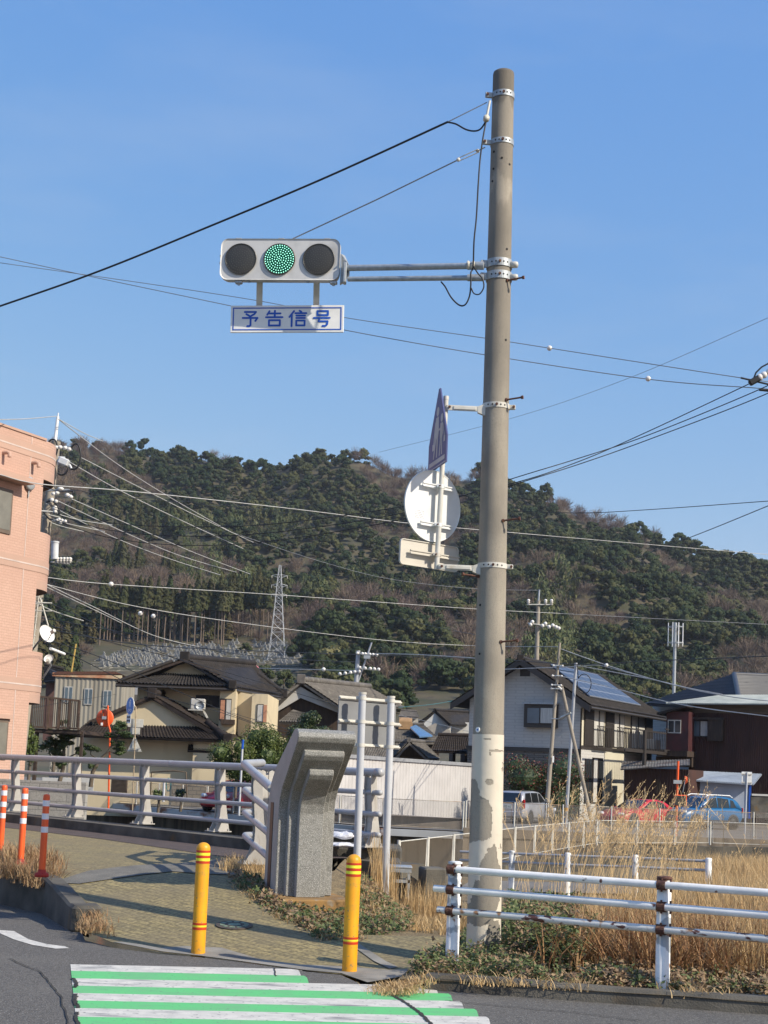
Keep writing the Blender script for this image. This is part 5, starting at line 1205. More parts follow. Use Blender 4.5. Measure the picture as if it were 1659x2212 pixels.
BAL = [(955, 1046), (1152, 1280), (1408, 1524)]
def bal_plan(ext, n=14, inset=0.0):
    pts = []
    R = ext-inset; W = 2.3-inset
    for k in range(n+1):
        a = PI/2*k/n; pts.append(c0+adx*(R*math.sin(a))+anx*(-W+W*math.cos(a)-inset))
    return pts
for i, (va, vb) in enumerate(BAL):
    ext = 1.6; z1 = PY(95, va+2, 37.4).z; z0 = PY(95, vb-4, 37.4).z
    if i == 0: z1 = ztop
    b = MB(); pl_ = bal_plan(ext); pli = bal_plan(ext, inset=0.14); n = len(pl_)
    zs_ = [z0, z0+0.20, z1]
    for (za, zb_, m) in ((z0, z0+0.22, 1), (z0+0.22, z1, 0)):
        vs = [Vector((p.x, p.y, za)) for p in pl_]+[Vector((p.x, p.y, zb_)) for p in pl_]; b.add(vs, [(k, k+1, n+k+1, n+k) for k in range(n-1)], m, True)
    vs = [Vector((p.x, p.y, z0+.15)) for p in pli]+[Vector((p.x, p.y, z1)) for p in pli]; b.add(vs, [(k+1, k, n+k, n+k+1) for k in range(n-1)], 1, True)
    vs = [Vector((p.x, p.y, z1)) for p in pl_]+[Vector((p.x, p.y, z1)) for p in pli]; b.add(vs, [(k, k+1, n+k+1, n+k) for k in range(n-1)], 1)
    fl_ = [Vector((p.x, p.y, z0)) for p in pl_]+[c0-anx*2.3+Vector((0, 0, z0-GZ))]
    b.add(fl_, [tuple(range(len(fl_)))[::-1]], 2)
    if i == 0: b.add([p+Vector((0, 0, z1-z0)) for p in fl_], [tuple(range(len(fl_)))], 1)
    b.build('balcony', [M_brick, M_pband, M_soffit], ap)
# pale joint lines: horizontal mouldings that follow the wall and the rounded parapets, vertical joints
for vline, bi in ((982, 0), (1222, 1), (1480, 2)):
    z = PY(72, vline, 37).z; b = MB(); path = [c0-adx*14]+bal_plan(1.605); path = [Vector((p.x, p.y, z)) for p in path]
    path = [p+anx*.0 for p in path]; 
    n = len(path); off = [p+(anx*.012 if k < 2 else (p-(c0-anx*2.3+Vector((0, 0, z-GZ)))).normalized()*.012) for k, p in enumerate(path)]
    vs = [p-Vector((0, 0, .16)) for p in off]+[p+Vector((0, 0, .16)) for p in off]; b.add(vs, [(k, k+1, n+k+1, n+k) for k in range(n-1)], 0, True)
    off2 = [p+(anx*.018 if k < 2 else (p-(c0-anx*2.3+Vector((0, 0, z-GZ)))).normalized()*.018) for k, p in enumerate(path)]
    vs = [p-Vector((0, 0, .018)) for p in off2]+[p+Vector((0, 0, .018)) for p in off2]; b.add(vs, [(k, k+1, n+k+1, n+k) for k in range(n-1)], 1, True)
    b.build('moulding', [M_pband, M_groove], ap)
b = MB()
for x in (-0.55, -2.1, -3.6): b.box(c0+adx*x+anx*.004+Vector((0, 0, (ztop-GZ)/2)), (0.025, 0.008, ztop-GZ-.02), rz=math.atan2(adx.y, adx.x))
b.build('joint', M_groove, ap)
for (u0, v0, u1, v1) in ((-40, 1050, 24, 1148), (-40, 1553, 14, 1640)):
    w_ = window(FA, u0, v0, u1, v1, ap, frame=mat('bronze frame', (0.16, 0.12, 0.09), .5) if 'bronze frame' not in MATS else MATS['bronze frame'], glass=mat('reflecting pane', (0.20, 0.19, 0.16), .15) if 'reflecting pane' not in MATS else MATS['reflecting pane'], bars=0, fw=.09)
    b = MB(); FA.rect(b, u0-4, v0-26 if v0 < 1200 else v0-12, u1+24 if v0 < 1200 else u1+8, v0-14 if v0 < 1200 else v0-2, 0, .42 if v0 < 1200 else .1); b.build('hood', M_pband, ap)
for u, v in ((7, 978), (70, 1000)):
    p = FA.pt(u, v, 0.0); b = MB(); b.tube([p-anx*.05, p+anx*.14, p+anx*.2+Vector((0, 0, -.03)), p+anx*.21+Vector((0, 0, -.12))], .05, 10); b.build('vent_pipe', M_pband, ap)
p = FA.pt(63, 1045, 0.03); b = MB(); b.lathe(p, [(0, 0), (.17, 0), (.17, .05), (.13, .07), (0, .07)], anx, 20); b.cyl(p-Vector((0, 0, .17)), p-Vector((0, 0, .34)), .02); b.build('round_vent', M_galv, ap)
# antennas and dishes hung on its end wall
def dish(label, c, r, nrm, feed):
    t = thing('satellite_dish', label, 'satellite dish', c); nrm = Vector(nrm).normalized(); b = MB()
    b.lathe(c, [(r*math.sin(a), -r*.35*(math.cos(a))+r*.35) for a in np.linspace(0.02, 1.45, 10)], nrm, 28); b.build('reflector', M_sign_white, t)
    b = MB(); b.tube([c-Vector((0, 0, r*.8)), c+nrm*r*.6-Vector((0, 0, r*.7)), Vector(feed)], .015, 6); b.cyl(Vector(feed)-nrm*.03, Vector(feed)+nrm*.09, .05, n=10); b.build('feed_arm', M_galv_pale, t)
    b = MB(); b.tube([c-nrm*.03, c-nrm*.2+Vector((0, 0, -.05)), c-nrm*.25+Vector((-.25, .2, -.35))], .025, 6); b.build('mount', M_galv, t)
dish('large white satellite dish fixed to the end wall of the pink apartment block', PY(98, 1371, 37.6), .245, (0.75, -0.55, .38), PY(113, 1365, 37.2))
dish('small white satellite dish below the large one, beside the pink apartment block', PY(106, 1424, 38.5), .13, (-.1, -0.85, .5), PY(104, 1430, 38.2))

# ================================================================ HOUSE WITH SOLAR PANELS (right)
TH = math.radians(28); hb = Vector((math.sin(TH), math.cos(TH), 0)); ha = Vector((-math.cos(TH), math.sin(TH), 0))
HC = PY(1254, 1600, 78.0); HC.z = GZ
FG = Face(HC, -ha); 
if FG.n.y > 0: FG.n = -FG.n
FS = Face(HC, hb)
if FS.n.x < 0: FS.n = -FS.n
M_siding = brick_mat('textured grey siding', (0.50, 0.49, 0.46), (0.47, 0.46, 0.435), (0.42, 0.41, 0.39), 0.45, 0.16, 0.02, noise_amt=.08, bump=.5)
M_siding_c = mat('pale cream siding', (0.56, 0.52, 0.40), .85, (0.50, 0.465, 0.36), 1.2, stain=(0.44, 0.40, .31), stain_scale=1, stain_lo=.6, stain_hi=.85)
M_sstone = brick_mat('dark stone siding', (0.20, 0.185, 0.165), (0.16, 0.15, 0.135), (0.11, 0.10, 0.095), 0.45, 0.12, 0.02, bump=1.0)
M_trim = mat('dark brown trim', (0.045, 0.038, 0.034), .5, (0.035, 0.03, 0.027), 2)
sh = thing('solar_roof_house', 'two-storey grey and cream house with solar panels on its dark roof', 'house', HC)
def FaceX(f, u, v): p = f.pt(u, v); return (p-f.P0).dot(f.d)
Lb = 12.5; Wd = abs(FaceX(FG, 1012, 1600)); 
apx = FG.pt(1134, 1428); zE = FS.pt(1262, 1512).z; zA = apx.z
xa = (apx-HC).dot(ha)
c = lambda a, bb, z: HC+ha*a+hb*bb+Vector((0, 0, z-GZ))
b = MB()
b.prism([c(0, 0, GZ), c(Wd, 0, GZ), c(Wd, 0, zE), c(xa, 0, zA-.15), c(0, 0, zE)], tuple(hb*Lb)); 
b.build('wall', M_siding, sh)
b = MB(); zb = FG.pt(1150, 1618).z
FG.rect(b, 1008, 1623, 1253, 1760, 0.0, 0.03); b.build('lower_cladding', M_sstone, sh)
b = MB(); b.prism([c(-.004, 0.05, zb+.1), c(-.004, Lb*.93, zb+.1), c(-.004, Lb*.93, zE-.05), c(-.004, .05, zE-.05)], tuple(-ha*.02)); b.build('side_cladding', M_siding_c, sh)
b = MB(); FG.rect(b, 1008, 1614, 1254, 1623, 0.03, 0.09); FS.rect(b, 1252, 1617, 1400, 1623, .02, .09); b.build('band_course', M_trim, sh)
ov = .75; sl_ = (zA-zE)/xa; 
A0 = c(-ov, -ov*.9, zE-sl_*ov+.12); A1 = c(-ov, Lb+.4, zE-sl_*ov+.12); R0 = c(xa, -ov*.9, zA+.1); R1 = c(xa, Lb+.4, zA+.1); B0 = c(xa*2+ov, -ov*.9, zE-sl_*ov+.12); B1 = c(xa*2+ov, Lb+.4, zE-sl_*ov+.12)
b = MB(); roof(b, A0, A1, R1, R0, 44, 16, .05, .03, thick=.22); roof(b, B0, B1, R1, R0, 44, 12, .05, .03, thick=.22); ridge(b, R0, R1, .13); b.build('roof', M_tile, sh)
b = MB()
for (p, q) in ((A0, R0), (B0, R0)):
    b.prism([p+hb*-.02-Vector((0, 0, .02)), q+hb*-.02-Vector((0, 0, .02)), q+hb*-.02-Vector((0, 0, .36)), p+hb*-.02-Vector((0, 0, .36))], tuple(-hb*.04))
b.tube([A0-Vector((0, 0, .12)), A1-Vector((0, 0, .12))], .08, 8); b.build('bargeboard', M_trim, sh)
# downpipe
b = MB(); q = FS.pt(1256, 1530, .06); b.tube([A0+hb*.3-Vector((0, 0, .15)), q+Vector((0, 0, .0)), Vector((q.x, q.y, GZ+.2))], .045, 8); b.build('downpipe', M_trim, sh)
# solar array on the right-hand slope
M_solar = brick_mat('solar cells', (0.035, 0.055, 0.12), (0.03, 0.05, 0.11), (0.22, 0.26, 0.32), 1.32, 0.98, 0.03, rough=.12, swap='XY', bump=0, noise_amt=.1, offset=0)
def onslope(s_, t): p = A0.lerp(R0, t); q = A1.lerp(R1, t); return p.lerp(q, s_)
nS = (A1-A0).cross(R0-A0).normalized(); nS = nS if nS.z > 0 else -nS
sp = [onslope(.14, .20), onslope(.80, .20), onslope(.86, .95), onslope(.28, .95)]
b = MB(); b.prism([p+nS*.10 for p in sp], tuple(nS*.06)); so_ = b.build('solar_array', [mat('solar frame', (0.22, 0.24, 0.28), .4)], sh)
b = MB(); rows_ = 4
for j in range(rows_):
    for i in range(9):
        t0, t1 = j/rows_+.018, (j+1)/rows_-.018; s0, s1 = i/9+.007, (i+1)/9-.007
        P_ = lambda s_, t: sp[0].lerp(sp[1], s_).lerp(sp[3].lerp(sp[2], s_), t)+nS*.165
        b.quad(P_(s0, t0), P_(s1, t0), P_(s1, t1), P_(s0, t1))
b.build('solar_cells', mat('solar cell glass', (0.05, 0.062, 0.10), .32, (0.035, 0.045, 0.08), .5, spec=.4), so_)
b = MB(); FG.rect(b, 1124, 1438, 1145, 1461, .0, .04); b.build('attic_vent', M_trim, sh)
b = MB(); FG.rect(b, 1137, 1521, 1206, 1572, .0, .35); wb_ = b.build('bay_window', M_trim, sh)
window(FG, 1143, 1528, 1200, 1565, sh, bars=1, curtain=(1,), o=.36, glass=M_glass_blue)
b = MB(); FG.rect(b, 1135, 1518, 1208, 1522, .0, .5); b.build('window_hood', M_galv, sh)
for (u0, u1, kind_) in ((1260, 1279, 's'), (1279, 1303, 'd'), (1306, 1323, 's'), (1323, 1347, 'd'), (1361, 1391, 'd'), (1391, 1406, 's')):
    v0 = 1529+(u0-1260)*.08; v1 = 1612+(u0-1260)*.06
    if kind_ == 's': 
        b = MB(); FS.rect(b, u0, v0-3, u1, v1, .02, .12)
        for k in range(22): vv = v0+(v1-v0)*k/22; FS.rect(b, u0+1, vv, u1-1, vv+1.6, .12, .14)
        b.build('shutter', M_trim, sh)
    else: window(FS, u0, v0, u1, v1, sh, bars=1, curtain=(0, 1), o=.03)
def railing_part(parent, f, u0, v0, u1, v1, o, m, name='balcony_rail', n=10):
    b = MB(); f.rect(b, u0, v0, u1, v0+2, o, o+.05); f.rect(b, u0, v1-2, u1, v1, o, o+.05)
    for k in range(n+1): uu = u0+(u1-u0)*k/n; f.rect(b, uu-.3, v0+2, uu+.3, v1-2, o+.01, o+.04)
    b.build(name, m, parent)
railing_part(sh, FS, 1278, 1569, 1308, 1616, .3, M_trim, 'window_rail', 9); railing_part(sh, FS, 1322, 1572, 1352, 1619, .3, M_trim, 'window_rail', 9)
b = MB(); FS.rect(b, 1348, 1621, 1440, 1628, .0, 2.4); FS.rect(b, 1352, 1578, 1440, 1580, 2.3, 2.36); b.build('balcony_deck', M_trim, sh)
# (balcony parapet seen from the road)
Pq = FS.pt(1350, 1600, 2.35); Fq = Face((Pq.x, Pq.y, 0), hb); Fq.n = FS.n
b = MB()
for k in range(26): uu = 1350+k*3.5; Fq.rect(b, uu, 1580, uu+.7, 1622, 0, .03)
Fq.rect(b, 1349, 1577, 1438, 1580, -.02, .05); Fq.rect(b, 1349, 1620, 1438, 1627, -.02, .05); Fq.rect(b, 1388, 1577, 1392, 1665, -.02, .12); b.build('balcony_railing', M_trim, sh)
b = MB(); FS.rect(b, 1369, 1596, 1381, 1618, .5, 1.3, bev=.05); ac = b.build('air_conditioner', M_plaster, sh)
for (u0, v0, u1, v1) in ((1262, 1640, 1276, 1735), (1278, 1637, 1300, 1735)): window(FS, u0, v0, u1, v1, sh, bars=1, curtain=(0,) if u0 > 1270 else None, o=.02)
b = MB(); FS.rect(b, 1304, 1626, 1345, 1745, .0, .04); b.build('entrance_wall', M_siding_c, sh)

# ================================================================ DARK BROWN HOUSES (far right)
M_rustwall = mat('rust brown corrugated wall', (0.06, 0.024, 0.017), .85, (0.036, 0.016, 0.012), 1.2, stretch=(1, 1, .3), stain=(0.14, 0.11, 0.055), stain_scale=.8, stain_lo=.66, stain_hi=.78, stain_str=(1, 1, .5))
M_redwall = mat('dark red panel wall', (0.042, 0.013, 0.014), .6, (0.07, 0.015, 0.018), 2)
M_oldwood = mat('faded wooden fascia', (0.12, 0.085, 0.055), .9, (0.07, 0.05, 0.035), 2, stretch=(.3, .3, 3))
M_greenroof = mat('pale corrugated metal roof', (0.40, 0.43, 0.40), .6, (0.30, 0.33, 0.31), 1.5); M_slate = mat('dark slate roof', (0.05, 0.053, 0.062), .5, (0.04, 0.042, 0.05), 2)
M_blueshed = mat('pale blue sheet metal', (0.38, 0.43, 0.52), .6, (0.32, 0.37, 0.46), 1.2)
KC = PY(1488, 1600, 85.0); KC.z = GZ
bhs = thing('brown_house', 'old rust-brown corrugated house with pale metal eaves at the right edge', 'house', KC)
FK = Face(KC, -ha)
if FK.n.y > 0: FK.n = -FK.n
def corr(b, f, u0, v0, u1, v1, pitch, amp, o=0.0, mi=0):
    a = f.pt(u0, (v0+v1)/2); e = f.pt(u1, (v0+v1)/2); zt = f.pt((u0+u1)/2, v0).z; zb = f.pt((u0+u1)/2, v1).z; L = (e-a).length; n = int(L/pitch*4); d = (e-a).normalized(); d.z = 0
    vs = []; 
    for i in range(n+1): 
        p = Vector((a.x, a.y, 0))+d*(L*i/n)+f.n*(o+amp*math.sin(i*PI/2)); vs += [Vector((p.x, p.y, zb)), Vector((p.x, p.y, zt))]
    return b.add(vs, [(2*i, 2*i+2, 2*i+3, 2*i+1) for i in range(n)], mi)
b = MB(); corr(b, FK, 1488, 1541, 1760, 1770, .12, .015, .02); FK.rect(b, 1488, 1540, 1760, 1780, -6, 0); b.build('wall', M_rustwall, bhs)
b = MB(); FK.rect(b, 1486, 1521, 1770, 1542, -5.9, .05); b.build('fascia', M_oldwood, bhs)
b = MB(); e0 = FK.pt(1438, 1519, .6); e1 = FK.pt(1770, 1521, .6); r1_ = FK.pt(1770, 1501, -1.8); r0_ = FK.pt(1560, 1502, -1.8); roof(b, e0, e1, r1_, r0_, 60, 1, .04, 0, thick=.06); b.build('roof', M_greenroof, bhs)
window(FK, 1495, 1556, 1530, 1592, bhs, glass=M_glass_blue, curtain=(1,), o=.05)
b = MB(); FK.rect(b, 1531, 1553, 1564, 1601, .04, .3); FK.rect(b, 1492, 1550, 1566, 1555, .04, .35); b.build('shutter_box', M_wood, bhs)
FK2 = Face(FK.pt(1487, 1600, 1.3), -ha); FK2.n = FK.n
b = MB(); FK2.rect(b, 1439, 1537, 1487, 1625, -2.5, 0); b.build('annex_wall', M_redwall, bhs)
window(FK2, 1443, 1555, 1471, 1584, bhs, frame=M_aframe, o=.02)
b = MB(); FK2.poly(b, [(1424, 1540), (1489, 1524), (1489, 1528), (1424, 1545)], -2.5, .5); b.build('annex_roof', M_tile, bhs)
b = MB(); FK2.rect(b, 1424, 1622, 1490, 1634, -2.5, .5); FK2.rect(b, 1410, 1634, 1488, 1655, -2.5, -.6); b.build('annex_floor', M_wood, bhs)
sd = thing('brown_shed', 'low rust-brown shed with a ragged grey roof behind the low red car', 'shed', PY(1410, 1740, 78))
b = MB(); f_ = Face((PY(1350, 1700, 80).x, 80, 0), -ha); f_.n = FK.n; corr(b, f_, 1348, 1660, 1486, 1752, .14, .015, .02); f_.rect(b, 1348, 1660, 1486, 1757, -3, 0); b.build('wall', M_rustwall, sd)
b = MB(); e0 = f_.pt(1340, 1662, .5); e1 = f_.pt(1490, 1652, .5); roof(b, e0, e1, f_.pt(1490, 1640, -2), f_.pt(1345, 1646, -2), 24, 1, .03, 0, thick=.05); b.build('roof', mat('ragged grey roof sheet', (0.17, 0.17, 0.165), .8, (0.07, 0.05, 0.04), 1.5), sd)
bs = thing('blue_shed', 'pale blue metal shed with a sloping sheet roof behind the blue car', 'shed', PY(1550, 1755, 79.5))
f_ = Face((PY(1485, 1720, 80.5).x, 80.5, 0), (1, -.12)); 
b = MB(); f_.rect(b, 1486, 1690, 1618, 1765, -3, 0); b.build('wall', M_blueshed, bs)
b = MB(); roof(b, f_.pt(1482, 1684, .7), f_.pt(1628, 1694, .7), f_.pt(1646, 1672, -2.4), f_.pt(1518, 1666, -2.4), 40, 1, .03, 0, thick=.06); b.build('roof', mat('bluish roof sheet', (0.30, 0.35, 0.42), .5), bs)
b = MB(); f_.rect(b, 1617, 1694, 1622, 1768, -.1, .1); b.build('corner_post', M_sign_blue, bs)
b = MB(); g_ = Face((PY(1630, 1720, 76).x, 76, 0), (1, 0)); g_.rect(b, 1622, 1722, 1800, 1770, -.15, 0); g_.rect(b, 1624, 1718, 1800, 1722, -.2, .05, mi=1); tag(b.build('block_wall', [M_conc_dark, M_plaster]), 'low dark block wall with a white coping at the right edge beside the blue shed', 'wall')
dr = thing('slate_roof_house', 'house with a large dark slate hip roof behind the pale metal eaves', 'house', PY(1560, 1600, 98))
b = MB(); q0 = PY(1392, 1520, 94); q1 = PY(1600, 1530, 88); q2 = PY(1800, 1530, 92); k1 = PY(1586, 1456, 99); k2 = PY(1800, 1466, 103); k0 = PY(1584, 1456, 99.2)
roof(b, q0, q1, k1, k0, 1, 22, 0, .07, thick=.15); roof(b, q1, q2, k2, k1, 1, 22, 0, .05, thick=.15); b.tube([k1, q1], .18, 6); b.tube([k1, k2], .15, 6); b.build('roof', M_slate, dr)
b = MB(); b.prism([PY(1410, 1525, 95), PY(1600, 1535, 90), PY(1790, 1535, 94), PY(1790, 1535, 104), PY(1420, 1525, 104)], (0, 0, -6)); b.build('wall', M_siding, dr)
an = thing('antenna_mast', 'mast with a crown of long white panel antennas behind the dark slate roof', 'antenna', PY(1456, 1480, 140))
p0 = PY(1455, 1500, 140); p1 = PY(1459, 1345, 140); b = MB(); b.cyl(p0-Vector((0, 0, 6)), p1, .16, n=8); b.build('mast', M_galv, an)
zt = PY(1459, 1346, 140).z; zb = PY(1459, 1396, 140).z; cx_ = PY(1457, 1370, 140)
for k in range(8):
    a = 2*PI*k/8+.2; b = MB(); q = Vector((cx_.x+.1+math.cos(a)*.75, cx_.y+math.sin(a)*.75, 0)); b.box((q.x, q.y, (zt+zb)/2), (.09, .06, zt-zb), rz=a+PI/2, bev=.02)
    b.build('panel_antenna', M_sign_white, an)
b = MB(); b.lathe((cx_.x+.1, cx_.y, zb+.3), [(.66, 0), (.78, 0), (.78, .07), (.66, .07)], (0, 0, 1), 16, smooth=False); b.lathe((cx_.x+.1, cx_.y, zt-.4), [(.66, 0), (.74, 0), (.74, .07), (.66, .07)], (0, 0, 1), 16, smooth=False)
for k in range(4): a = PI/2*k; b.tube([(cx_.x+.1, cx_.y, zb+.33), (cx_.x+.1+.7*math.cos(a), cx_.y+.7*math.sin(a), zb+.33)], .04, 4)
b.build('ring', M_galv, an)

# ================================================================ CREAM HOUSE WITH DARK TILED ROOFS (left)
ch = thing('cream_house', 'cream stucco two-storey house with dark tiled roofs behind the bridge railing on the left', 'house', PY(400, 1740, 78))
F1 = Face((0, 78.7, 0), (1, -.02)); F2 = Face((0, 76.45, 0), (1, 0)); F3 = Face((0, 79, 0), (1, 0))
b = MB(); F1.rect(b, 290, 1476, 500, 1760, -7, 0); F1.rect(b, 478, 1490, 512, 1586, 0, .9); F1.poly(b, [(512, 1494), (545, 1500), (545, 1600), (512, 1600)], -6, -.2); F1.rect(b, 545, 1500, 579, 1584, -6, .5)
F1.poly(b, [(540, 1582), (605, 1592), (605, 1640), (540, 1640)], -5, .6); b.build('wall', M_stucco, ch)
b = MB(); F2.poly(b, [(200, 1560), (328, 1509), (440, 1566), (440, 1575), (200, 1575)], -6, 0); F2.rect(b, 172, 1575, 416, 1765, -6, -.3); F2.rect(b, 416, 1600, 520, 1765, -6, .4); b.build('lower_wall', M_stucco, ch)
# upper roof: front hip slope, gable, right and left slopes
e0 = PY(250, 1476, 77.6); e1 = PY(502, 1485, 77.6); h0 = PY(312, 1452, 80); h1 = PY(470, 1459, 80); rf = PY(399, 1424, 79.6); rb = PY(548, 1437, 88.5); er = PY(612, 1503, 87)
b = MB(); roof(b, e0, e1, h1, h0, 34, 7, .08, .04); roof(b, e1, er, rb, rf, 30, 12, .08, .04); el = PY(300, 1472, 90); roof(b, e0, el, rb, rf, 12, 8, .06, .04)
ridge(b, rf+Vector((0, 0, .12)), rb+Vector((0, 0, .12)), .2); ridge(b, e1+Vector((0, 0, .15)), PY(466, 1462, 79.6), .16); ridge(b, PY(372, 1428, 79.2), PY(254, 1474, 77.7)+Vector((0, 0, .05)), .10, ends=False); ridge(b, er+Vector((0, 0, .15)), PY(556, 1455, 87), .18); b.build('upper_roof', M_tile, ch)
b = MB(); F3.poly(b, [(322, 1453), (399, 1430), (464, 1459)], -.8, -.7, 0); F3.poly(b, [(312, 1453), (399, 1424), (399, 1429), (318, 1457)], -.7, .1, 1); F3.poly(b, [(399, 1424), (474, 1456), (466, 1459), (399, 1429)], -.7, .1, 1); b.build('gable', [M_stucco, M_wood], ch)
b = MB(); b.tube([e0-Vector((0, 0, .12)), e1-Vector((0, 0, .12))], .07, 6); b.tube([e1-Vector((0, 0, .12)), er-Vector((0, 0, .12))], .07, 6); b.build('gutter', M_trim, ch)
# lower wing roofs
ra_ = PY(328, 1502, 76.2); rb2 = PY(368, 1502, 81); ef = PY(497, 1600, 75.8); eb = PY(536, 1596, 80); lf = PY(200, 1556, 76.2); lb = PY(245, 1548, 81)
b = MB(); roof(b, ef, eb, rb2, ra_, 14, 26, .03, .04, thick=.2); roof(b, lf, lb, rb2, ra_, 14, 16, .03, .04, thick=.2)
roof(b, PY(158, 1588, 75.5), PY(494, 1600, 75.5), PY(446, 1561, 76.9), PY(196, 1557, 76.9), 44, 9, .07, .04); roof(b, PY(405, 1620, 76), PY(494, 1624, 76), PY(494, 1612, 76.9), PY(408, 1608, 76.9), 14, 3, .06, .04)
ridge(b, ra_+Vector((0, 0, .12)), rb2+Vector((0, 0, .12)), .18); ridge(b, PY(492, 1596, 75.3), PY(448, 1560, 76.6), .18); b.build('lower_roof', M_tile_b, ch)
b = MB(); F2.poly(b, [(198, 1556), (328, 1502), (328, 1508), (203, 1562)], .0, .3); F2.poly(b, [(328, 1502), (497, 1600), (490, 1602), (328, 1508)], .0, .3); b.build('bargeboard', M_wood, ch)
window(F1, 423, 1502, 475, 1528, ch, o=.02); w_ = window(F1, 479, 1511, 504, 1558, ch, o=.92, bars=1, curtain=(1,)); b = MB(); F1.rect(b, 481, 1514, 490, 1555, .97, 1.0); b.build('louvre', M_salmon, w_)
window(F1, 557, 1522, 571, 1561, ch, o=.52, bars=0, curtain=(0,)); b = MB(); F1.rect(b, 571, 1524, 578, 1561, .52, .6); b.build('shutter', M_salmon, ch)
b = MB(); F1.rect(b, 483, 1556, 512, 1566, .9, 1.3); b.build('window_ledge', M_wood, ch)
b = MB(); F1.rect(b, 420, 1512, 450, 1535, 1.0, 1.45, bev=.04); F1.rect(b, 415, 1535, 446, 1537, .9, 1.5, mi=1); F1.poly(b, [(444, 1538), (448, 1538), (456, 1552), (452, 1553)], 1.0, 1.1, 1)
pc_ = F1.pt(432, 1524, 1.46); b.lathe(pc_, [(0, 0), (.24, 0), (.24, .03), (.21, .03), (.21, .01), (0, .01)], (0, -1, 0), 20, mi=2); b.build('air_conditioner', [M_plaster, M_galv_pale, M_galv], ch)
# hip-roof middle house with dark timber gable
mh = thing('timber_gable_house', 'house with grey tiled roof, white eave band and dark timber gable', 'house', PY(690, 1700, 92))
b = MB(); g0 = PY(650, 1472, 90.5); g1 = PY(798, 1487, 103); e_r = PY(742, 1533, 89.5); e_rb = PY(872, 1528, 101); e_l = PY(572, 1532, 89.5); e_lb = PY(640, 1516, 103)
roof(b, e_r, e_rb, g1, g0, 34, 12, .07, .04); roof(b, e_l, e_lb, g1, g0, 16, 8, .07, .04); ridge(b, g0+Vector((0, 0, .15)), g1+Vector((0, 0, .15)), .2); b.build('roof', M_tile_g, mh)
F4 = Face((0, 91, 0), (1, 0)); b = MB(); F4.poly(b, [(578, 1533), (650, 1484), (736, 1533), (736, 1542), (650, 1508), (582, 1548)], 0, .3, 0); b.build('eave_band', M_plaster, mh)
b = MB(); F4.poly(b, [(582, 1546), (650, 1506), (738, 1540), (738, 1720), (582, 1720)], -8, 0); b.build('wall', M_wood, mh)
b = MB(); roof(b, PY(602, 1560, 88.5), PY(684, 1562, 88.5), PY(660, 1541, 90), PY(634, 1534, 90), 14, 5, .06, .04); b.build('porch_roof', M_tile_g, mh)

# ================================================================ BLOCKS FURTHER BACK
def simple_house(name, label, rf_, wall_, mroof, mwall, ribs=20, rows=8):
    """rf_: slopes as lists of 4 (u,v,Y); wall_: list of (u0,v0,u1,v1,Y)"""
    t = thing(name, label, 'house', PY(wall_[0][0], wall_[0][3], wall_[0][4]))
    for s_ in wall_: b = MB(); Face((0, s_[4], 0), (1, 0)).rect(b, s_[0], s_[1], s_[2], s_[3], -5, 0); b.build('wall', mwall, t)
    for s_ in rf_: b = MB(); roof(b, *[PY(*q) for q in s_], ribs, rows, .06, .04); ridge(b, PY(*s_[3])+Vector((0, 0, .1)), PY(*s_[2])+Vector((0, 0, .1)), .13, ends=False); b.build('roof', mroof, t)
    return t
wh = simple_house('white_gable_house', 'small white house with dark tiled roof seen left of the concrete pole', [((906, 1562, 118), (905, 1560, 128), (943, 1537, 128), (939, 1536, 118)), ((972, 1566, 117), (1022, 1568, 124), (1020, 1540, 126), (939, 1536, 118))], [(976, 1560, 1020, 1600, 122)], M_tile, M_plaster)
F5 = Face((0, 118, 0), (1, 0)); b = MB(); F5.poly(b, [(912, 1566), (940, 1540), (974, 1568), (974, 1600), (908, 1600)], -5, 0, 0); F5.poly(b, [(908, 1578), (940, 1562), (972, 1578), (972, 1610), (908, 1610)], 0, .3, 1); b.build('gable_wall', [M_plaster, mat('grey beige wall', (0.36, 0.33, 0.29), .9)], wh)
simple_house('tiled_house', 'low tiled house with a tan tank and a blue collector on its roof', [((836, 1606, 100), (955, 1604, 102), (916, 1568, 108), (850, 1566, 108))], [(840, 1600, 948, 1660, 103)], M_tile_g, M_wood, 30, 10)
tk = thing('solar_water_heater', 'tan rooftop water tank above a blue solar collector', 'water heater', PY(876, 1570, 105))
b = MB(); p = PY(862, 1560, 106); q = PY(890, 1561, 106); b.cyl(p, q, .36, n=16); b.box(PY(876, 1568, 106), (1.0, .7, .5)); b.build('tank', mat('tan tank paint', (0.42, 0.26, 0.13), .6), tk)
b = MB(); b.quad(PY(886, 1572, 103.5), PY(906, 1592, 101.5), PY(934, 1590, 102.5), PY(898, 1567, 106)); b.prism([PY(886, 1572, 103.4)+Vector((0, 0, .05)), PY(906, 1592, 101.4)+Vector((0, 0, .05)), PY(934, 1590, 102.4)+Vector((0, 0, .05)), PY(898, 1567, 105.9)+Vector((0, 0, .05))], (0, 0, -.1)); b.build('collector', mat('collector glass', (0.10, 0.20, 0.36), .15), tk)
simple_house('grey_tile_house', 'house with pale grey tiles and an open gable, just above the white corrugated wall', [((770, 1634, 84), (858, 1638, 84), (880, 1606, 88), (780, 1604, 88)), ((922, 1638, 84), (950, 1640, 90), (915, 1606, 90), (884, 1603, 84)), ((852, 1638, 84), (830, 1640, 92), (870, 1606, 92), (884, 1603, 84))], [(775, 1632, 930, 1700, 86)], M_tile_g, M_oldwood, 18, 8)
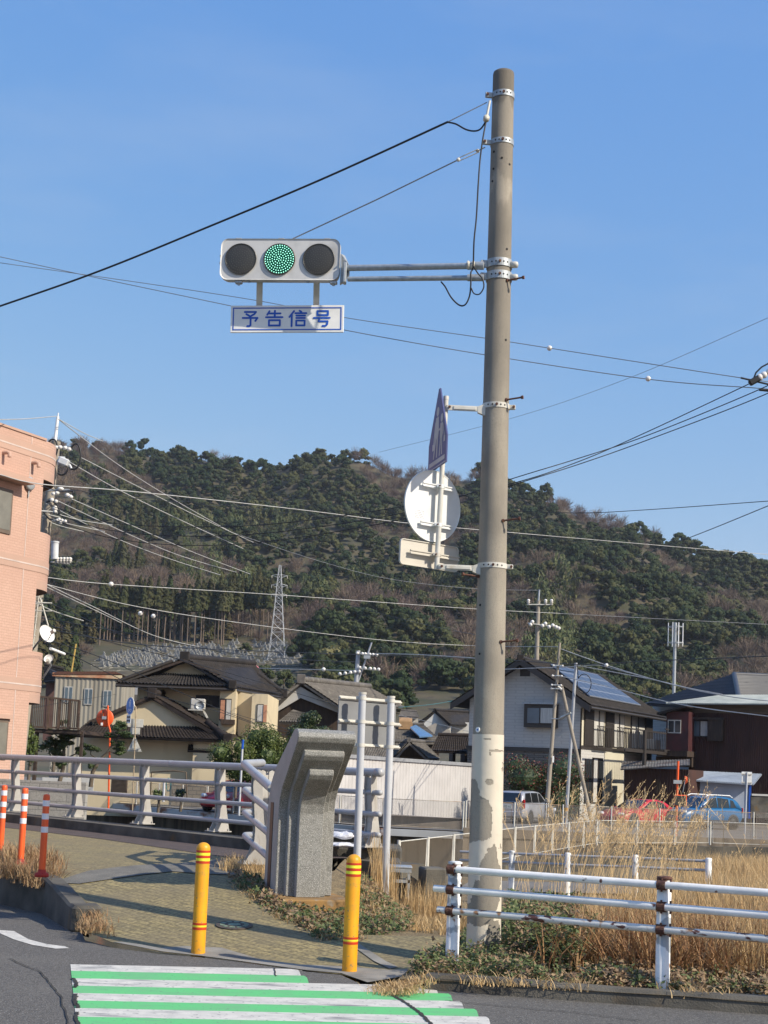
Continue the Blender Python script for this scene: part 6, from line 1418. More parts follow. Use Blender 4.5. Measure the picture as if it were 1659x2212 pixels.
dg = simple_house('dark_tile_gatehouse', 'small dark tiled gate roof beside the concrete pole, above the white wall', [((930, 1622, 90), (1030, 1626, 90), (1018, 1592, 93), (946, 1590, 93))], [(978, 1618, 984, 1660, 92), (1004, 1618, 1016, 1660, 92)], M_tile_b, M_wood, 20, 6)
simple_house('distant_house', 'distant low house with grey roof below the hill, right of the double-post sign', [((862, 1548, 170), (905, 1550, 170), (900, 1538, 178), (866, 1536, 178))], [(866, 1546, 903, 1568, 172)], M_tile_g, M_plaster, 14, 5)
simple_house('corner_roof_house', 'dark tiled roof corner between the pink block and the grey shed', [((96, 1474, 112), (152, 1470, 108), (138, 1448, 116), (96, 1438, 116))], [(96, 1470, 122, 1600, 112)], M_tile, mat('dark brick wall', (0.13, 0.07, 0.06), .9), 16, 8)
b = MB(); Face((0, 150, 0), (1, 0)).rect(b, 496, 1441, 548, 1470, -6, 0, 0); Face((0, 150, 0), (1, 0)).rect(b, 500, 1432, 549, 1441, -6, .2, 1); tag(b.build('pink_topped_building', [M_plaster, mat('bright pink fascia', (0.75, 0.22, 0.30), .6)]), 'white building with a bright pink fascia showing above the cream house roof', 'building')
gs = thing('grey_shed', 'weathered grey corrugated shed with three windows and a rusty roof edge', 'shed', PY(190, 1700, 95))
F6 = Face((0, 95, 0), (1, .05)); M_oldsheet = mat('weathered grey sheet wall', (0.36, 0.33, 0.27), .85, (0.24, 0.22, 0.18), .6, stretch=(2, 2, .25), stain=(0.28, 0.15, 0.06), stain_scale=1.0, stain_str=(2.5, 2.5, .25), stain_lo=.62, stain_hi=.8)
b = MB(); corr(b, F6, 112, 1462, 262, 1700, .28, .02, .03); F6.rect(b, 112, 1461, 262, 1700, -6, 0); b.build('wall', M_oldsheet, gs)
b = MB(); F6.rect(b, 114, 1456, 264, 1464, .0, .15); b.build('fascia', mat('rust stained cream fascia', (0.58, 0.50, 0.32), .7, (0.40, 0.12, 0.05), .5, lo=.45, hi=.6), gs)
b = MB(); F6.poly(b, [(112, 1457), (264, 1457), (250, 1451), (125, 1451)], -5, .2); b.build('roof', M_rust, gs)
for u in (139, 182, 223): window(F6, u, 1483+(u-139)*.1, u+18, 1518+(u-139)*.1, gs, frame=M_aframe, glass=M_glass_blue, bars=1, o=.06)
b = MB(); F7 = Face((0, 101, 0), (1, 0)); F7.rect(b, 256, 1479, 300, 1500, -5, 0, 0); F7.rect(b, 256, 1500, 300, 1600, -5, 0, 1); tag(b.build('grey_barn', [mat('pale barn roof', (0.42, 0.43, 0.45), .6), mat('dull barn wall', (0.13, 0.125, 0.12), .9)]), 'plain grey barn showing between the grey shed and the cream house', 'barn')
dk = thing('wooden_deck', 'dark brown raised wooden deck with slatted railing beside the pink block', 'deck', PY(120, 1700, 58))
F8 = Face((0, 58, 0), (1, -.05)); b = MB(); F8.rect(b, 55, 1575, 172, 1583, -4, 0); F8.rect(b, 66, 1580, 72, 1740, -.5, -.3); F8.rect(b, 165, 1580, 170, 1740, -.5, -.3); b.build('platform', M_wood, dk)
M_deckw = mat('brown deck railing', (0.11, 0.07, 0.05), .8, (0.07, 0.045, 0.03), 3); b = MB()
F8.poly(b, [(62, 1500), (172, 1512), (172, 1516), (62, 1504)], -.05, .08); F8.rect(b, 62, 1570, 172, 1574, -.03, .06)
for k in range(28): u = 62+k*4; F8.rect(b, u, 1503+(u-62)*.1, u+1.5, 1571, 0, .03)
for u in (64, 102, 125, 148, 168): F8.rect(b, u, 1503+(u-62)*.1, u+4, 1576, -.05, .08)
b.build('railing', M_deckw, dk)
# long white corrugated wall, its cap, its footing
lw = thing('white_wall', 'long white ribbed sheet wall with a grey cap behind the mesh fence', 'wall', PY(890, 1770, 66))
wa = PY(664, 1623, 61); we = PY(1040, 1650, 77); dW = (we-wa); dW.z = 0; LW = dW.length; dW.normalize(); nW = Vector((dW.y, -dW.x, 0))
M_ribw = mat('white ribbed sheet', (0.52, 0.505, 0.50), .6, (0.46, 0.445, 0.44), 1.5); vs = []; b = MB(); n = int(LW/.31); k = 0
for i in range(n):
    for dx, o in ((0, 0), (.24, 0), (.255, -.02), (.285, -.02), (.30, 0)):
        x = i*.31+dx; p = wa+dW*x; zt_ = wa.z+(we.z-wa.z)*x/LW-.12; q = Vector((p.x, p.y, 0))+nW*o; vs += [Vector((q.x, q.y, GZ)), Vector((q.x, q.y, zt_))]; k += 1
b.add(vs, [(2*i, 2*i+2, 2*i+3, 2*i+1) for i in range(k-1)]); b.build('panels', M_ribw, lw)
b = MB(); b.prism([wa+nW*.08-Vector((0, 0, .16)), we+nW*.08-Vector((0, 0, .16)), we+nW*.08, wa+nW*.08], tuple(-nW*.25)); b.build('cap', mat('grey cap sheet', (0.30, 0.31, 0.33), .5), lw)
b = MB(); b.prism([(-3.6, 64.5, GZ), (0.6, 59.3, GZ), (4.2, 58.6, GZ), (4.2, 58.6, GZ+.42), (.6, 59.3, GZ+.42), (-3.6, 64.5, GZ+.42)][:6], (0.1, .3, 0)); tag(b.build('footing_wall', M_conc_wall), 'low stained concrete footing wall in front of the white ribbed wall', 'wall')
# grey block walls at the left, behind the railing
M_block = brick_mat('pale concrete blocks', (0.36, 0.35, 0.32), (0.33, 0.32, 0.295), (0.24, 0.235, 0.22), .4, .2, .012, noise_amt=.25)
b = MB(); Face((0, 33.2, 0), (1, -.08)).rect(b, -120, 1684, 182, 1830, -.2, 0, z0=-.9); tag(b.build('block_wall', M_block), 'pale grey concrete block wall behind the railing at the left edge', 'wall')
M_blockb = brick_mat('tan garden wall blocks', (0.30, 0.25, 0.18), (0.26, 0.215, 0.155), (0.15, 0.125, 0.095), .4, .2, .02, noise_amt=.4)
b = MB(); Face((0, 74.5, 0), (1, 0)).rect(b, 370, 1690, 520, 1752, -.2, 0); tag(b.build('garden_wall', M_blockb), 'tan block garden wall behind the red car below the cream house', 'wall')
b = MB(); f_ = Face((0, 73, 0), (1, 0)); f_.rect(b, 240, 1676, 275, 1712, -.1, 0)
for k in range(12): f_.rect(b, 241, 1678+k*2.8, 274, 1679.2+k*2.8, 0, .05)
tag(b.build('slatted_gate', mat('brown slat gate', (0.11, 0.085, 0.065), .8)), 'brown slatted panel standing below the orange mirror', 'panel')
b = MB(); f_ = Face((0, 72, 0), (1, 0))
for k in range(3): f_.rect(b, 90+k*38, 1680, 126+k*38, 1716, -.05, 0, bev=.01)
tag(b.build('white_gate', M_plaster), 'row of white garden gate panels behind the bridge railing', 'gate')
# ================================================================ UTILITY POLES AND HARDWARE
M_upole = mat('weathered utility pole concrete', (0.34, 0.30, 0.24), .9, (0.26, 0.23, 0.19), 1.5, stretch=(3, 3, .4), stain=(0.18, 0.155, 0.125), stain_scale=1.5, stain_lo=.55, stain_hi=.75)
M_steelpole = mat('grey steel pole', (0.40, 0.42, 0.45), .45, (0.34, 0.36, 0.39), 2, metal=.2)
M_porc = mat('white porcelain', (0.74, 0.72, 0.68), .25, (0.66, 0.64, 0.60), 10)
M_xfmr = mat('pale transformer paint', (0.62, 0.64, 0.66), .4, (0.52, 0.54, 0.56), 3)
def upole(label, base, top, r0, r1, name='utility_pole', m=None, group=None, cap=True):
    t = thing(name, label, 'utility pole', base, group); b = MB(); b.cyl(base-Vector((0, 0, .5)), top, r0, r1, n=16)
    if cap: b.cyl(top, top+Vector((0, 0, r1*.6)), r1*1.05, n=16)
    b.build('shaft', m or M_upole, t); return t
def insul(b, p, s=1.0, up=True):
    b.lathe(p, [(0, 0), (.05*s, 0), (.035*s, .04*s), (.075*s, .06*s), (.04*s, .10*s), (.07*s, .12*s), (.05*s, .17*s), (0, .19*s)], (0, 0, 1 if up else -1), 10, mi=1)
def crossarm(t, p, q, ins, s=1.0, bar=.04, drop=False):
    b = MB(); p, q = Vector(p), Vector(q); b.tube([p, q], bar, 4); b.build('cross_arm', M_galv_pale, t)
    for f in ins: b = MB(); insul(b, p.lerp(q, f)+Vector((0, 0, bar)), s); b.build('insulator', [M_galv, M_porc], t)
def ins_string(b, p, q, n=3, s=.085):
    p, q = Vector(p), Vector(q); b.tube([p, q], .015, 6)
    for k in range(n): b.ball(p.lerp(q, (k+.5)/n), s, 10, 1, (1, 1, .85))
# pole behind the pink block
t = upole('tall utility pole crowded with insulators and cables, rising behind the pink block', PY(26, 1760, 44), PY(121, 960, 44), .19, .13)
b = MB(); b.cyl(PY(118, 962, 44), PY(125, 900, 44), .055, .045, n=10); b.cyl(PY(125, 900, 44), PY(126, 892, 44), .02, n=6); b.build('mast_tip', M_sign_white, t)
Y = 43.6
b = MB(); ins_string(b, PY(118, 967, Y), PY(134, 966, Y), 2, .075); ins_string(b, PY(136, 966, Y), PY(154, 972, Y), 2, .075); b.tube([PY(100, 970, Y), PY(128, 965, Y), PY(156, 973, Y)], .02, 6); b.build('insulator_string', [M_galv, M_porc], t)
b = MB(); b.tube([PY(95, 1060, Y), PY(150, 1058, Y)], .035, 4); ins_string(b, PY(112, 1068, Y), PY(127, 1064, Y), 2, .075); ins_string(b, PY(142, 1068, Y), PY(156, 1075, Y), 2, .08); b.ball(PY(131, 1056, Y), .085, 10, 1, (1.2, 1.2, .7)); b.ball(PY(112, 1080, Y), .07, 10, 1); b.ball(PY(121, 1083, Y), .06, 10, 1); b.build('insulator_string', [M_galv, M_porc], t)
b = MB(); b.tube([PY(88, 1104, Y), PY(124, 1107, Y)], .04, 4); b.ball(PY(119, 1098, Y), .085, 10, 1); b.ball(PY(119, 1105, Y), .06, 10, 1); b.tube([PY(105, 1112, Y), PY(130, 1118, Y)], .02, 5); b.build('cross_arm', [M_galv_pale, M_porc], t)
b = MB(); b.tube([PY(112, 1125, Y), PY(144, 1128, Y)], .03, 5)
for u, v in ((124, 1124), (128, 1122), (134, 1124), (141, 1126), (131, 1129)): b.ball(PY(u, v, Y), .055, 8, 1)
b.build('insulator_string', [M_galv, M_porc], t)
b = MB(); p = PY(138, 998, Y); b.box(p, (.32, .3, .22), 0, M=Matrix.Rotation(math.radians(20), 3, 'Y'), bev=.03); b.tube([PY(127, 992, Y), PY(127, 1004, Y)], .05, 6); b.box(PY(133, 988, Y), (.2, .1, .04)); b.cyl(PY(150, 1004, Y), PY(154, 1012, Y), .04, n=8); b.build('switch_box', M_xfmr, t)
b = MB(); p = PY(118, 1208, Y); q = PY(119, 1173, Y); b.cyl(p, q, .11, n=14); b.cyl(q, q+Vector((0, 0, .05)), .125, n=14); b.build('transformer', M_xfmr, t)
b = MB(); b.tube([PY(110, 1214, Y), PY(150, 1218, Y)], .035, 4)
for u in (124, 131, 138, 145, 151): insul(b, PY(u, 1216, Y), .95)
b.build('insulator_rack', [M_galv_pale, M_porc], t)
for pts in ([(152, 972), (158, 962), (166, 959), (172, 968), (174, 985), (171, 1003), (163, 1013), (154, 1013), (149, 1008)], [(124, 1022), (132, 1026), (141, 1023), (146, 1014), (145, 1008), (140, 1006)], [(100, 962), (110, 950), (120, 952), (124, 968), (120, 985), (112, 998)],
            [(146, 1060), (158, 1062), (156, 1072)], [(100, 1085), (112, 1082), (124, 1092), (129, 1106), (126, 1112)], [(88, 1090), (96, 1108), (108, 1122), (118, 1124)], [(108, 1128), (106, 1142), (107, 1160)]):
    P = [PY(u, v, Y) for u, v in pts]; out = []
    for i in range(len(P)-1):
        p0 = P[max(i-1, 0)]; p1 = P[i]; p2 = P[i+1]; p3 = P[min(i+2, len(P)-1)]
        for k in range(6): q = k/6; out.append(0.5*((2*p1)+(p2-p0)*q+(2*p0-5*p1+4*p2-p3)*q*q+(3*p1-3*p2+p3-p0)*q**3))
    b = MB(); b.tube(out+[P[-1]], .028, 6); b.build('jumper_cable', M_black, t)
b = MB()
for k in range(9): z = k*14; b.tube([PY(74-k*1.0, 1290+z, 43), PY(84-k*1.1, 1290+z, 43)], .02, 4)
b.tube([PY(84, 1285, 43), PY(70, 1405, 43)], .022, 6); b.tube([PY(76, 1285, 43), PY(68, 1405, 43)], .03, 6); b.tube([PY(87, 1292, 43), PY(104, 1352, 43)], .025, 6); b.tube([PY(84, 1302, 43), PY(112, 1303, 43)], .03, 4); b.tube([PY(72, 1320, 43), PY(112, 1320, 43)], .02, 4); b.build('ladder_rack', M_galv_pale, t)
# others
t = upole('leaning pole with a diagonal brace and white insulators, above the middle houses', PY(764, 1540, 112), PY(774, 1408, 112), .2, .15, m=M_steelpole)
b = MB(); b.tube([PY(773, 1474, 112), PY(803, 1388, 112)], .07, 6); b.build('brace', M_steelpole, t)
crossarm(t, PY(772, 1411, 111.8), PY(817, 1415, 111.8), (), 1.4, .05); b = MB()
for u in (772, 783, 789, 799, 806, 814): b.ball(PY(u, 1411+(u-772)*.09, 111.7), .13, 8, 1)
b.box(PY(793, 1418, 111.7), (.5, .3, .35), 0); b.build('insulator_row', [M_galv, M_porc], t)
for (u0, v0, u1, v1) in ((732, 1458, 778, 1452), (775, 1444, 820, 1448)):
    b = MB(); b.tube([PY(u0, v0, 111.8), PY(u1, v1, 111.8)], .05, 4)
    for f in (.05, .3, .55, .75, .95): b.ball(PY(u0+(u1-u0)*f, v0+(v1-v0)*f-2, 111.7), .14, 8, 1)
    b.build('insulator_row', [M_galv_pale, M_porc], t)
t = upole('utility pole with two cross-arms of insulators behind the ridge of the solar-roof house', PY(1158, 1460, 122), PY(1163, 1300, 122), .2, .16)
b = MB(); b.cyl(PY(1163, 1302, 122), PY(1165, 1273, 122), .08, n=8); b.build('mast_tip', M_galv, t)
crossarm(t, PY(1138, 1306, 121.8), PY(1194, 1306, 121.8), (.06, .72, .95), 2.2, .06)
b = MB(); b.tube([PY(1140, 1346, 121.8), PY(1210, 1356, 121.8)], .06, 4)
for u, dz in ((1146, 0), (1150, -6), (1172, 0), (1178, -5), (1186, 1), (1194, -3), (1201, 0), (1207, 2)): b.ball(PY(u, 1349+(u-1146)*.1+dz, 121.6), .17, 8, 1)
b.build('insulator_row', [M_galv_pale, M_porc], t)
t = upole('leaning brown-grey concrete utility pole with black and white bands near its foot', PY(1178, 1772, 64), PY(1209, 1390, 64), .115, .055)
for v in (1438, 1460, 1480, 1488): p = PY(1209-(v-1390)*.082, v, 63.9); b = MB(); b.tube([p-Vector((.22, 0, 0)), p+Vector((.22, 0, 0))], .03, 6); b.ball(p-Vector((.2, .03, 0)), .05, 8, 1); b.ball(p+Vector((.2, -.03, 0)), .05, 8, 1); b.build('fitting', [M_galv, M_porc], t)
p = PY(1192, 1552, 63.9); q = PY(1214, 1554, 63.7); q2 = PY(1233, 1540, 63.2); b = MB(); b.tube([p-Vector((.1, 0, 0)), q, q2], .025, 6); b.build('lamp_bracket', M_galv, t)
b = MB(); b.prism([PY(1206, 1553, 63.6), PY(1212, 1547, 63.6), PY(1231, 1536, 63.2), PY(1234, 1539, 63.2), PY(1214, 1551, 63.6)], (0, .12, -.02)); b.build('street_light', M_galv_pale, t)
b = MB()
for k in range(7): a = 2*PI*k/7; c_ = PY(1181, 1750, 64); b.box(c_+Vector((math.cos(a)*.113, math.sin(a)*.113, 0)), (.012, .05, .62), 0, rz=a)
b.build('warning_stripes', M_sign_white, t); b = MB(); b.lathe(PY(1181, 1766, 64), [(.116, 0), (.1155, .66)], (0, 0, 1), 16); b.build('warning_sleeve', M_black, t)
b = MB(); b.box(PY(1195, 1640, 63.86), (.07, .02, .28)); b.build('number_plate', M_sign_white, t)
t = upole('slim grey steel pole between the leaning concrete pole and its brace', PY(1222, 1766, 66), PY(1244, 1434, 66), .08, .07, m=M_steelpole)
b = MB(); P = [PY(1262+15*math.cos(a), 1477+21*math.sin(a), 65.8) for a in np.linspace(-2.6, 3.4, 26)]; b.tube([PY(1247, 1436, 65.9)]+P, .02, 6); b.build('cable_coil', M_black, t)
b = MB(); b.cyl(PY(1223.5, 1745, 66), PY(1223, 1752, 66), .09, n=14); b.build('yellow_band', M_yel, t)
t = upole('grey steel brace pole leaning left against the concrete utility pole', PY(1283, 1768, 65), PY(1213, 1482, 65), .09, .075, name='brace_pole', m=M_upole)
b = MB(); b.tube([PY(1199, 1478, 64.8), PY(1214, 1490, 64.8)], .06, 6); b.build('bracket', M_galv_pale, t)
b = MB(); b.cyl(PY(154, 1452, 70), PY(164, 1391, 70), .045, n=8); tag(b.build('yellow_guy_cover', mat('faded yellow guard', (0.50, 0.33, 0.08), .6)), 'thin faded yellow leaning pole rising above the grey shed roof', 'pole')

# ================================================================ SIGNS, MIRROR, SMALL POSTS BEYOND THE BRIDGE
mr = thing('traffic_mirror', 'round orange traffic mirror seen from behind on a crooked orange pole', 'traffic mirror', PY(234, 1745, 66))
b = MB(); b.tube([PY(233, 1524, 66), PY(233.5, 1560, 66), PY(235, 1568, 66), PY(238, 1578, 66), PY(237, 1600, 66), PY(234, 1750, 66)], .042, 10); b.build('pole', M_org, mr)
mnrm = Vector((-.12, -1, 0)).normalized(); cM = PY(226.5, 1551, 66.12)
b = MB(); b.lathe(cM, [(0, .06), (.2, .055), (.36, .02), (.40, 0), (.40, -.03), (0, -.03)], mnrm, 40); b.build('disc', M_org, mr)
b = MB(); 
for k in range(5): a = .5+k*1.25; b.tube([cM+mnrm*.06, cM+Vector((math.cos(a)*.36, 0, math.sin(a)*.36))+mnrm*.035], .008, 5, 1)
b.box(cM+mnrm*.1+Vector((.0, 0, 0)), (.2, .08, .14), 0, bev=.01); b.box(cM+mnrm*.06+Vector((-.1, 0, -.28)), (.09, .02, .13), 2); b.box(cM+mnrm*.09+Vector((-.09, 0, .14)), (.05, .04, .34), 1); b.build('bracket', [M_galv, M_rust, M_sign_white], mr)
rp = thing('route_sign_post', 'thin tan post with a blue round sign and four small boards, beside the orange mirror', 'sign post', PY(286, 1746, 65))
b = MB(); b.tube([PY(290, 1523, 65), PY(293.5, 1528, 65), PY(293, 1545, 65), PY(286, 1752, 65)], .03, 8); b.build('post', mat('tan painted post', (0.42, 0.33, 0.22), .6), rp)
dn = Vector((-.82, -.57, 0)).normalized(); cR = PY(281, 1525, 64.9); al2 = Vector((-dn.y, dn.x, 0))
b = MB(); b.lathe(cR, [(0, .0), (.40, 0), (.40, -.02), (0, -.02)], dn, 36, smooth=False); b.build('round_board', M_alu, rp)
b = MB(); b.lathe(cR+dn*.003, [(0, 0.001), (.365, .001)], dn, 36, smooth=False); b.build('blue_face', mat('bright blue sign sheeting', (0.03, 0.22, 0.62), .4), rp)
b = MB()
def S2(x, z): return cR+al2*x+Vector((0, 0, z))+dn*.007
for cx0, cz0, r in ((.02, .24, .05), (-.07, .17, .035)): b.poly([S2(cx0+r*math.cos(2*PI*k/12), cz0+r*math.sin(2*PI*k/12)) for k in range(12)])
b.poly([S2(-.02, .18), S2(.06, .18), S2(.05, .05), S2(.03, -.06), S2(0, -.06), S2(-.02, .05)]); b.poly([S2(-.1, .13), S2(-.05, .13), S2(-.06, -.02), S2(-.09, -.02)])
for cx0 in (-.11, .11): 
    for k in range(14):
        a0, a1 = 2*PI*k/14, 2*PI*(k+1)/14; b.poly([S2(cx0+.07*math.cos(a0), -.2+.07*math.sin(a0)), S2(cx0+.07*math.cos(a1), -.2+.07*math.sin(a1)), S2(cx0+.05*math.cos(a1), -.2+.05*math.sin(a1)), S2(cx0+.05*math.cos(a0), -.2+.05*math.sin(a0))])
b.poly([S2(-.11, -.19), S2(.0, -.21), S2(.05, -.12), S2(.03, -.12), S2(-.02, -.19), S2(-.10, -.17)]); b.build('pictogram', M_sign_white, rp)
b = MB(); f_ = Face(PY(277, 1552, 64.8), al2); f_.n = dn; cT = PY(278, 1553, 64.85); b.box(cT, (.42, .015, .38), 0, rz=math.atan2(al2.y, al2.x))
for k in range(2):
    for j in range(4): b.box(cT+dn*.012+al2*(-.14+j*.093)+Vector((0, 0, .08-k*.16)), (.06, .006, .09), 1, rz=math.atan2(al2.y, al2.x))
b.build('text_board', [M_sign_white, M_black], rp)
b = MB(); b.box(PY(293, 1562, 65.1), (.69, .02, .36), bev=.006); b.build('grey_board', M_galv_pale, rp); b = MB(); b.box(PY(292, 1579, 65.12), (.43, .02, .30), bev=.006); b.build('small_board', M_galv_pale, rp)
b = MB(); b.prism([PY(274.5, 1623, 65.1), PY(306, 1624, 65.1), PY(292, 1591, 65.1), PY(290, 1591, 65.1)], (0, .02, 0)); b.box(PY(290, 1618, 65.05), (.5, .02, .04), 1); b.build('triangle_board', [M_galv_pale, M_galv], rp)
t = thing('white_post', 'slim white post with a blue top in front of the green bushes', 'post', PY(516, 1762, 60)); b = MB(); b.cyl(PY(516, 1762, 60), PY(523.5, 1618, 60), .045, n=10); b.build('post', M_wpole, t); b = MB(); b.cyl(PY(523.5, 1618, 60), PY(525, 1598, 60), .047, n=10); b.build('blue_top', M_sign_blue, t)
t = thing('orange_post', 'tall bright orange pole with a flag, between the red and blue cars', 'post', PY(1459, 1815, 59.5)); b = MB(); b.cyl(PY(1459.5, 1815, 59.5), PY(1465, 1644, 59.5), .05, n=10); b.build('pole', M_org, t)
b = MB(); b.box(PY(1464, 1689, 59.4), (.34, .06, .15)); b.build('clip', M_galv, t); b = MB(); b.cyl(PY(1475, 1712, 59.4), PY(1480, 1685, 59.4), .012, n=6); b.build('flag_stick', M_galv, t)
b = MB(); b.poly([PY(1479, 1676, 59.4), PY(1485, 1678, 59.4), PY(1485, 1690, 59.35), PY(1479, 1695, 59.4)]); b.prism([PY(1479, 1676, 59.42), PY(1485, 1678, 59.42), PY(1485, 1690, 59.37), PY(1479, 1695, 59.42)], (0, .02, 0)); b.build('flag', M_org, t)
b = MB(); b.box(PY(1470, 1729, 58.9), (.50, .05, .44), 0, bev=.03); b.box(PY(1470, 1729.5, 58.87), (.45, .02, .39), 1, bev=.02); tag(b.build('road_mirror', [M_org, mat('dark mirror', (0.05, 0.05, 0.045), .1)]), 'small dark rectangular mirror with an orange rim beside the orange pole', 'mirror')
t = thing('white_board_sign', 'small white square sign board seen from behind on a white pole near the blue car', 'sign', PY(1609, 1800, 60)); b = MB(); b.cyl(PY(1608, 1815, 60), PY(1614, 1668, 60), .035, n=10); b.build('pole', M_wpole, t)
b = MB(); b.box(PY(1613, 1681, 60.06), (.42, .02, .52), 0, bev=.004)
for v in (1672, 1690): b.box(PY(1613, v, 60.02), (.46, .03, .035), 1)
b.build('board', [M_alu, M_galv_pale], t)
for (u0, v0, u1, v1, Y, l) in ((477, 1710, 474, 1765, 59.8, 'short tan post left of the white post by the red car'), (487, 1709, 484, 1767, 59.8, 'short rusty post next to the white post by the red car'), (355, 1681, 353, 1732, 60, 'short white pipe post with a turquoise hose beside it')):
    b = MB(); b.cyl(PY(u1, v1, Y), PY(u0, v0, Y), .05, n=8); tag(b.build('short_post', M_wpole if u0 < 400 else M_oldwood), l, 'post')
b = MB(); b.tube([PY(364+5*math.cos(a), 1695+14*math.sin(a), 66) for a in np.linspace(0, 12, 50)], .02, 5); tag(b.build('garden_hose', mat('turquoise hose', (0.05, 0.33, 0.33), .5)), 'coiled turquoise garden hose hanging behind the bridge railing', 'hose')
b = MB(); b.tube([PY(*p) for p in ((325, 1724, 61), (327, 1668, 61), (375, 1665, 61), (402, 1668, 61), (404, 1730, 61))], .03, 6); tag(b.build('pipe_hoop', M_oldwood), 'tan pipe frame hoop standing on the far bank left of the red car', 'pipe frame')

# yellow bollard top in the near right corner
bollard(1588, 2995, 4.65, 0.955, 0.062, 'yellow bollard whose domed top peeks in at the bottom right corner')

# ================================================================ VEHICLES
M_tyre = mat('tyre rubber', (0.02, 0.02, 0.02), .9); M_rim = mat('alloy rim', (0.50, 0.50, 0.52), .3, metal=.6); M_cglass = mat('car glass', (0.015, 0.018, 0.02), .06, spec=.8)
M_lampr = mat('red tail lamp', (0.35, 0.01, 0.01), .2); M_lampw = mat('clear headlamp', (0.75, 0.77, 0.8), .12); M_plas = mat('black plastic trim', (0.03, 0.03, 0.032), .6); M_plate = mat('number plate white', (0.75, 0.76, 0.74), .5)
def loft(b, secs, mi=0, smooth=True, cap=True):
    n = len(secs[0]); vs = [p for s_ in secs for p in s_]; b.add(vs, [(i*n+j, i*n+(j+1) % n, (i+1)*n+(j+1) % n, (i+1)*n+j) for i in range(len(secs)-1) for j in range(n)], mi, smooth)
    if cap: b.add(secs[0], [tuple(range(n-1, -1, -1))], mi, False); b.add(secs[-1], [tuple(range(n))], mi, False)
def car(name, label, cat, loc, rz, L, W, low, top, cab, paint, wheels, wr, glass, lamps_f, lamps_r, extra=None):
    """x forward. low/top: [(x, z)] belt outline; cab: [(x, z, inset)] roof outline (front->rear)"""
    t = thing(name, label, cat, loc, rz=rz); xs_ = np.linspace(-L/2, L/2, 37); lx, lz = zip(*low); tx, tz = zip(*top)
    def sec(x):
        zl = np.interp(x, lx, lz); zt = np.interp(x, tx, tz); e = abs(x)/(L/2); w_ = W/2*(1-.10*max(0, e-.72)/.28-.05*max(0, e-.93)/.07)
        m_ = (zl+zt)/2; return [Vector((x, -w_*.93, zl)), Vector((x, -w_, zl+.12)), Vector((x, -w_*1.0, m_)), Vector((x, -w_*.97, zt-.07)), Vector((x, -w_*.88, zt)), Vector((x, w_*.88, zt)), Vector((x, w_*.97, zt-.07)), Vector((x, w_, m_)), Vector((x, w_, zl+.12)), Vector((x, w_*.93, zl))]
    b = MB(); loft(b, [sec(x) for x in xs_])
    # cabin
    cx_, cz_, _ = zip(*cab); xs2 = np.linspace(min(cx_), max(cx_), 25); cs = sorted(cab)
    def csec(x):
        zc = np.interp(x, [c_[0] for c_ in cs], [c_[1] for c_ in cs]); zb = np.interp(x, tx, tz)-.06; h = max(zc-zb, .02); tw = W/2*(.90-.16*h/.6); 
        return [Vector((x, -W/2*.90, zb)), Vector((x, -tw-.015, zc-.05)), Vector((x, -tw*.9, zc)), Vector((x, tw*.9, zc)), Vector((x, tw+.015, zc-.05)), Vector((x, W/2*.90, zb))]
    loft(b, [csec(x) for x in xs2]); b.build('body', paint, t, local=True)
    for side in (-1, 1):
        for poly_ in glass['side']:
            b = MB(); pts = []
            for x, f in poly_:
                zc = np.interp(x, [c_[0] for c_ in cs], [c_[1] for c_ in cs]); zb = np.interp(x, tx, tz)-.06; h = max(zc-zb, .02); tw = W/2*(.90-.16*h/.6); z = zb+.06+(zc-.07-zb-.06)*f
                g_ = (z-zb)/max(zc-.05-zb, .01); y = W/2*.90+(tw+.015-W/2*.90)*g_; pts.append(Vector((x, side*(y+.004), z)))
            b.add(pts, [tuple(range(len(pts))) if side < 0 else tuple(range(len(pts)))[::-1]]); b.build('side_window', M_cglass, t, local=True)
    for nm, (x0, x1, f0, f1) in (('windscreen', glass['front']), ('rear_window', glass['rear'])):
        b = MB(); row = []
        for f in np.linspace(0, 1, 5):
            x = x0+(x1-x0)*f; zc = np.interp(x, [c_[0] for c_ in cs], [c_[1] for c_ in cs]); zb = np.interp(x, tx, tz)-.06; h = max(zc-zb, .02); tw = W/2*(.90-.16*h/.6)
            row.append((Vector((x+(.012 if nm == 'windscreen' else -.012), -tw*.88, zc+.006)), Vector((x+(.012 if nm == 'windscreen' else -.012), tw*.88, zc+.006))))
        for (a, c_), (d, e_) in zip(row, row[1:]): b.quad(a, c_, e_, d)
        b.build(nm, M_cglass, t, local=True)
    for wx in wheels:
        for side in (-1, 1):
            b = MB(); c_ = Vector((wx, side*(W/2-.10), wr)); b.lathe(c_, [(wr*.62, -.1), (wr*.95, -.1), (wr, -.06), (wr, .08), (wr*.95, .11), (wr*.62, .115)], (0, side, 0), 28); w_ = b.build('wheel', M_tyre, t, local=True)
            b = MB(); b.lathe(c_, [(wr*.63, .09), (wr*.60, .105), (wr*.55, .06)], (0, side, 0), 28)
            for k in range(6):
                a = 2*PI*k/6; d = Vector((math.cos(a), 0, math.sin(a))); pp = Vector((-d.z, 0, d.x)); o = Vector((0, side*.095, 0)); b.quad(c_+o+pp*wr*.10, c_+o+d*wr*.6+pp*wr*.08, c_+o+d*wr*.6-pp*wr*.08, c_+o-pp*wr*.10); 
            b.lathe(c_, [(0, .1), (wr*.14, .1), (wr*.14, .08)], (0, side, 0), 12); b.build('rim', M_rim, w_, local=True)
            b = MB(); b.lathe(c_+Vector((0, side*.045, .01)), [(0, 0), (wr*1.14, 0), (wr*1.14, .06), (0, .061)], (0, side, 0), 28); b.build('wheel_arch', M_plas, t, local=True)
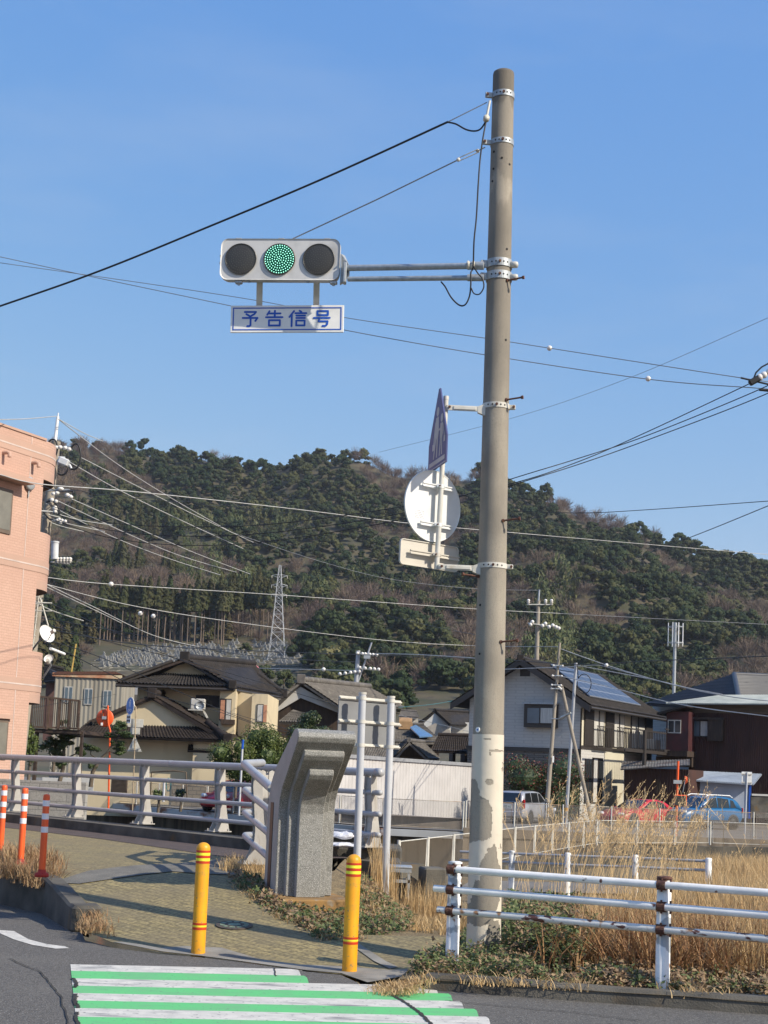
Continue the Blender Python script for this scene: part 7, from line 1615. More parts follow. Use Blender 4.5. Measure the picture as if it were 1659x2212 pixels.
    for lst, nm, m_ in ((lamps_f, 'headlight', M_lampw), (lamps_r, 'tail_light', M_lampr)):
        for (x, y, z, sx1, sy1, sz1) in lst:
            for side in (-1, 1): b = MB(); b.box((x, side*y, z), (sx1, sy1, sz1), bev=min(sx1, sy1, sz1)*.3); b.build(nm, m_, t, local=True)
    if extra: extra(t)
    return t
def px(u, v, Y, z=GZ): p = PY(u, v, Y); p.z = z; return p
M_silver = mat('silver car paint', (0.42, 0.43, 0.46), .3, metal=.35, coat=.6); M_redp = mat('red car paint', (0.50, 0.01, 0.02), .35, coat=.3); M_bluep = mat('blue car paint', (0.008, 0.11, 0.27), .35, coat=.15)
def van_x(t):
    b = MB(); b.box((-2.13, 0, .45), (.12, 1.6, .26), 0, bev=.04); b.build('rear_bumper', M_silver, t, local=True)
    b = MB(); b.box((-2.155, 0.0, .80), (.02, .44, .22), 0); pl_ = b.build('number_plate', M_plate, t, local=True)
    segs = {'0': 'abcdef', '4': 'fgbc', '5': 'afgcd', '2': 'abged'}; b = MB(); y0 = .17
    for i, ch_ in enumerate('2045'):
        cx0 = y0-i*.085-(.03 if i > 1 else 0); w1, h1 = .045, .045
        S_ = {'a': ((-1, 1), (1, 1)), 'b': ((1, 1), (1, 0)), 'c': ((1, 0), (1, -1)), 'd': ((-1, -1), (1, -1)), 'e': ((-1, 0), (-1, -1)), 'f': ((-1, 1), (-1, 0)), 'g': ((-1, 0), (1, 0))}
        for k in segs[ch_]:
            (xa_, za_), (xb_, zb_) = S_[k]; p = Vector((-2.168, cx0-xa_*w1/2-.04, .78+za_*h1)); q = Vector((-2.168, cx0-xb_*w1/2-.04, .78+zb_*h1)); b.tube([p, q], .007, 4)
    b.build('digits', mat('plate green', (0.02, 0.12, 0.06), .5), pl_, local=True)
    b = MB(); b.box((-2.14, 0, .98), (.05, .7, .05), 0); b.build('tailgate_handle', M_plas, t, local=True)
    b = MB(); b.box((.95, -.93, 1.05), (.12, .16, .11), bev=.03); b.box((.95, .93, 1.05), (.12, .16, .11), bev=.03); b.build('door_mirrors', M_silver, t, local=True)
car('estate_car', 'silver estate car parked with its rear towards the fence, beside the concrete pole', 'car', px(1133, 1762, 70.5), math.radians(62), 4.3, 1.72,
    [(-2.15, .38), (-1.95, .26), (1.9, .24), (2.15, .34)], [(-2.15, .90), (-2.0, .98), (.85, .98), (1.5, .90), (2.0, .72), (2.15, .60)],
    [(-2.12, .98, 0), (-1.95, 1.40, 0), (-1.75, 1.50, 0), (-.4, 1.53, 0), (.25, 1.48, 0), (1.05, .98, 0)], M_silver, (-1.32, 1.30), .30,
    {'side': [[(-1.85, .02), (-1.62, .98), (-1.0, 1), (-1.0, .02)], [(-.93, .02), (-.93, 1), (-.12, 1), (-.12, .02)], [(-.04, .02), (-.04, 1), (.2, .98), (.78, .1), (.78, .02)]], 'front': (.98, .28, 0, 0), 'rear': (-2.10, -1.90, 0, 0)},
    [(2.08, .62, .66, .1, .34, .16)], [(-2.10, .80, .92, .12, .14, .42)], van_x)
def coupe_x(t):
    b = MB(); b.box((2.02, 0, .34), (.16, 1.3, .2), 0, bev=.04); b.build('grille', M_plas, t, local=True)
    b = MB(); b.box((2.12, 0, .42), (.02, .33, .16), 0); b.build('number_plate', M_plate, t, local=True)
    b = MB(); b.box((.62, -.9, .88), (.14, .18, .11), bev=.03); b.box((.62, .9, .88), (.14, .18, .11), bev=.03); b.build('door_mirrors', M_redp, t, local=True)
RC = dict(L=4.3, W=1.76, low=[(-2.15, .36), (-1.9, .22), (1.9, .2), (2.15, .3)], top=[(-2.15, .80), (-1.6, .92), (.6, .88), (1.4, .80), (2.0, .62), (2.15, .5)],
          cab=[(-1.95, .84, 0), (-1.2, 1.24, 0), (-.6, 1.34, 0), (.0, 1.32, 0), (.9, .86, 0)], paint=M_redp, wheels=(-1.3, 1.32), wr=.32,
          glass={'side': [[(-1.3, .05), (-1.0, .9), (-.55, 1), (-.55, .05)], [(-.48, .05), (-.48, 1), (-.05, .98), (.6, .12), (.6, .05)]], 'front': (.84, .05, 0, 0), 'rear': (-1.85, -1.25, 0, 0)},
          lamps_f=[(1.98, .64, .62, .2, .32, .13)], lamps_r=[(-2.12, .62, .72, .08, .36, .14)], extra=coupe_x)
car('red_car', 'low red car parked nose-out in front of the brown shed, left of the blue car', 'car', px(1378, 1765, 71.5), math.radians(-140), **RC)
RH = dict(RC); RH.update(L=3.9, top=[(-1.95, .9), (.7, .93), (1.4, .86), (1.85, .68), (1.95, .55)], low=[(-1.95, .36), (-1.8, .24), (1.75, .22), (1.95, .32)], cab=[(-1.92, .9, 0), (-1.75, 1.3, 0), (-1.4, 1.47, 0), (-.3, 1.5, 0), (.2, 1.44, 0), (1.0, .9, 0)], wheels=(-1.25, 1.2), wr=.30,
                     glass={'side': [[(-1.5, .05), (-1.4, .95), (-.7, 1), (-.7, .05)], [(-.63, .05), (-.63, 1), (.15, .98), (.75, .12), (.75, .05)]], 'front': (.95, .25, 0, 0), 'rear': (-1.9, -1.78, 0, 0)}, lamps_f=[(1.8, .62, .74, .2, .3, .2)], lamps_r=[(-1.92, .7, .95, .08, .16, .3)], extra=lambda t: (lambda b: (b.box((1.93, .1, .42), (.03, .34, .16), 0), b.build('number_plate', M_plate, t, local=True)))(MB()))
car('red_hatchback', 'bright red small car seen through the bridge railing, below the green bushes', 'car', px(510, 1745, 69.5), math.radians(-118), **RH)
def suv_x(t):
    b = MB(); b.tube([(-1.5, -.62, 1.56), (-1.3, -.63, 1.66), (.1, -.63, 1.68), (.35, -.62, 1.60)], .025, 6); b.build('roof_rail', M_sign_white, t, local=True)
    b = MB(); b.tube([(-1.5, .62, 1.56), (-1.3, .63, 1.66), (.1, .63, 1.68), (.35, .62, 1.60)], .025, 6); b.build('roof_rail', M_sign_white, t, local=True)
    b = MB(); b.box((2.0, 0, .72), (.12, 1.1, .22), 0, bev=.03); b.box((2.05, 0, .38), (.14, 1.5, .2), 0, bev=.05); b.build('grille', M_plas, t, local=True)
    b = MB(); b.box((.85, -.95, 1.12), (.14, .18, .13), bev=.04); b.box((.85, .95, 1.12), (.14, .18, .13), bev=.04); b.build('door_mirrors', M_bluep, t, local=True)
    for s_ in (-1, 1): b = MB(); b.box((0, s_*.915, .36), (2.3, .03, .2), bev=.01); b.build('sill_trim', M_plas, t, local=True)
car('blue_suv', 'bright blue compact SUV with white roof rails in front of the pale blue shed', 'car', px(1515, 1768, 72.5), math.radians(-146), 4.15, 1.8,
    [(-2.07, .45), (-1.9, .30), (1.85, .28), (2.07, .42)], [(-2.07, 1.0), (-1.7, 1.05), (.8, 1.02), (1.5, .98), (1.95, .82), (2.07, .6)],
    [(-2.03, 1.0, 0), (-1.85, 1.32, 0), (-1.6, 1.50, 0), (-.9, 1.60, 0), (-.2, 1.62, 0), (.2, 1.56, 0), (1.1, 1.0, 0)], M_bluep, (-1.30, 1.28), .35,
    {'side': [[(-1.62, .05), (-1.45, .9), (-1.25, .95), (-1.2, .05)], [(-1.12, .05), (-1.12, .97), (-.35, 1), (-.35, .05)], [(-.28, .05), (-.28, 1), (.12, .98), (.82, .12), (.82, .05)]], 'front': (1.04, .28, 0, 0), 'rear': (-2.0, -1.85, 0, 0)},
    [(1.92, .68, .84, .22, .30, .16)], [(-2.04, .74, .95, .08, .2, .26)], suv_x)

# ================================================================ OVERHEAD WIRES
W_ = lambda lab, pts, r, m=M_black, **k: wire(lab, pts, r, m, **k)
W_('thin bare wire with one white marker, crossing the sky just under the name plate', [(-40, 546, 45), (200, 598, 44), (495, 660, 42), (745, 713, 40), (1045, 766, 38), (1400, 819, 36), (1630, 838, 34), (1720, 846, 34)], .011, M_wire_grey)
W_('thin twisted wire with one white marker, ending at the connector by the right edge', [(-40, 562, 45), (300, 610, 44), (560, 650, 42), (745, 686, 40), (1045, 730, 38), (1187, 752, 37), (1430, 790, 35), (1600, 816, 34), (1700, 830, 34)], .010, M_wire_grey)
for u, v, Y, l in ((1187, 752, 37, 'small white ball marker on the upper thin wire right of the pole'), (1400, 818, 36, 'small white ball marker on the lower thin wire near the right edge')):
    b = MB(); b.ball(PY(u, v, Y), .07, 14); b.ball(PY(u+1, v, Y), .072, 14, sc_=(.35, 1, 1)); tag(b.build('wire_marker', M_porc), l, 'wire marker')
t = thing('cable_connector', 'black clamp and white insulators holding the three black cables at the right edge', 'connector', PY(1630, 820, 30)); b = MB(); b.box(PY(1630, 822, 30), (.25, .12, .13), 0, M=Matrix.Rotation(math.radians(-32), 3, 'Y'), bev=.02); b.build('clamp', M_black, t)
b = MB()
for u, v in ((1641, 815), (1650, 810), (1662, 803)): b.ball(PY(u, v, 30), .075, 12)
b.build('insulator', M_porc, t)
b = MB(); b.tube([PY(1628, 818, 30), PY(1633, 805, 30), PY(1645, 793, 30), PY(1662, 784, 30)], .018, 6); b.tube([PY(1600, 816, 30), PY(1659, 830, 30), PY(1700, 838, 30)], .02, 6); b.tube([PY(1640, 842, 30), PY(1700, 848, 30)], .025, 6); b.build('jumper', M_black, t)
for k, (off, lab) in enumerate(((0, 'upper of three black cables sweeping from the right edge connector behind the pole'), (1, 'middle of three black cables sweeping from the right edge connector behind the pole'), (2, 'lowest of three black cables sweeping from the right edge connector behind the pole'))):
    y1 = (826, 842, 852)[k]
    mid = [(1400, 932), (1250, 997), (1100, 1046)] if k == 0 else ([(1400, 940), (1250, 990), (1100, 1036)] if k == 1 else [(1400, 950), (1250, 1003), (1100, 1050)])
    a = [(-1+110, 1092+off*14), (230, 1128+off*16), (400, 1138+off*20), (600, 1131+off*18), (885, 1092+off*13)]
    W_(lab, [(u, v, 42-(u-100)*.006) for u, v in a]+[(u, v, 33) for u, v in mid[::-1]]+[(1625+k*14, y1, 30)]+([(1720, y1-45, 30)] if k else []), .0105)
# pale spiral-wrapped lines fanning out from the left pole
fan = [([(126, 905, 43.5), (180, 935, 45), (222, 953, 47)], .03, 'short pale spiral-wrapped line leaving the tip of the left pole'),
       ([(-60, 907, 30), (50, 905, 38), (122, 899, 43.5)], .028, 'pale twisted line running off the left edge from the pole tip'),
       ([(127, 906, 43.5), (250, 1000, 50), (370, 1076, 58), (500, 1150, 68)], .034, 'longest pale spiral-wrapped line falling right from the pole tip'),
       ([(174, 988, 43.6), (300, 1052, 52), (420, 1112, 60), (548, 1172, 70)], .036, 'pale spiral-wrapped line starting at the black cable loop'),
       ([(150, 998, 43.6), (260, 1060, 52), (400, 1128, 60), (525, 1185, 70)], .04, 'thick pale spiral-wrapped line below the switch box, third from the top'),
       ([(155, 1078, 43.6), (300, 1142, 54), (420, 1194, 64), (540, 1240, 74)], .036, 'pale spiral-wrapped line from the upper insulator string of the left pole'),
       ([(120, 1080, 43.6), (300, 1164, 56), (400, 1204, 64), (510, 1236, 74)], .036, 'pale spiral-wrapped line just under the upper insulator string line'),
       ([(100, 1088, 43.6), (240, 1158, 54), (360, 1205, 64), (476, 1242, 74)], .036, 'lowest pale spiral-wrapped line of the steep fan from the left pole'),
       ([(130, 1112, 43.6), (180, 1125, 45), (242, 1134, 48)], .030, 'short pale wrapped cable right of the white insulator row'),
       ([(92, 1114, 43.6), (150, 1132, 45), (226, 1148, 48)], .030, 'short pale wrapped cable below the white insulator row'),
       ([(84, 1118, 43.6), (130, 1136, 45), (180, 1148, 47)], .030, 'lowest short pale wrapped cable on the left pole'),
       ([(72, 1297, 43), (110, 1318, 45), (180, 1341, 48)], .040, 'fuzzy pale wrapped cable above the satellite dish'),
       ([(100, 1262, 43), (200, 1310, 48), (330, 1372, 55), (440, 1400, 62)], .034, 'pale wrapped line crossing above the cemetery towards the houses'),
       ([(100, 1268, 43), (150, 1292, 46), (230, 1330, 50), (262, 1346, 53)], .034, 'parallel pale wrapped line ending in a turquoise tail')]
for pts, r, l in fan: W_(l, pts, r*.45, M_wire_white)
W_('long pale suspension wire crossing the hill behind the round sign', [(-20, 1020, 24), (90, 1046, 27), (300, 1063, 32), (640, 1100, 40), (890, 1131, 46), (1100, 1150, 50), (1400, 1176, 56), (1720, 1203, 62)], .011, M_wire_white)
W_('dark looping cable hanging just under the long pale suspension wire', [(90, 1050, 27)]+[(u, 1050+(u-90)*.0985+(7 if (u//40) % 2 else 2), 27+(u-90)*.022) for u in range(130, 1650, 40)], .008)
W_('pale wrapped line with a white ball crossing above the pylon waist', [(100, 1247, 44), (240, 1262, 48), (600, 1285, 58), (1020, 1315, 70), (1210, 1325, 76)], .013, M_wire_white)
W_('thin dark continuation of the line crossing behind the antenna mast', [(1205, 1325, 76), (1450, 1338, 84), (1720, 1352, 92)], .014, M_wire_grey)
W_('pale wrapped line crossing the pylon legs and sagging to the right', [(100, 1262, 44), (300, 1311, 50), (560, 1351, 58), (840, 1384, 68), (1030, 1395, 74), (1208, 1397, 64)], .013, M_wire_white)
W_('thin faint wire rising across the sky to the upper right edge', [(818, 977, 60), (1100, 905, 50), (1350, 820, 40), (1720, 660, 30)], .006, M_wire_grey)
W_('thin black wire above the right hillside meeting the right edge', [(1090, 1103, 60), (1250, 1108, 56), (1400, 1101, 52), (1720, 1078, 46)], .013)
W_('thin black wire rising from the far pole to the right edge above the hill', [(1060, 1312, 118), (1162, 1275, 118), (1290, 1235, 90), (1480, 1165, 60), (1720, 1068, 45)], .018)
W_('thin pale wire from the pale fan down across the forest to the far pole', [(500, 1150, 68), (700, 1215, 82), (850, 1252, 96), (1030, 1272, 110), (1162, 1275, 121)], .016, M_wire_grey)
for k, (pts, l, r) in enumerate((
    ([(110, 1304, 44), (240, 1362, 52), (400, 1430, 60), (610, 1503, 74)], 'dark cable sagging from the left pole over the cream house roof', .016),
    ([(70, 1340, 44), (230, 1385, 52), (420, 1433, 60), (650, 1500, 76), (870, 1570, 88)], 'dark cable just above the cream house gable', .016),
    ([(66, 1350, 44), (300, 1392, 54), (600, 1408, 70), (1030, 1424, 90), (1240, 1452, 66)], 'flat black cable crossing the pylon feet behind the pole', .018),
    ([(110, 1384, 44), (230, 1425, 52), (400, 1500, 62), (560, 1565, 72), (700, 1600, 80)], 'dark cable passing in front of the air conditioner', .015),
    ([(60, 1370, 44), (150, 1412, 50), (330, 1498, 60), (480, 1540, 70), (620, 1590, 80)], 'dark cable from under the satellite dish across the grey shed', .015),
    ([(64, 1330, 44), (300, 1372, 54), (560, 1418, 66), (770, 1430, 112)], 'dark cable ending at the leaning insulator pole', .016),
    ([(1030, 1420, 80), (1240, 1435, 66), (1400, 1428, 60), (1720, 1415, 50)], 'black cable running right across the solar roof ridge', .018),
    ([(1030, 1448, 80), (1243, 1440, 66)], 'pale wire pair end fixed to the slim steel pole', .020),
    ([(1244, 1437, 66), (1400, 1466, 62), (1560, 1502, 56), (1720, 1520, 52)], 'pale wire from the slim steel pole over the green metal eaves', .018),
    ([(1208, 1460, 64), (1300, 1480, 62), (1460, 1520, 58), (1640, 1545, 52), (1720, 1552, 50)], 'pale wire falling across the solar panels to the right', .018),
    ([(1212, 1402, 64), (1320, 1440, 62), (1450, 1478, 58), (1560, 1500, 56)], 'pale wire with a white ball crossing right of the leaning pole', .018),
    ([(1250, 1440, 66), (1290, 1437, 64), (1330, 1446, 62), (1480, 1486, 58), (1560, 1502, 56)], 'arched pale cable rising from the slim pole then falling right', .014),
    ([(548, 1443, 140), (700, 1447, 125), (774, 1449, 112)], 'pale wire with a ball from the pink building to the insulator pole', .03),
    ([(810, 1412, 112), (900, 1414, 100), (1030, 1422, 90)], 'pale wrapped line right of the leaning insulator pole', .03),
    ([(250, 1500, 60), (120, 1520, 58), (60, 1532, 56)], 'thin wire in front of the grey shed windows', .007),
    ([(836, 1530, 100), (930, 1522, 100), (1010, 1508, 100)], 'turquoise-tinted cable under the forest edge left of the pole', .02),
    ([(860, 1545, 98), (930, 1560, 96), (1012, 1580, 94)], 'thin pale wire above the white gable house', .014),
    ([(500, 1540, 70), (620, 1575, 62), (720, 1605, 55)], 'thin grey wire descending over the green bushes', .010),
    ([(600, 1262, 430), (840, 1330, 300), (1030, 1372, 200)], 'thin transmission wire from the pylon arm going right', .04))):
    W_(l, pts, r, M_wire_white if 'pale' in l else (mat('turquoise wire', (0.12, 0.34, 0.36), .5) if 'turq' in l else M_black))
for u, v, Y, l in ((240, 1262, 48, 'white ball on the line left above the cedars'), (303, 1325, 52, 'white ball left of the cedars below the second line'), (331, 1331, 53, 'second white ball beside the first on the lower line'), (1310, 1437, 62, 'white ball right of the slim steel pole'), (699, 1446, 125, 'white ball on the wire above the middle house')):
    b = MB(); b.ball(PY(u, v-(0 if u == 240 else 0), Y), .085 if Y < 100 else .18, 12); tag(b.build('wire_marker', M_porc), l, 'wire marker')
b = MB(); b.cyl(PY(109, 1401, 43.5), PY(139, 1413, 44.5), .045, n=12); tag(b.build('cable_sleeve', M_sign_white), 'white tube sleeve on the cable below the satellite dishes', 'cable sleeve')
# ================================================================ BUSHES AND GARDEN TREES
M_leafy = mat('hedge leaves', (0.085, 0.125, 0.028), .55, (0.05, 0.085, 0.02), 1.5, attr=(0.19, 0.20, 0.045), transl=.15)
M_dark = mat('dark glossy leaves', (0.035, 0.06, 0.02), .45, (0.02, 0.04, 0.014), 1.5, attr=(0.09, 0.11, 0.03))
M_pinef = mat('pine needles', (0.05, 0.085, 0.022), .6, (0.03, 0.055, 0.015), 3, attr=(0.10, 0.135, 0.035))
M_redleaf = mat('red young leaves', (0.20, 0.035, 0.025), .55, (0.12, 0.03, 0.02), 3)
M_bark = mat('grey bark', (0.15, 0.12, 0.09), .95, (0.08, 0.065, 0.05), 3)
def leaf_quads(r, c, n, s, asp=.55, nrm=None):
    """n small bent leaves near points c (n,3)"""
    d = r.randn(n, 3) if nrm is None else nrm+r.randn(n, 3)*.55; d /= np.linalg.norm(d, axis=1)[:, None]; a = np.cross(d, r.randn(n, 3)); a /= np.linalg.norm(a, axis=1)[:, None]; b_ = np.cross(d, a)
    L = s*r.uniform(.7, 1.3, n)[:, None]; w_ = L*asp*.5
    return np.stack([c-a*L*.5, c+b_*w_-d*L*.08, c+a*L*.5, c-b_*w_-d*L*.08], 1)
def bush(label, c, R, n, s, m, name='bush', cat='bush', seed=1, lumps=14, group=None, m2=None, f2=0.0, trunk=True, boxy=0.0, parent=None, pname='foliage'):
    r = np.random.RandomState(seed); c = np.array(c); R = np.array(R)
    if parent is None: t = thing(name, label, cat, (c[0], c[1], c[2]-R[2]), group); ob = np.array((c[0], c[1], c[2]-R[2]))
    else: t = parent; ob = np.array(ORG[parent])
    lc = r.randn(lumps, 3); lc /= np.linalg.norm(lc, axis=1)[:, None]; 
    if boxy: lc = np.sign(lc)*np.abs(lc)**(1-boxy); 
    lc *= r.uniform(.35, .78, lumps)[:, None]; lr = r.uniform(.28, .5, lumps)
    k = r.randint(0, lumps, n); d = r.randn(n, 3); d /= np.linalg.norm(d, axis=1)[:, None]; p = (lc[k]+d*lr[k][:, None]*r.uniform(.75, 1.15, n)[:, None])*R+c
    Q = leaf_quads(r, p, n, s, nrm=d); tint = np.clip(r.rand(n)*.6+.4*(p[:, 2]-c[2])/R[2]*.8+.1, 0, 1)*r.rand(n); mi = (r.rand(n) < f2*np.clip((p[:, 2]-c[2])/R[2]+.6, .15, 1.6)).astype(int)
    core = []
    for q in range(lumps):
        for i in range(4):
            for j in range(8):
                vs = []
                for ii_, jj_ in ((i, j), (i, j+1), (i+1, j+1), (i+1, j)): th_ = PI*ii_/4; ph = 2*PI*jj_/8; vs.append((lc[q]+lr[q]*.62*np.array([math.sin(th_)*math.cos(ph), math.sin(th_)*math.sin(ph), math.cos(th_)]))*R+c)
                core.append(vs)
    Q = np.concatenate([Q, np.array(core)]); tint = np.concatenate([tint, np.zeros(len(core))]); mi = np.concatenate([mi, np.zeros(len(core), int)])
    o = np_mesh(pname, Q.reshape(-1, 3)-ob, np.arange(len(Q)*4).reshape(-1, 4), [m, m2 or m], mi, {'tint': tint}); o.parent = t
    if trunk and parent is None:
        b = MB(); bz_ = Vector((c[0], c[1], c[2]-R[2])); b.tube([bz_-Vector((0, 0, .6)), bz_+Vector((.03, 0, R[2]*.6)), bz_+Vector((0, .05, R[2]*1.2))], [.07, .06, .03], 7); b.build('stem', M_bark, t)
    return t
def px3(u, v, Y): return tuple(PY(u, v, Y))
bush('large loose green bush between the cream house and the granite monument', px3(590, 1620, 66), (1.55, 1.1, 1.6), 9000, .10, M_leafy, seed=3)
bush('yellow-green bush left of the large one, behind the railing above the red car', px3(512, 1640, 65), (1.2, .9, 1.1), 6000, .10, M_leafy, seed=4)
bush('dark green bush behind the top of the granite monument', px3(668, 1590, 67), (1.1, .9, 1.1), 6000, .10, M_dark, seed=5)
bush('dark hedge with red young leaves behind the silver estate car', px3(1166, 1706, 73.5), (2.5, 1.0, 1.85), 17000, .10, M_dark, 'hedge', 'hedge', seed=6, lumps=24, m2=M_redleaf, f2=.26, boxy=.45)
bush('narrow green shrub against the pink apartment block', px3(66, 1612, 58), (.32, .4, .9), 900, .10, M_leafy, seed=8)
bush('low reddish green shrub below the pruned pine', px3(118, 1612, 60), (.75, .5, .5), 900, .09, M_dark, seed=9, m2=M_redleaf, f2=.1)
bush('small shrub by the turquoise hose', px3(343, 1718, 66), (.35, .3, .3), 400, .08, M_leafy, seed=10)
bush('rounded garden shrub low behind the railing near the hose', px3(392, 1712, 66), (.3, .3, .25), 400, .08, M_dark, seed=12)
def pine(label, base, pads, trunkpts, seed):
    t = thing('garden_pine', label, 'pine tree', base); b = MB(); b.tube([PY(*p) for p in trunkpts[0]], [.10, .085, .07, .05, .03][:len(trunkpts[0])], 8)
    for tp in trunkpts[1:]: b.tube([PY(*p) for p in tp], .028, 6)
    b.build('trunk', M_bark, t)
    for k, (u, v, Y, rx, rz_) in enumerate(pads): bush('', px3(u, v, Y), (rx*.0254*.95, rx*.0254*.8, rz_*.0254*1.0), 900, .05, M_pinef, seed=seed+k, lumps=9, parent=t, pname='needle_pad', trunk=False)
    return t
pine('cloud-pruned pine with bright round pads behind the railing, left of the orange mirror', PY(128, 1700, 62),
     [(135, 1562, 62, 11, 7), (115, 1580, 62, 13, 8), (142, 1578, 62, 9, 7), (156, 1588, 62, 12, 8), (140, 1592, 62, 12, 8), (152, 1604, 62, 10, 5), (110, 1600, 62.3, 14, 8), (170, 1621, 62, 10, 7), (178, 1629, 62, 9, 6), (124, 1628, 62, 14, 9), (125, 1652, 62, 18, 12)],
     [[(126, 1700, 62), (136, 1660, 62), (138, 1620, 62), (137, 1590, 62), (136, 1566, 62)], [(138, 1640, 62), (165, 1628, 62)], [(137, 1600, 62), (116, 1584, 62)], [(137, 1605, 62), (155, 1594, 62)]], 30)
pine('spreading dark pine with bent limbs, right of the orange mirror', PY(205, 1700, 63),
     [(264, 1562, 63, 12, 6), (258, 1572, 63, 16, 7), (268, 1586, 63, 18, 7), (237, 1588, 63, 13, 5), (276, 1590, 63, 14, 6), (255, 1605, 63, 15, 6), (259, 1616, 63, 14, 6), (262, 1624, 63, 13, 6), (201, 1616, 63, 16, 7), (186, 1610, 63.2, 12, 5), (200, 1656, 63, 9, 5)],
     [[(196, 1700, 63), (200, 1668, 63), (215, 1642, 63), (235, 1622, 63), (248, 1596, 63)], [(215, 1642, 63), (196, 1630, 63), (196, 1618, 63)], [(235, 1622, 63), (258, 1632, 63), (262, 1624, 63)], [(240, 1606, 63), (262, 1590, 63)]], 50)

# ================================================================ GRASS AND WEEDS
def inside(poly_, x, y):
    r = False; n = len(poly_)
    for i in range(n):
        x0, y0 = poly_[i]; x1, y1 = poly_[(i+1) % n]
        if (y0 > y) != (y1 > y) and x < (x1-x0)*(y-y0)/(y1-y0)+x0: r = not r
    return r
def blades(r, base, h, wdt, lean, segs=3, curl=.5):
    """base (n,3); h,w,lean (n,) -> quads (n*segs,4,3)"""
    n = len(base); a = r.uniform(0, 2*PI, n); d = np.stack([np.cos(a), np.sin(a), np.zeros(n)], 1); wa = a+PI/2+r.uniform(-.5, .5, n); wv = np.stack([np.cos(wa), np.sin(wa), np.zeros(n)], 1)
    out = []
    def at(t): return base+np.array([0, 0, 1])*(h*t*(1-curl*.3*lean*t))[:, None]+d*(lean*h*t**2)[:, None]
    for k in range(segs):
        t0, t1 = k/segs, (k+1)/segs; w0 = (wdt*(1-t0)**.6)[:, None]; w1 = (wdt*max(.06, (1-t1)**.6))[:, None]; p0, p1 = at(t0), at(t1)
        out.append(np.stack([p0-wv*w0, p0+wv*w0, p1+wv*w1, p1-wv*w1], 1))
    return np.concatenate(out), n
def vzz(P): return np.array([vz(x, y) for x, y in P])
M_straw = mat('dry straw grass', (0.52, 0.35, 0.16), .8, (0.40, 0.25, 0.11), 1.2, attr=(0.68, 0.51, 0.28), transl=.3)
M_straw_d = mat('rusty brown dead grass', (0.26, 0.11, 0.045), .8, (0.16, 0.075, 0.035), 2, attr=(0.42, 0.26, 0.12), transl=.2)
M_greeng = mat('green grass', (0.10, 0.14, 0.035), .7, (0.07, 0.10, 0.03), 2, attr=(0.22, 0.21, 0.07), transl=.25)
M_mug = mat('mugwort leaves', (0.06, 0.105, 0.025), .7, (0.04, 0.075, 0.02), 5, attr=(0.17, 0.20, 0.08), transl=.2)
M_deadleaf = mat('dead leaves', (0.22, 0.14, 0.08), .9, (0.14, 0.08, 0.05), 6, attr=(0.34, 0.25, 0.15), transl=.1)
r = np.random.RandomState(42)
def scatter(poly_, n, dens=None):
    xs_ = [p[0] for p in poly_]; ys_ = [p[1] for p in poly_]; out = []
    while len(out) < n:
        x, y = r.uniform(min(xs_), max(xs_)), r.uniform(min(ys_), max(ys_))
        if inside(poly_, x, y) and (dens is None or r.rand() < dens(x, y)): out.append((x, y))
    return np.array(out)
def stuff(name, Q, m, tint, label, cat):
    o = np_mesh(name, Q.reshape(-1, 3), np.arange(len(Q)*4).reshape(-1, 4), m, None, {'tint': tint}); tag(o, label, cat, kind='stuff'); return o
# tall field on the right: thickens to the right and away from the fence
fieldp = [(1.9, 12.6), (2.6, 12.3), (8.5, 12.0), (12, 22), (14, 30), (6.6, 29), (4.6, 24.2), (3.2, 19), (2.0, 15)]
def fd_(x, y): return min(1, max(.08, (x*3150/y/1000-.33)*2.3))
P = scatter(fieldp, 3900, fd_); V_, T_ = [], []
for (x, y) in P:
    n = 16 if y < 20 else 11; hmean = .60+.26*sm((y-13)/5)*sm((x*3150/y-400)/300)+.1*noise.noise(Vector((x*.8, y*.8, 5))); b0 = np.column_stack([x+r.randn(n)*.07, y+r.randn(n)*.07]); z0 = vz(x, y)
    b3 = np.column_stack([b0, np.full(n, z0-.02)]); h = hmean*r.uniform(.5, 1.12, n); Qb, _ = blades(r, b3, h, r.uniform(.0035, .008, n)*(1 if y < 18 else 1.5), r.uniform(.05, .55, n)); V_.append(Qb); T_.append(np.tile(r.rand(n), 3))
stuff('dry_grass', np.concatenate(V_), M_straw, np.concatenate(T_), 'tall golden dry grass filling the field behind the white pipe fence', 'grass')
V_, T_ = [], []
for (x, y) in scatter([(7.2, 30.5), (14.5, 31), (16, 46), (9.5, 46)], 2300, lambda x, y: min(1, max(.25, (x/y-.17)*14))):
    n = 9; b0 = np.column_stack([x+r.randn(n)*.14, y+r.randn(n)*.14, np.full(n, vz(x, y)-.02)]); Qb, _ = blades(r, b0, r.uniform(.3, .8, n), r.uniform(.008, .016, n), r.uniform(.05, .5, n)); V_.append(Qb); T_.append(np.tile(r.rand(n), 3))
stuff('far_dry_grass', np.concatenate(V_), M_straw, np.concatenate(T_), 'dry grass filling the far part of the field before the mesh fence', 'grass')
# rusty lower growth among it
V_, T_ = [], []
P = scatter([(1.3, 12.3), (8.5, 11.6), (9, 14.5), (2.2, 15)], 1500, lambda x, y: min(1, max(.1, (x-1.1)*.8)))
for (x, y) in P:
    n = 9; b0 = np.column_stack([x+r.randn(n)*.08, y+r.randn(n)*.08, np.full(n, vz(x, y)-.02)]); Qb, _ = blades(r, b0, r.uniform(.2, .62, n), r.uniform(.004, .011, n), r.uniform(.2, 1.2, n), 3); V_.append(Qb); T_.append(np.tile(r.rand(n), 3))
stuff('dead_grass', np.concatenate(V_), M_straw_d, np.concatenate(T_), 'rust-brown drooping dead grass below the white pipe fence on the right', 'grass')
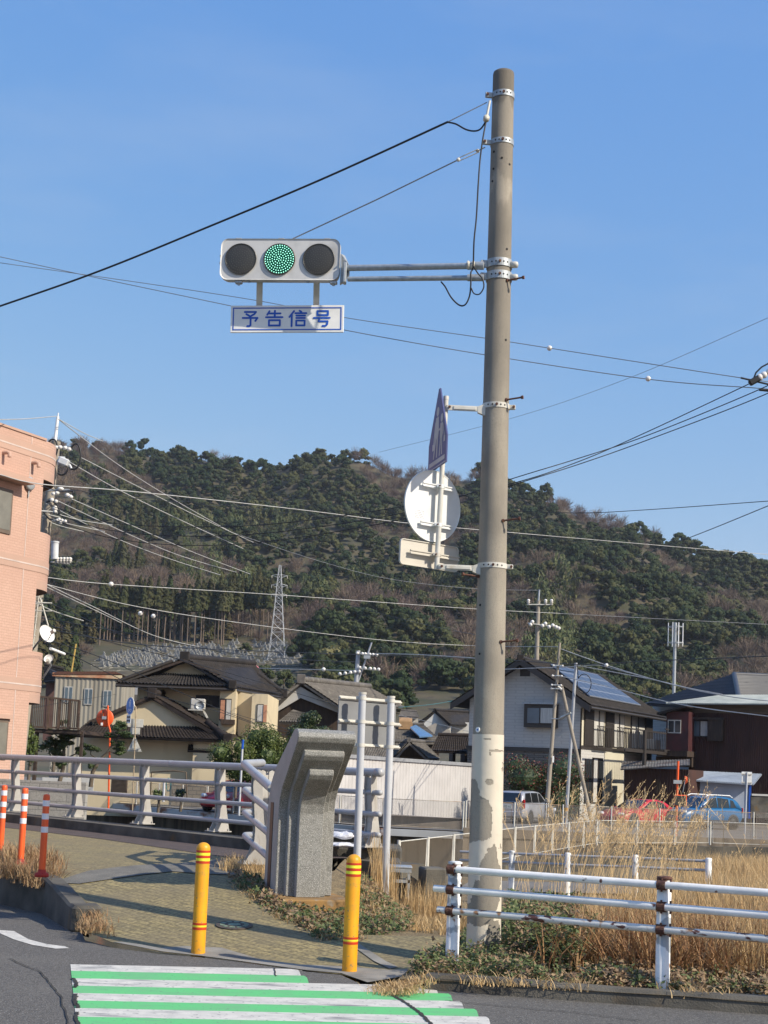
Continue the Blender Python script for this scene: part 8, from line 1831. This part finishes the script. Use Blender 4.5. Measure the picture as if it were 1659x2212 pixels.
# tall plumed stems, thin and arching
V_, T_ = [], []
for k in range(190):
    u = r.choice([r.uniform(1120, 1500), r.normal(1290, 90), r.uniform(1200, 1659)], p=[.35, .45, .2]); Y = r.uniform(14.5, 19.5); p = PY(u, 1900, Y); x = p.x; z0 = vz(x, Y); h = r.uniform(1.2, 1.95)-.12*(Y < 16); a = r.uniform(-.5, .9) if r.rand() < .7 else r.uniform(0, 6); ln = r.uniform(.12, .38)
    base = np.array([x, Y, z0]); d = np.array([math.cos(a), math.sin(a), 0]); wv = np.array([-d[1], d[0], 0]) if abs(d[1]) > .6 else np.array([.8, .6, 0]); pts = [base+np.array([0, 0, 1])*h*t*(1-.12*t)+d*ln*h*t**2.2 for t in np.linspace(0, 1, 7)]
    for i in range(6):
        w0 = .0032*(1-.5*i/6); V_.append(np.array([[pts[i]-wv*w0, pts[i]+wv*w0, pts[i+1]+wv*w0*.9, pts[i+1]-wv*w0*.9]])); T_.append([r.rand()*.5+.5])
    for q in range(r.randint(6, 11)):             # open branched seed head
        t0 = r.uniform(.74, 1); i = min(5, int(t0*6)); s_ = pts[i]+(pts[i+1]-pts[i])*(t0*6-i); aa = r.uniform(0, 2*PI); e = s_+np.array([math.cos(aa)*.5, math.sin(aa)*.5, .8])*r.uniform(.05, .15)+d*.04
        w0 = .0020; V_.append(np.array([[s_-wv*w0, s_+wv*w0, e+wv*w0, e-wv*w0]])); T_.append([.8]); 
        for _ in range(2): m_ = s_+(e-s_)*r.uniform(.4, 1); o_ = r.randn(3)*.008; V_.append(np.array([[m_, m_+np.array([.004, 0, .005])+o_, m_+np.array([0, 0, .014])+o_, m_+np.array([-.004, 0, .005])]])); T_.append([1.0])
stuff('plume_grass', np.concatenate(V_), M_straw, np.concatenate(T_), 'tall thin arching plume stems standing above the dry grass and fence', 'grass')
# straw tufts round the posts, monument and kerbs
V_, T_ = [], []
def tufts(poly_, cnt, hr, n=12, wr=(.003, .007), spread=.05, lean=(.1, .9), zf_=vz, dens=None):
    for (x, y) in scatter(poly_, cnt, dens):
        b0 = np.column_stack([x+r.randn(n)*spread, y+r.randn(n)*spread, np.full(n, zf_(x, y)-.01)]); Qb, _ = blades(r, b0, r.uniform(hr[0], hr[1], n), r.uniform(wr[0], wr[1], n), r.uniform(lean[0], lean[1], n)); V_.append(Qb); T_.append(np.tile(r.rand(n), 3))
patchy = lambda x, y: max(.04, min(1, 1.6*noise.noise(Vector((x*2.2, y*3.0, 9)))+.45))
pw = lambda *uv: [XY(PW(u, v)) for u, v in uv]
def px_poly(z, *uv): return [XY(PZ(u, v, z)) for u, v in uv]
tufts(px_poly(0.1, (755, 1990), (980, 2020), (985, 1950), (905, 1940), (780, 1950)), 300, (.04, .2), 14)
tufts(px_poly(0.0, (805, 1965), (850, 1970), (850, 1945), (805, 1945)), 26, (.35, .85), 14, lean=(.03, .2)); tufts(px_poly(0.0, (870, 1975), (975, 1985), (970, 1945), (880, 1940)), 60, (.25, .68), 14, lean=(.03, .28))
tufts(px_poly(0.05, (985, 2020), (1090, 2010), (1250, 1960), (1110, 1950), (985, 1975)), 130, (.1, .4), 12)
tufts(px_poly(0.1, (790, 2118), (895, 2128), (900, 2108), (800, 2104), (770, 2104), (770, 2112)), 150, (.015, .06), 12, lean=(.5, 1.5))
hk = lambda x, y: hw(x, y)+.03
tufts([XY(PW(u, v)) for u, v in ((478, 1882), (560, 1900), (570, 1880), (500, 1866))], 60, (.05, .22), 12, zf_=hw)
tufts([XY(PW(u, v)) for u, v in ((505, 1915), (600, 1985), (700, 2030), (780, 2030), (760, 1992), (640, 1968), (560, 1895))], 210, (.03, .12), 12, zf_=lambda x, y: hw(x, y)-.02, lean=(.3, 1.2))
tufts([(b_[0], b_[1]+.02) for b_ in (PZ(900, 2116, .1), PZ(1659, 2158, .1), PZ(1659, 2125, .1), PZ(900, 2095, .1))], 170, (.02, .13), 9, lean=(.4, 1.4), dens=patchy)
tufts(px_poly(0.0, (1190, 2152), (1232, 2156), (1230, 2148), (1195, 2144)), 10, (.04, .12), 10, zf_=lambda x, y: 0.0, lean=(.3, 1.2))
stuff('straw_tufts', np.concatenate(V_), M_straw, np.concatenate(T_), 'short straw-coloured grass tufts around the monument, posts and kerbs', 'grass')
V_, T_ = [], []
tufts([XY(PW(u, v)) for u, v in ((-30, 1868), (60, 1905), (130, 1893), (145, 1868), (60, 1848), (-30, 1835))], 120, (.05, .22), 14, zf_=hk, lean=(.2, 1.0))
tufts([(KL[3][0]-.1, KL[3][1]-.15), (KL[2][0]-.02, KL[2][1]-.12), (KL[2][0]+.15, KL[2][1]+.2), (KL[3][0]+.4, KL[3][1]+.5)], 120, (.06, .24), 14, zf_=lambda x, y: hw(x, y)*.85, lean=(.5, 1.4))
tufts([XY(PW(u, v)) for u, v in ((172, 2015), (235, 2030), (240, 2005), (205, 1972), (190, 1985))], 40, (.03, .12), 14, zf_=hw, lean=(.3, 1.1))
stuff('dead_grass', np.concatenate(V_), mat('dead russet grass', (0.34, 0.19, 0.09), .8, (0.22, 0.115, 0.055), 2, attr=(0.46, 0.33, 0.18), transl=.2), np.concatenate(T_), 'russet dead grass clinging to the tall kerb and the orange delineators', 'grass')
# low green weeds: mugwort rosettes and leafy stems
V_, T_ = [], []; V2, T2 = [], []
def weeds(poly_, cnt, h, s=.05, zf_=vz, dead=.3, dens=None):
    for (x, y) in scatter(poly_, cnt, dens):
        z0 = zf_(x, y); hh = h*r.uniform(.35, 1.1); n = r.randint(9, 20); k = r.rand(n); c_ = np.column_stack([x+r.randn(n)*.06*(1.2-k), y+r.randn(n)*.06*(1.2-k), z0+hh*k+.01]); Qb = leaf_quads(r, c_, n, s, .5, nrm=np.tile([0, -.2, .9], (n, 1)))
        if r.rand() < dead: V2.append(Qb); T2.append(r.rand(n))
        else: V_.append(Qb); T_.append(np.clip(r.rand(n)*.5+k*.4, 0, 1))
weeds([XY(PW(u, v)) for u, v in ((500, 1890), (550, 1945), (620, 1990), (700, 2030), (770, 2035), (765, 1985), (690, 1974), (600, 1955), (560, 1900))], 400, .11, .05, lambda x, y: hw(x, y)-.02, .42)
weeds(px_poly(0.1, (745, 2030), (890, 2010), (880, 1960), (770, 1955)), 330, .16, .045, dead=.4)
weeds(px_poly(0.1, (890, 2098), (990, 2110), (1230, 2128), (1250, 2060), (1180, 2010), (1080, 1998), (1010, 2030), (930, 2060)), 1500, .15, .04, dead=.4, dens=patchy)
weeds(px_poly(0.1, (1090, 2080), (1240, 2100), (1300, 2080), (1250, 1995), (1090, 1985)), 900, .44, .055, dead=.3, dens=patchy)
weeds(px_poly(0.1, (1240, 2120), (1659, 2150), (1659, 2110), (1300, 2090)), 600, .13, .045, dead=.65, dens=patchy)
stuff('green_weeds', np.concatenate(V_), M_mug, np.concatenate(T_), 'low green leafy weeds along the kerb, pole foot and monument', 'weeds')
stuff('dead_weeds', np.concatenate(V2), M_deadleaf, np.concatenate(T2), 'withered brown and pale weeds mixed into the low green growth', 'weeds')
# ================================================================ AIR
b = MB(); b.box((0, 700, 143), (5060, 3900, 295)); hz_ = None
hm = bpy.data.materials.new('haze air'); hm.use_nodes = True; ht = hm.node_tree; ht.nodes.clear(); ho = ht.nodes.new('ShaderNodeOutputMaterial'); hv = ht.nodes.new('ShaderNodeVolumePrincipled')
hv.inputs['Color'].default_value = (0.86, 0.90, 0.97, 1); hv.inputs['Density'].default_value = 0.0001; hv.inputs['Anisotropy'].default_value = 0.3; ht.links.new(hv.outputs[0], ho.inputs['Volume'])
hz_ = b.build('haze', hm); tag(hz_, 'thin pale winter haze filling the valley air', 'haze', kind='stuff')
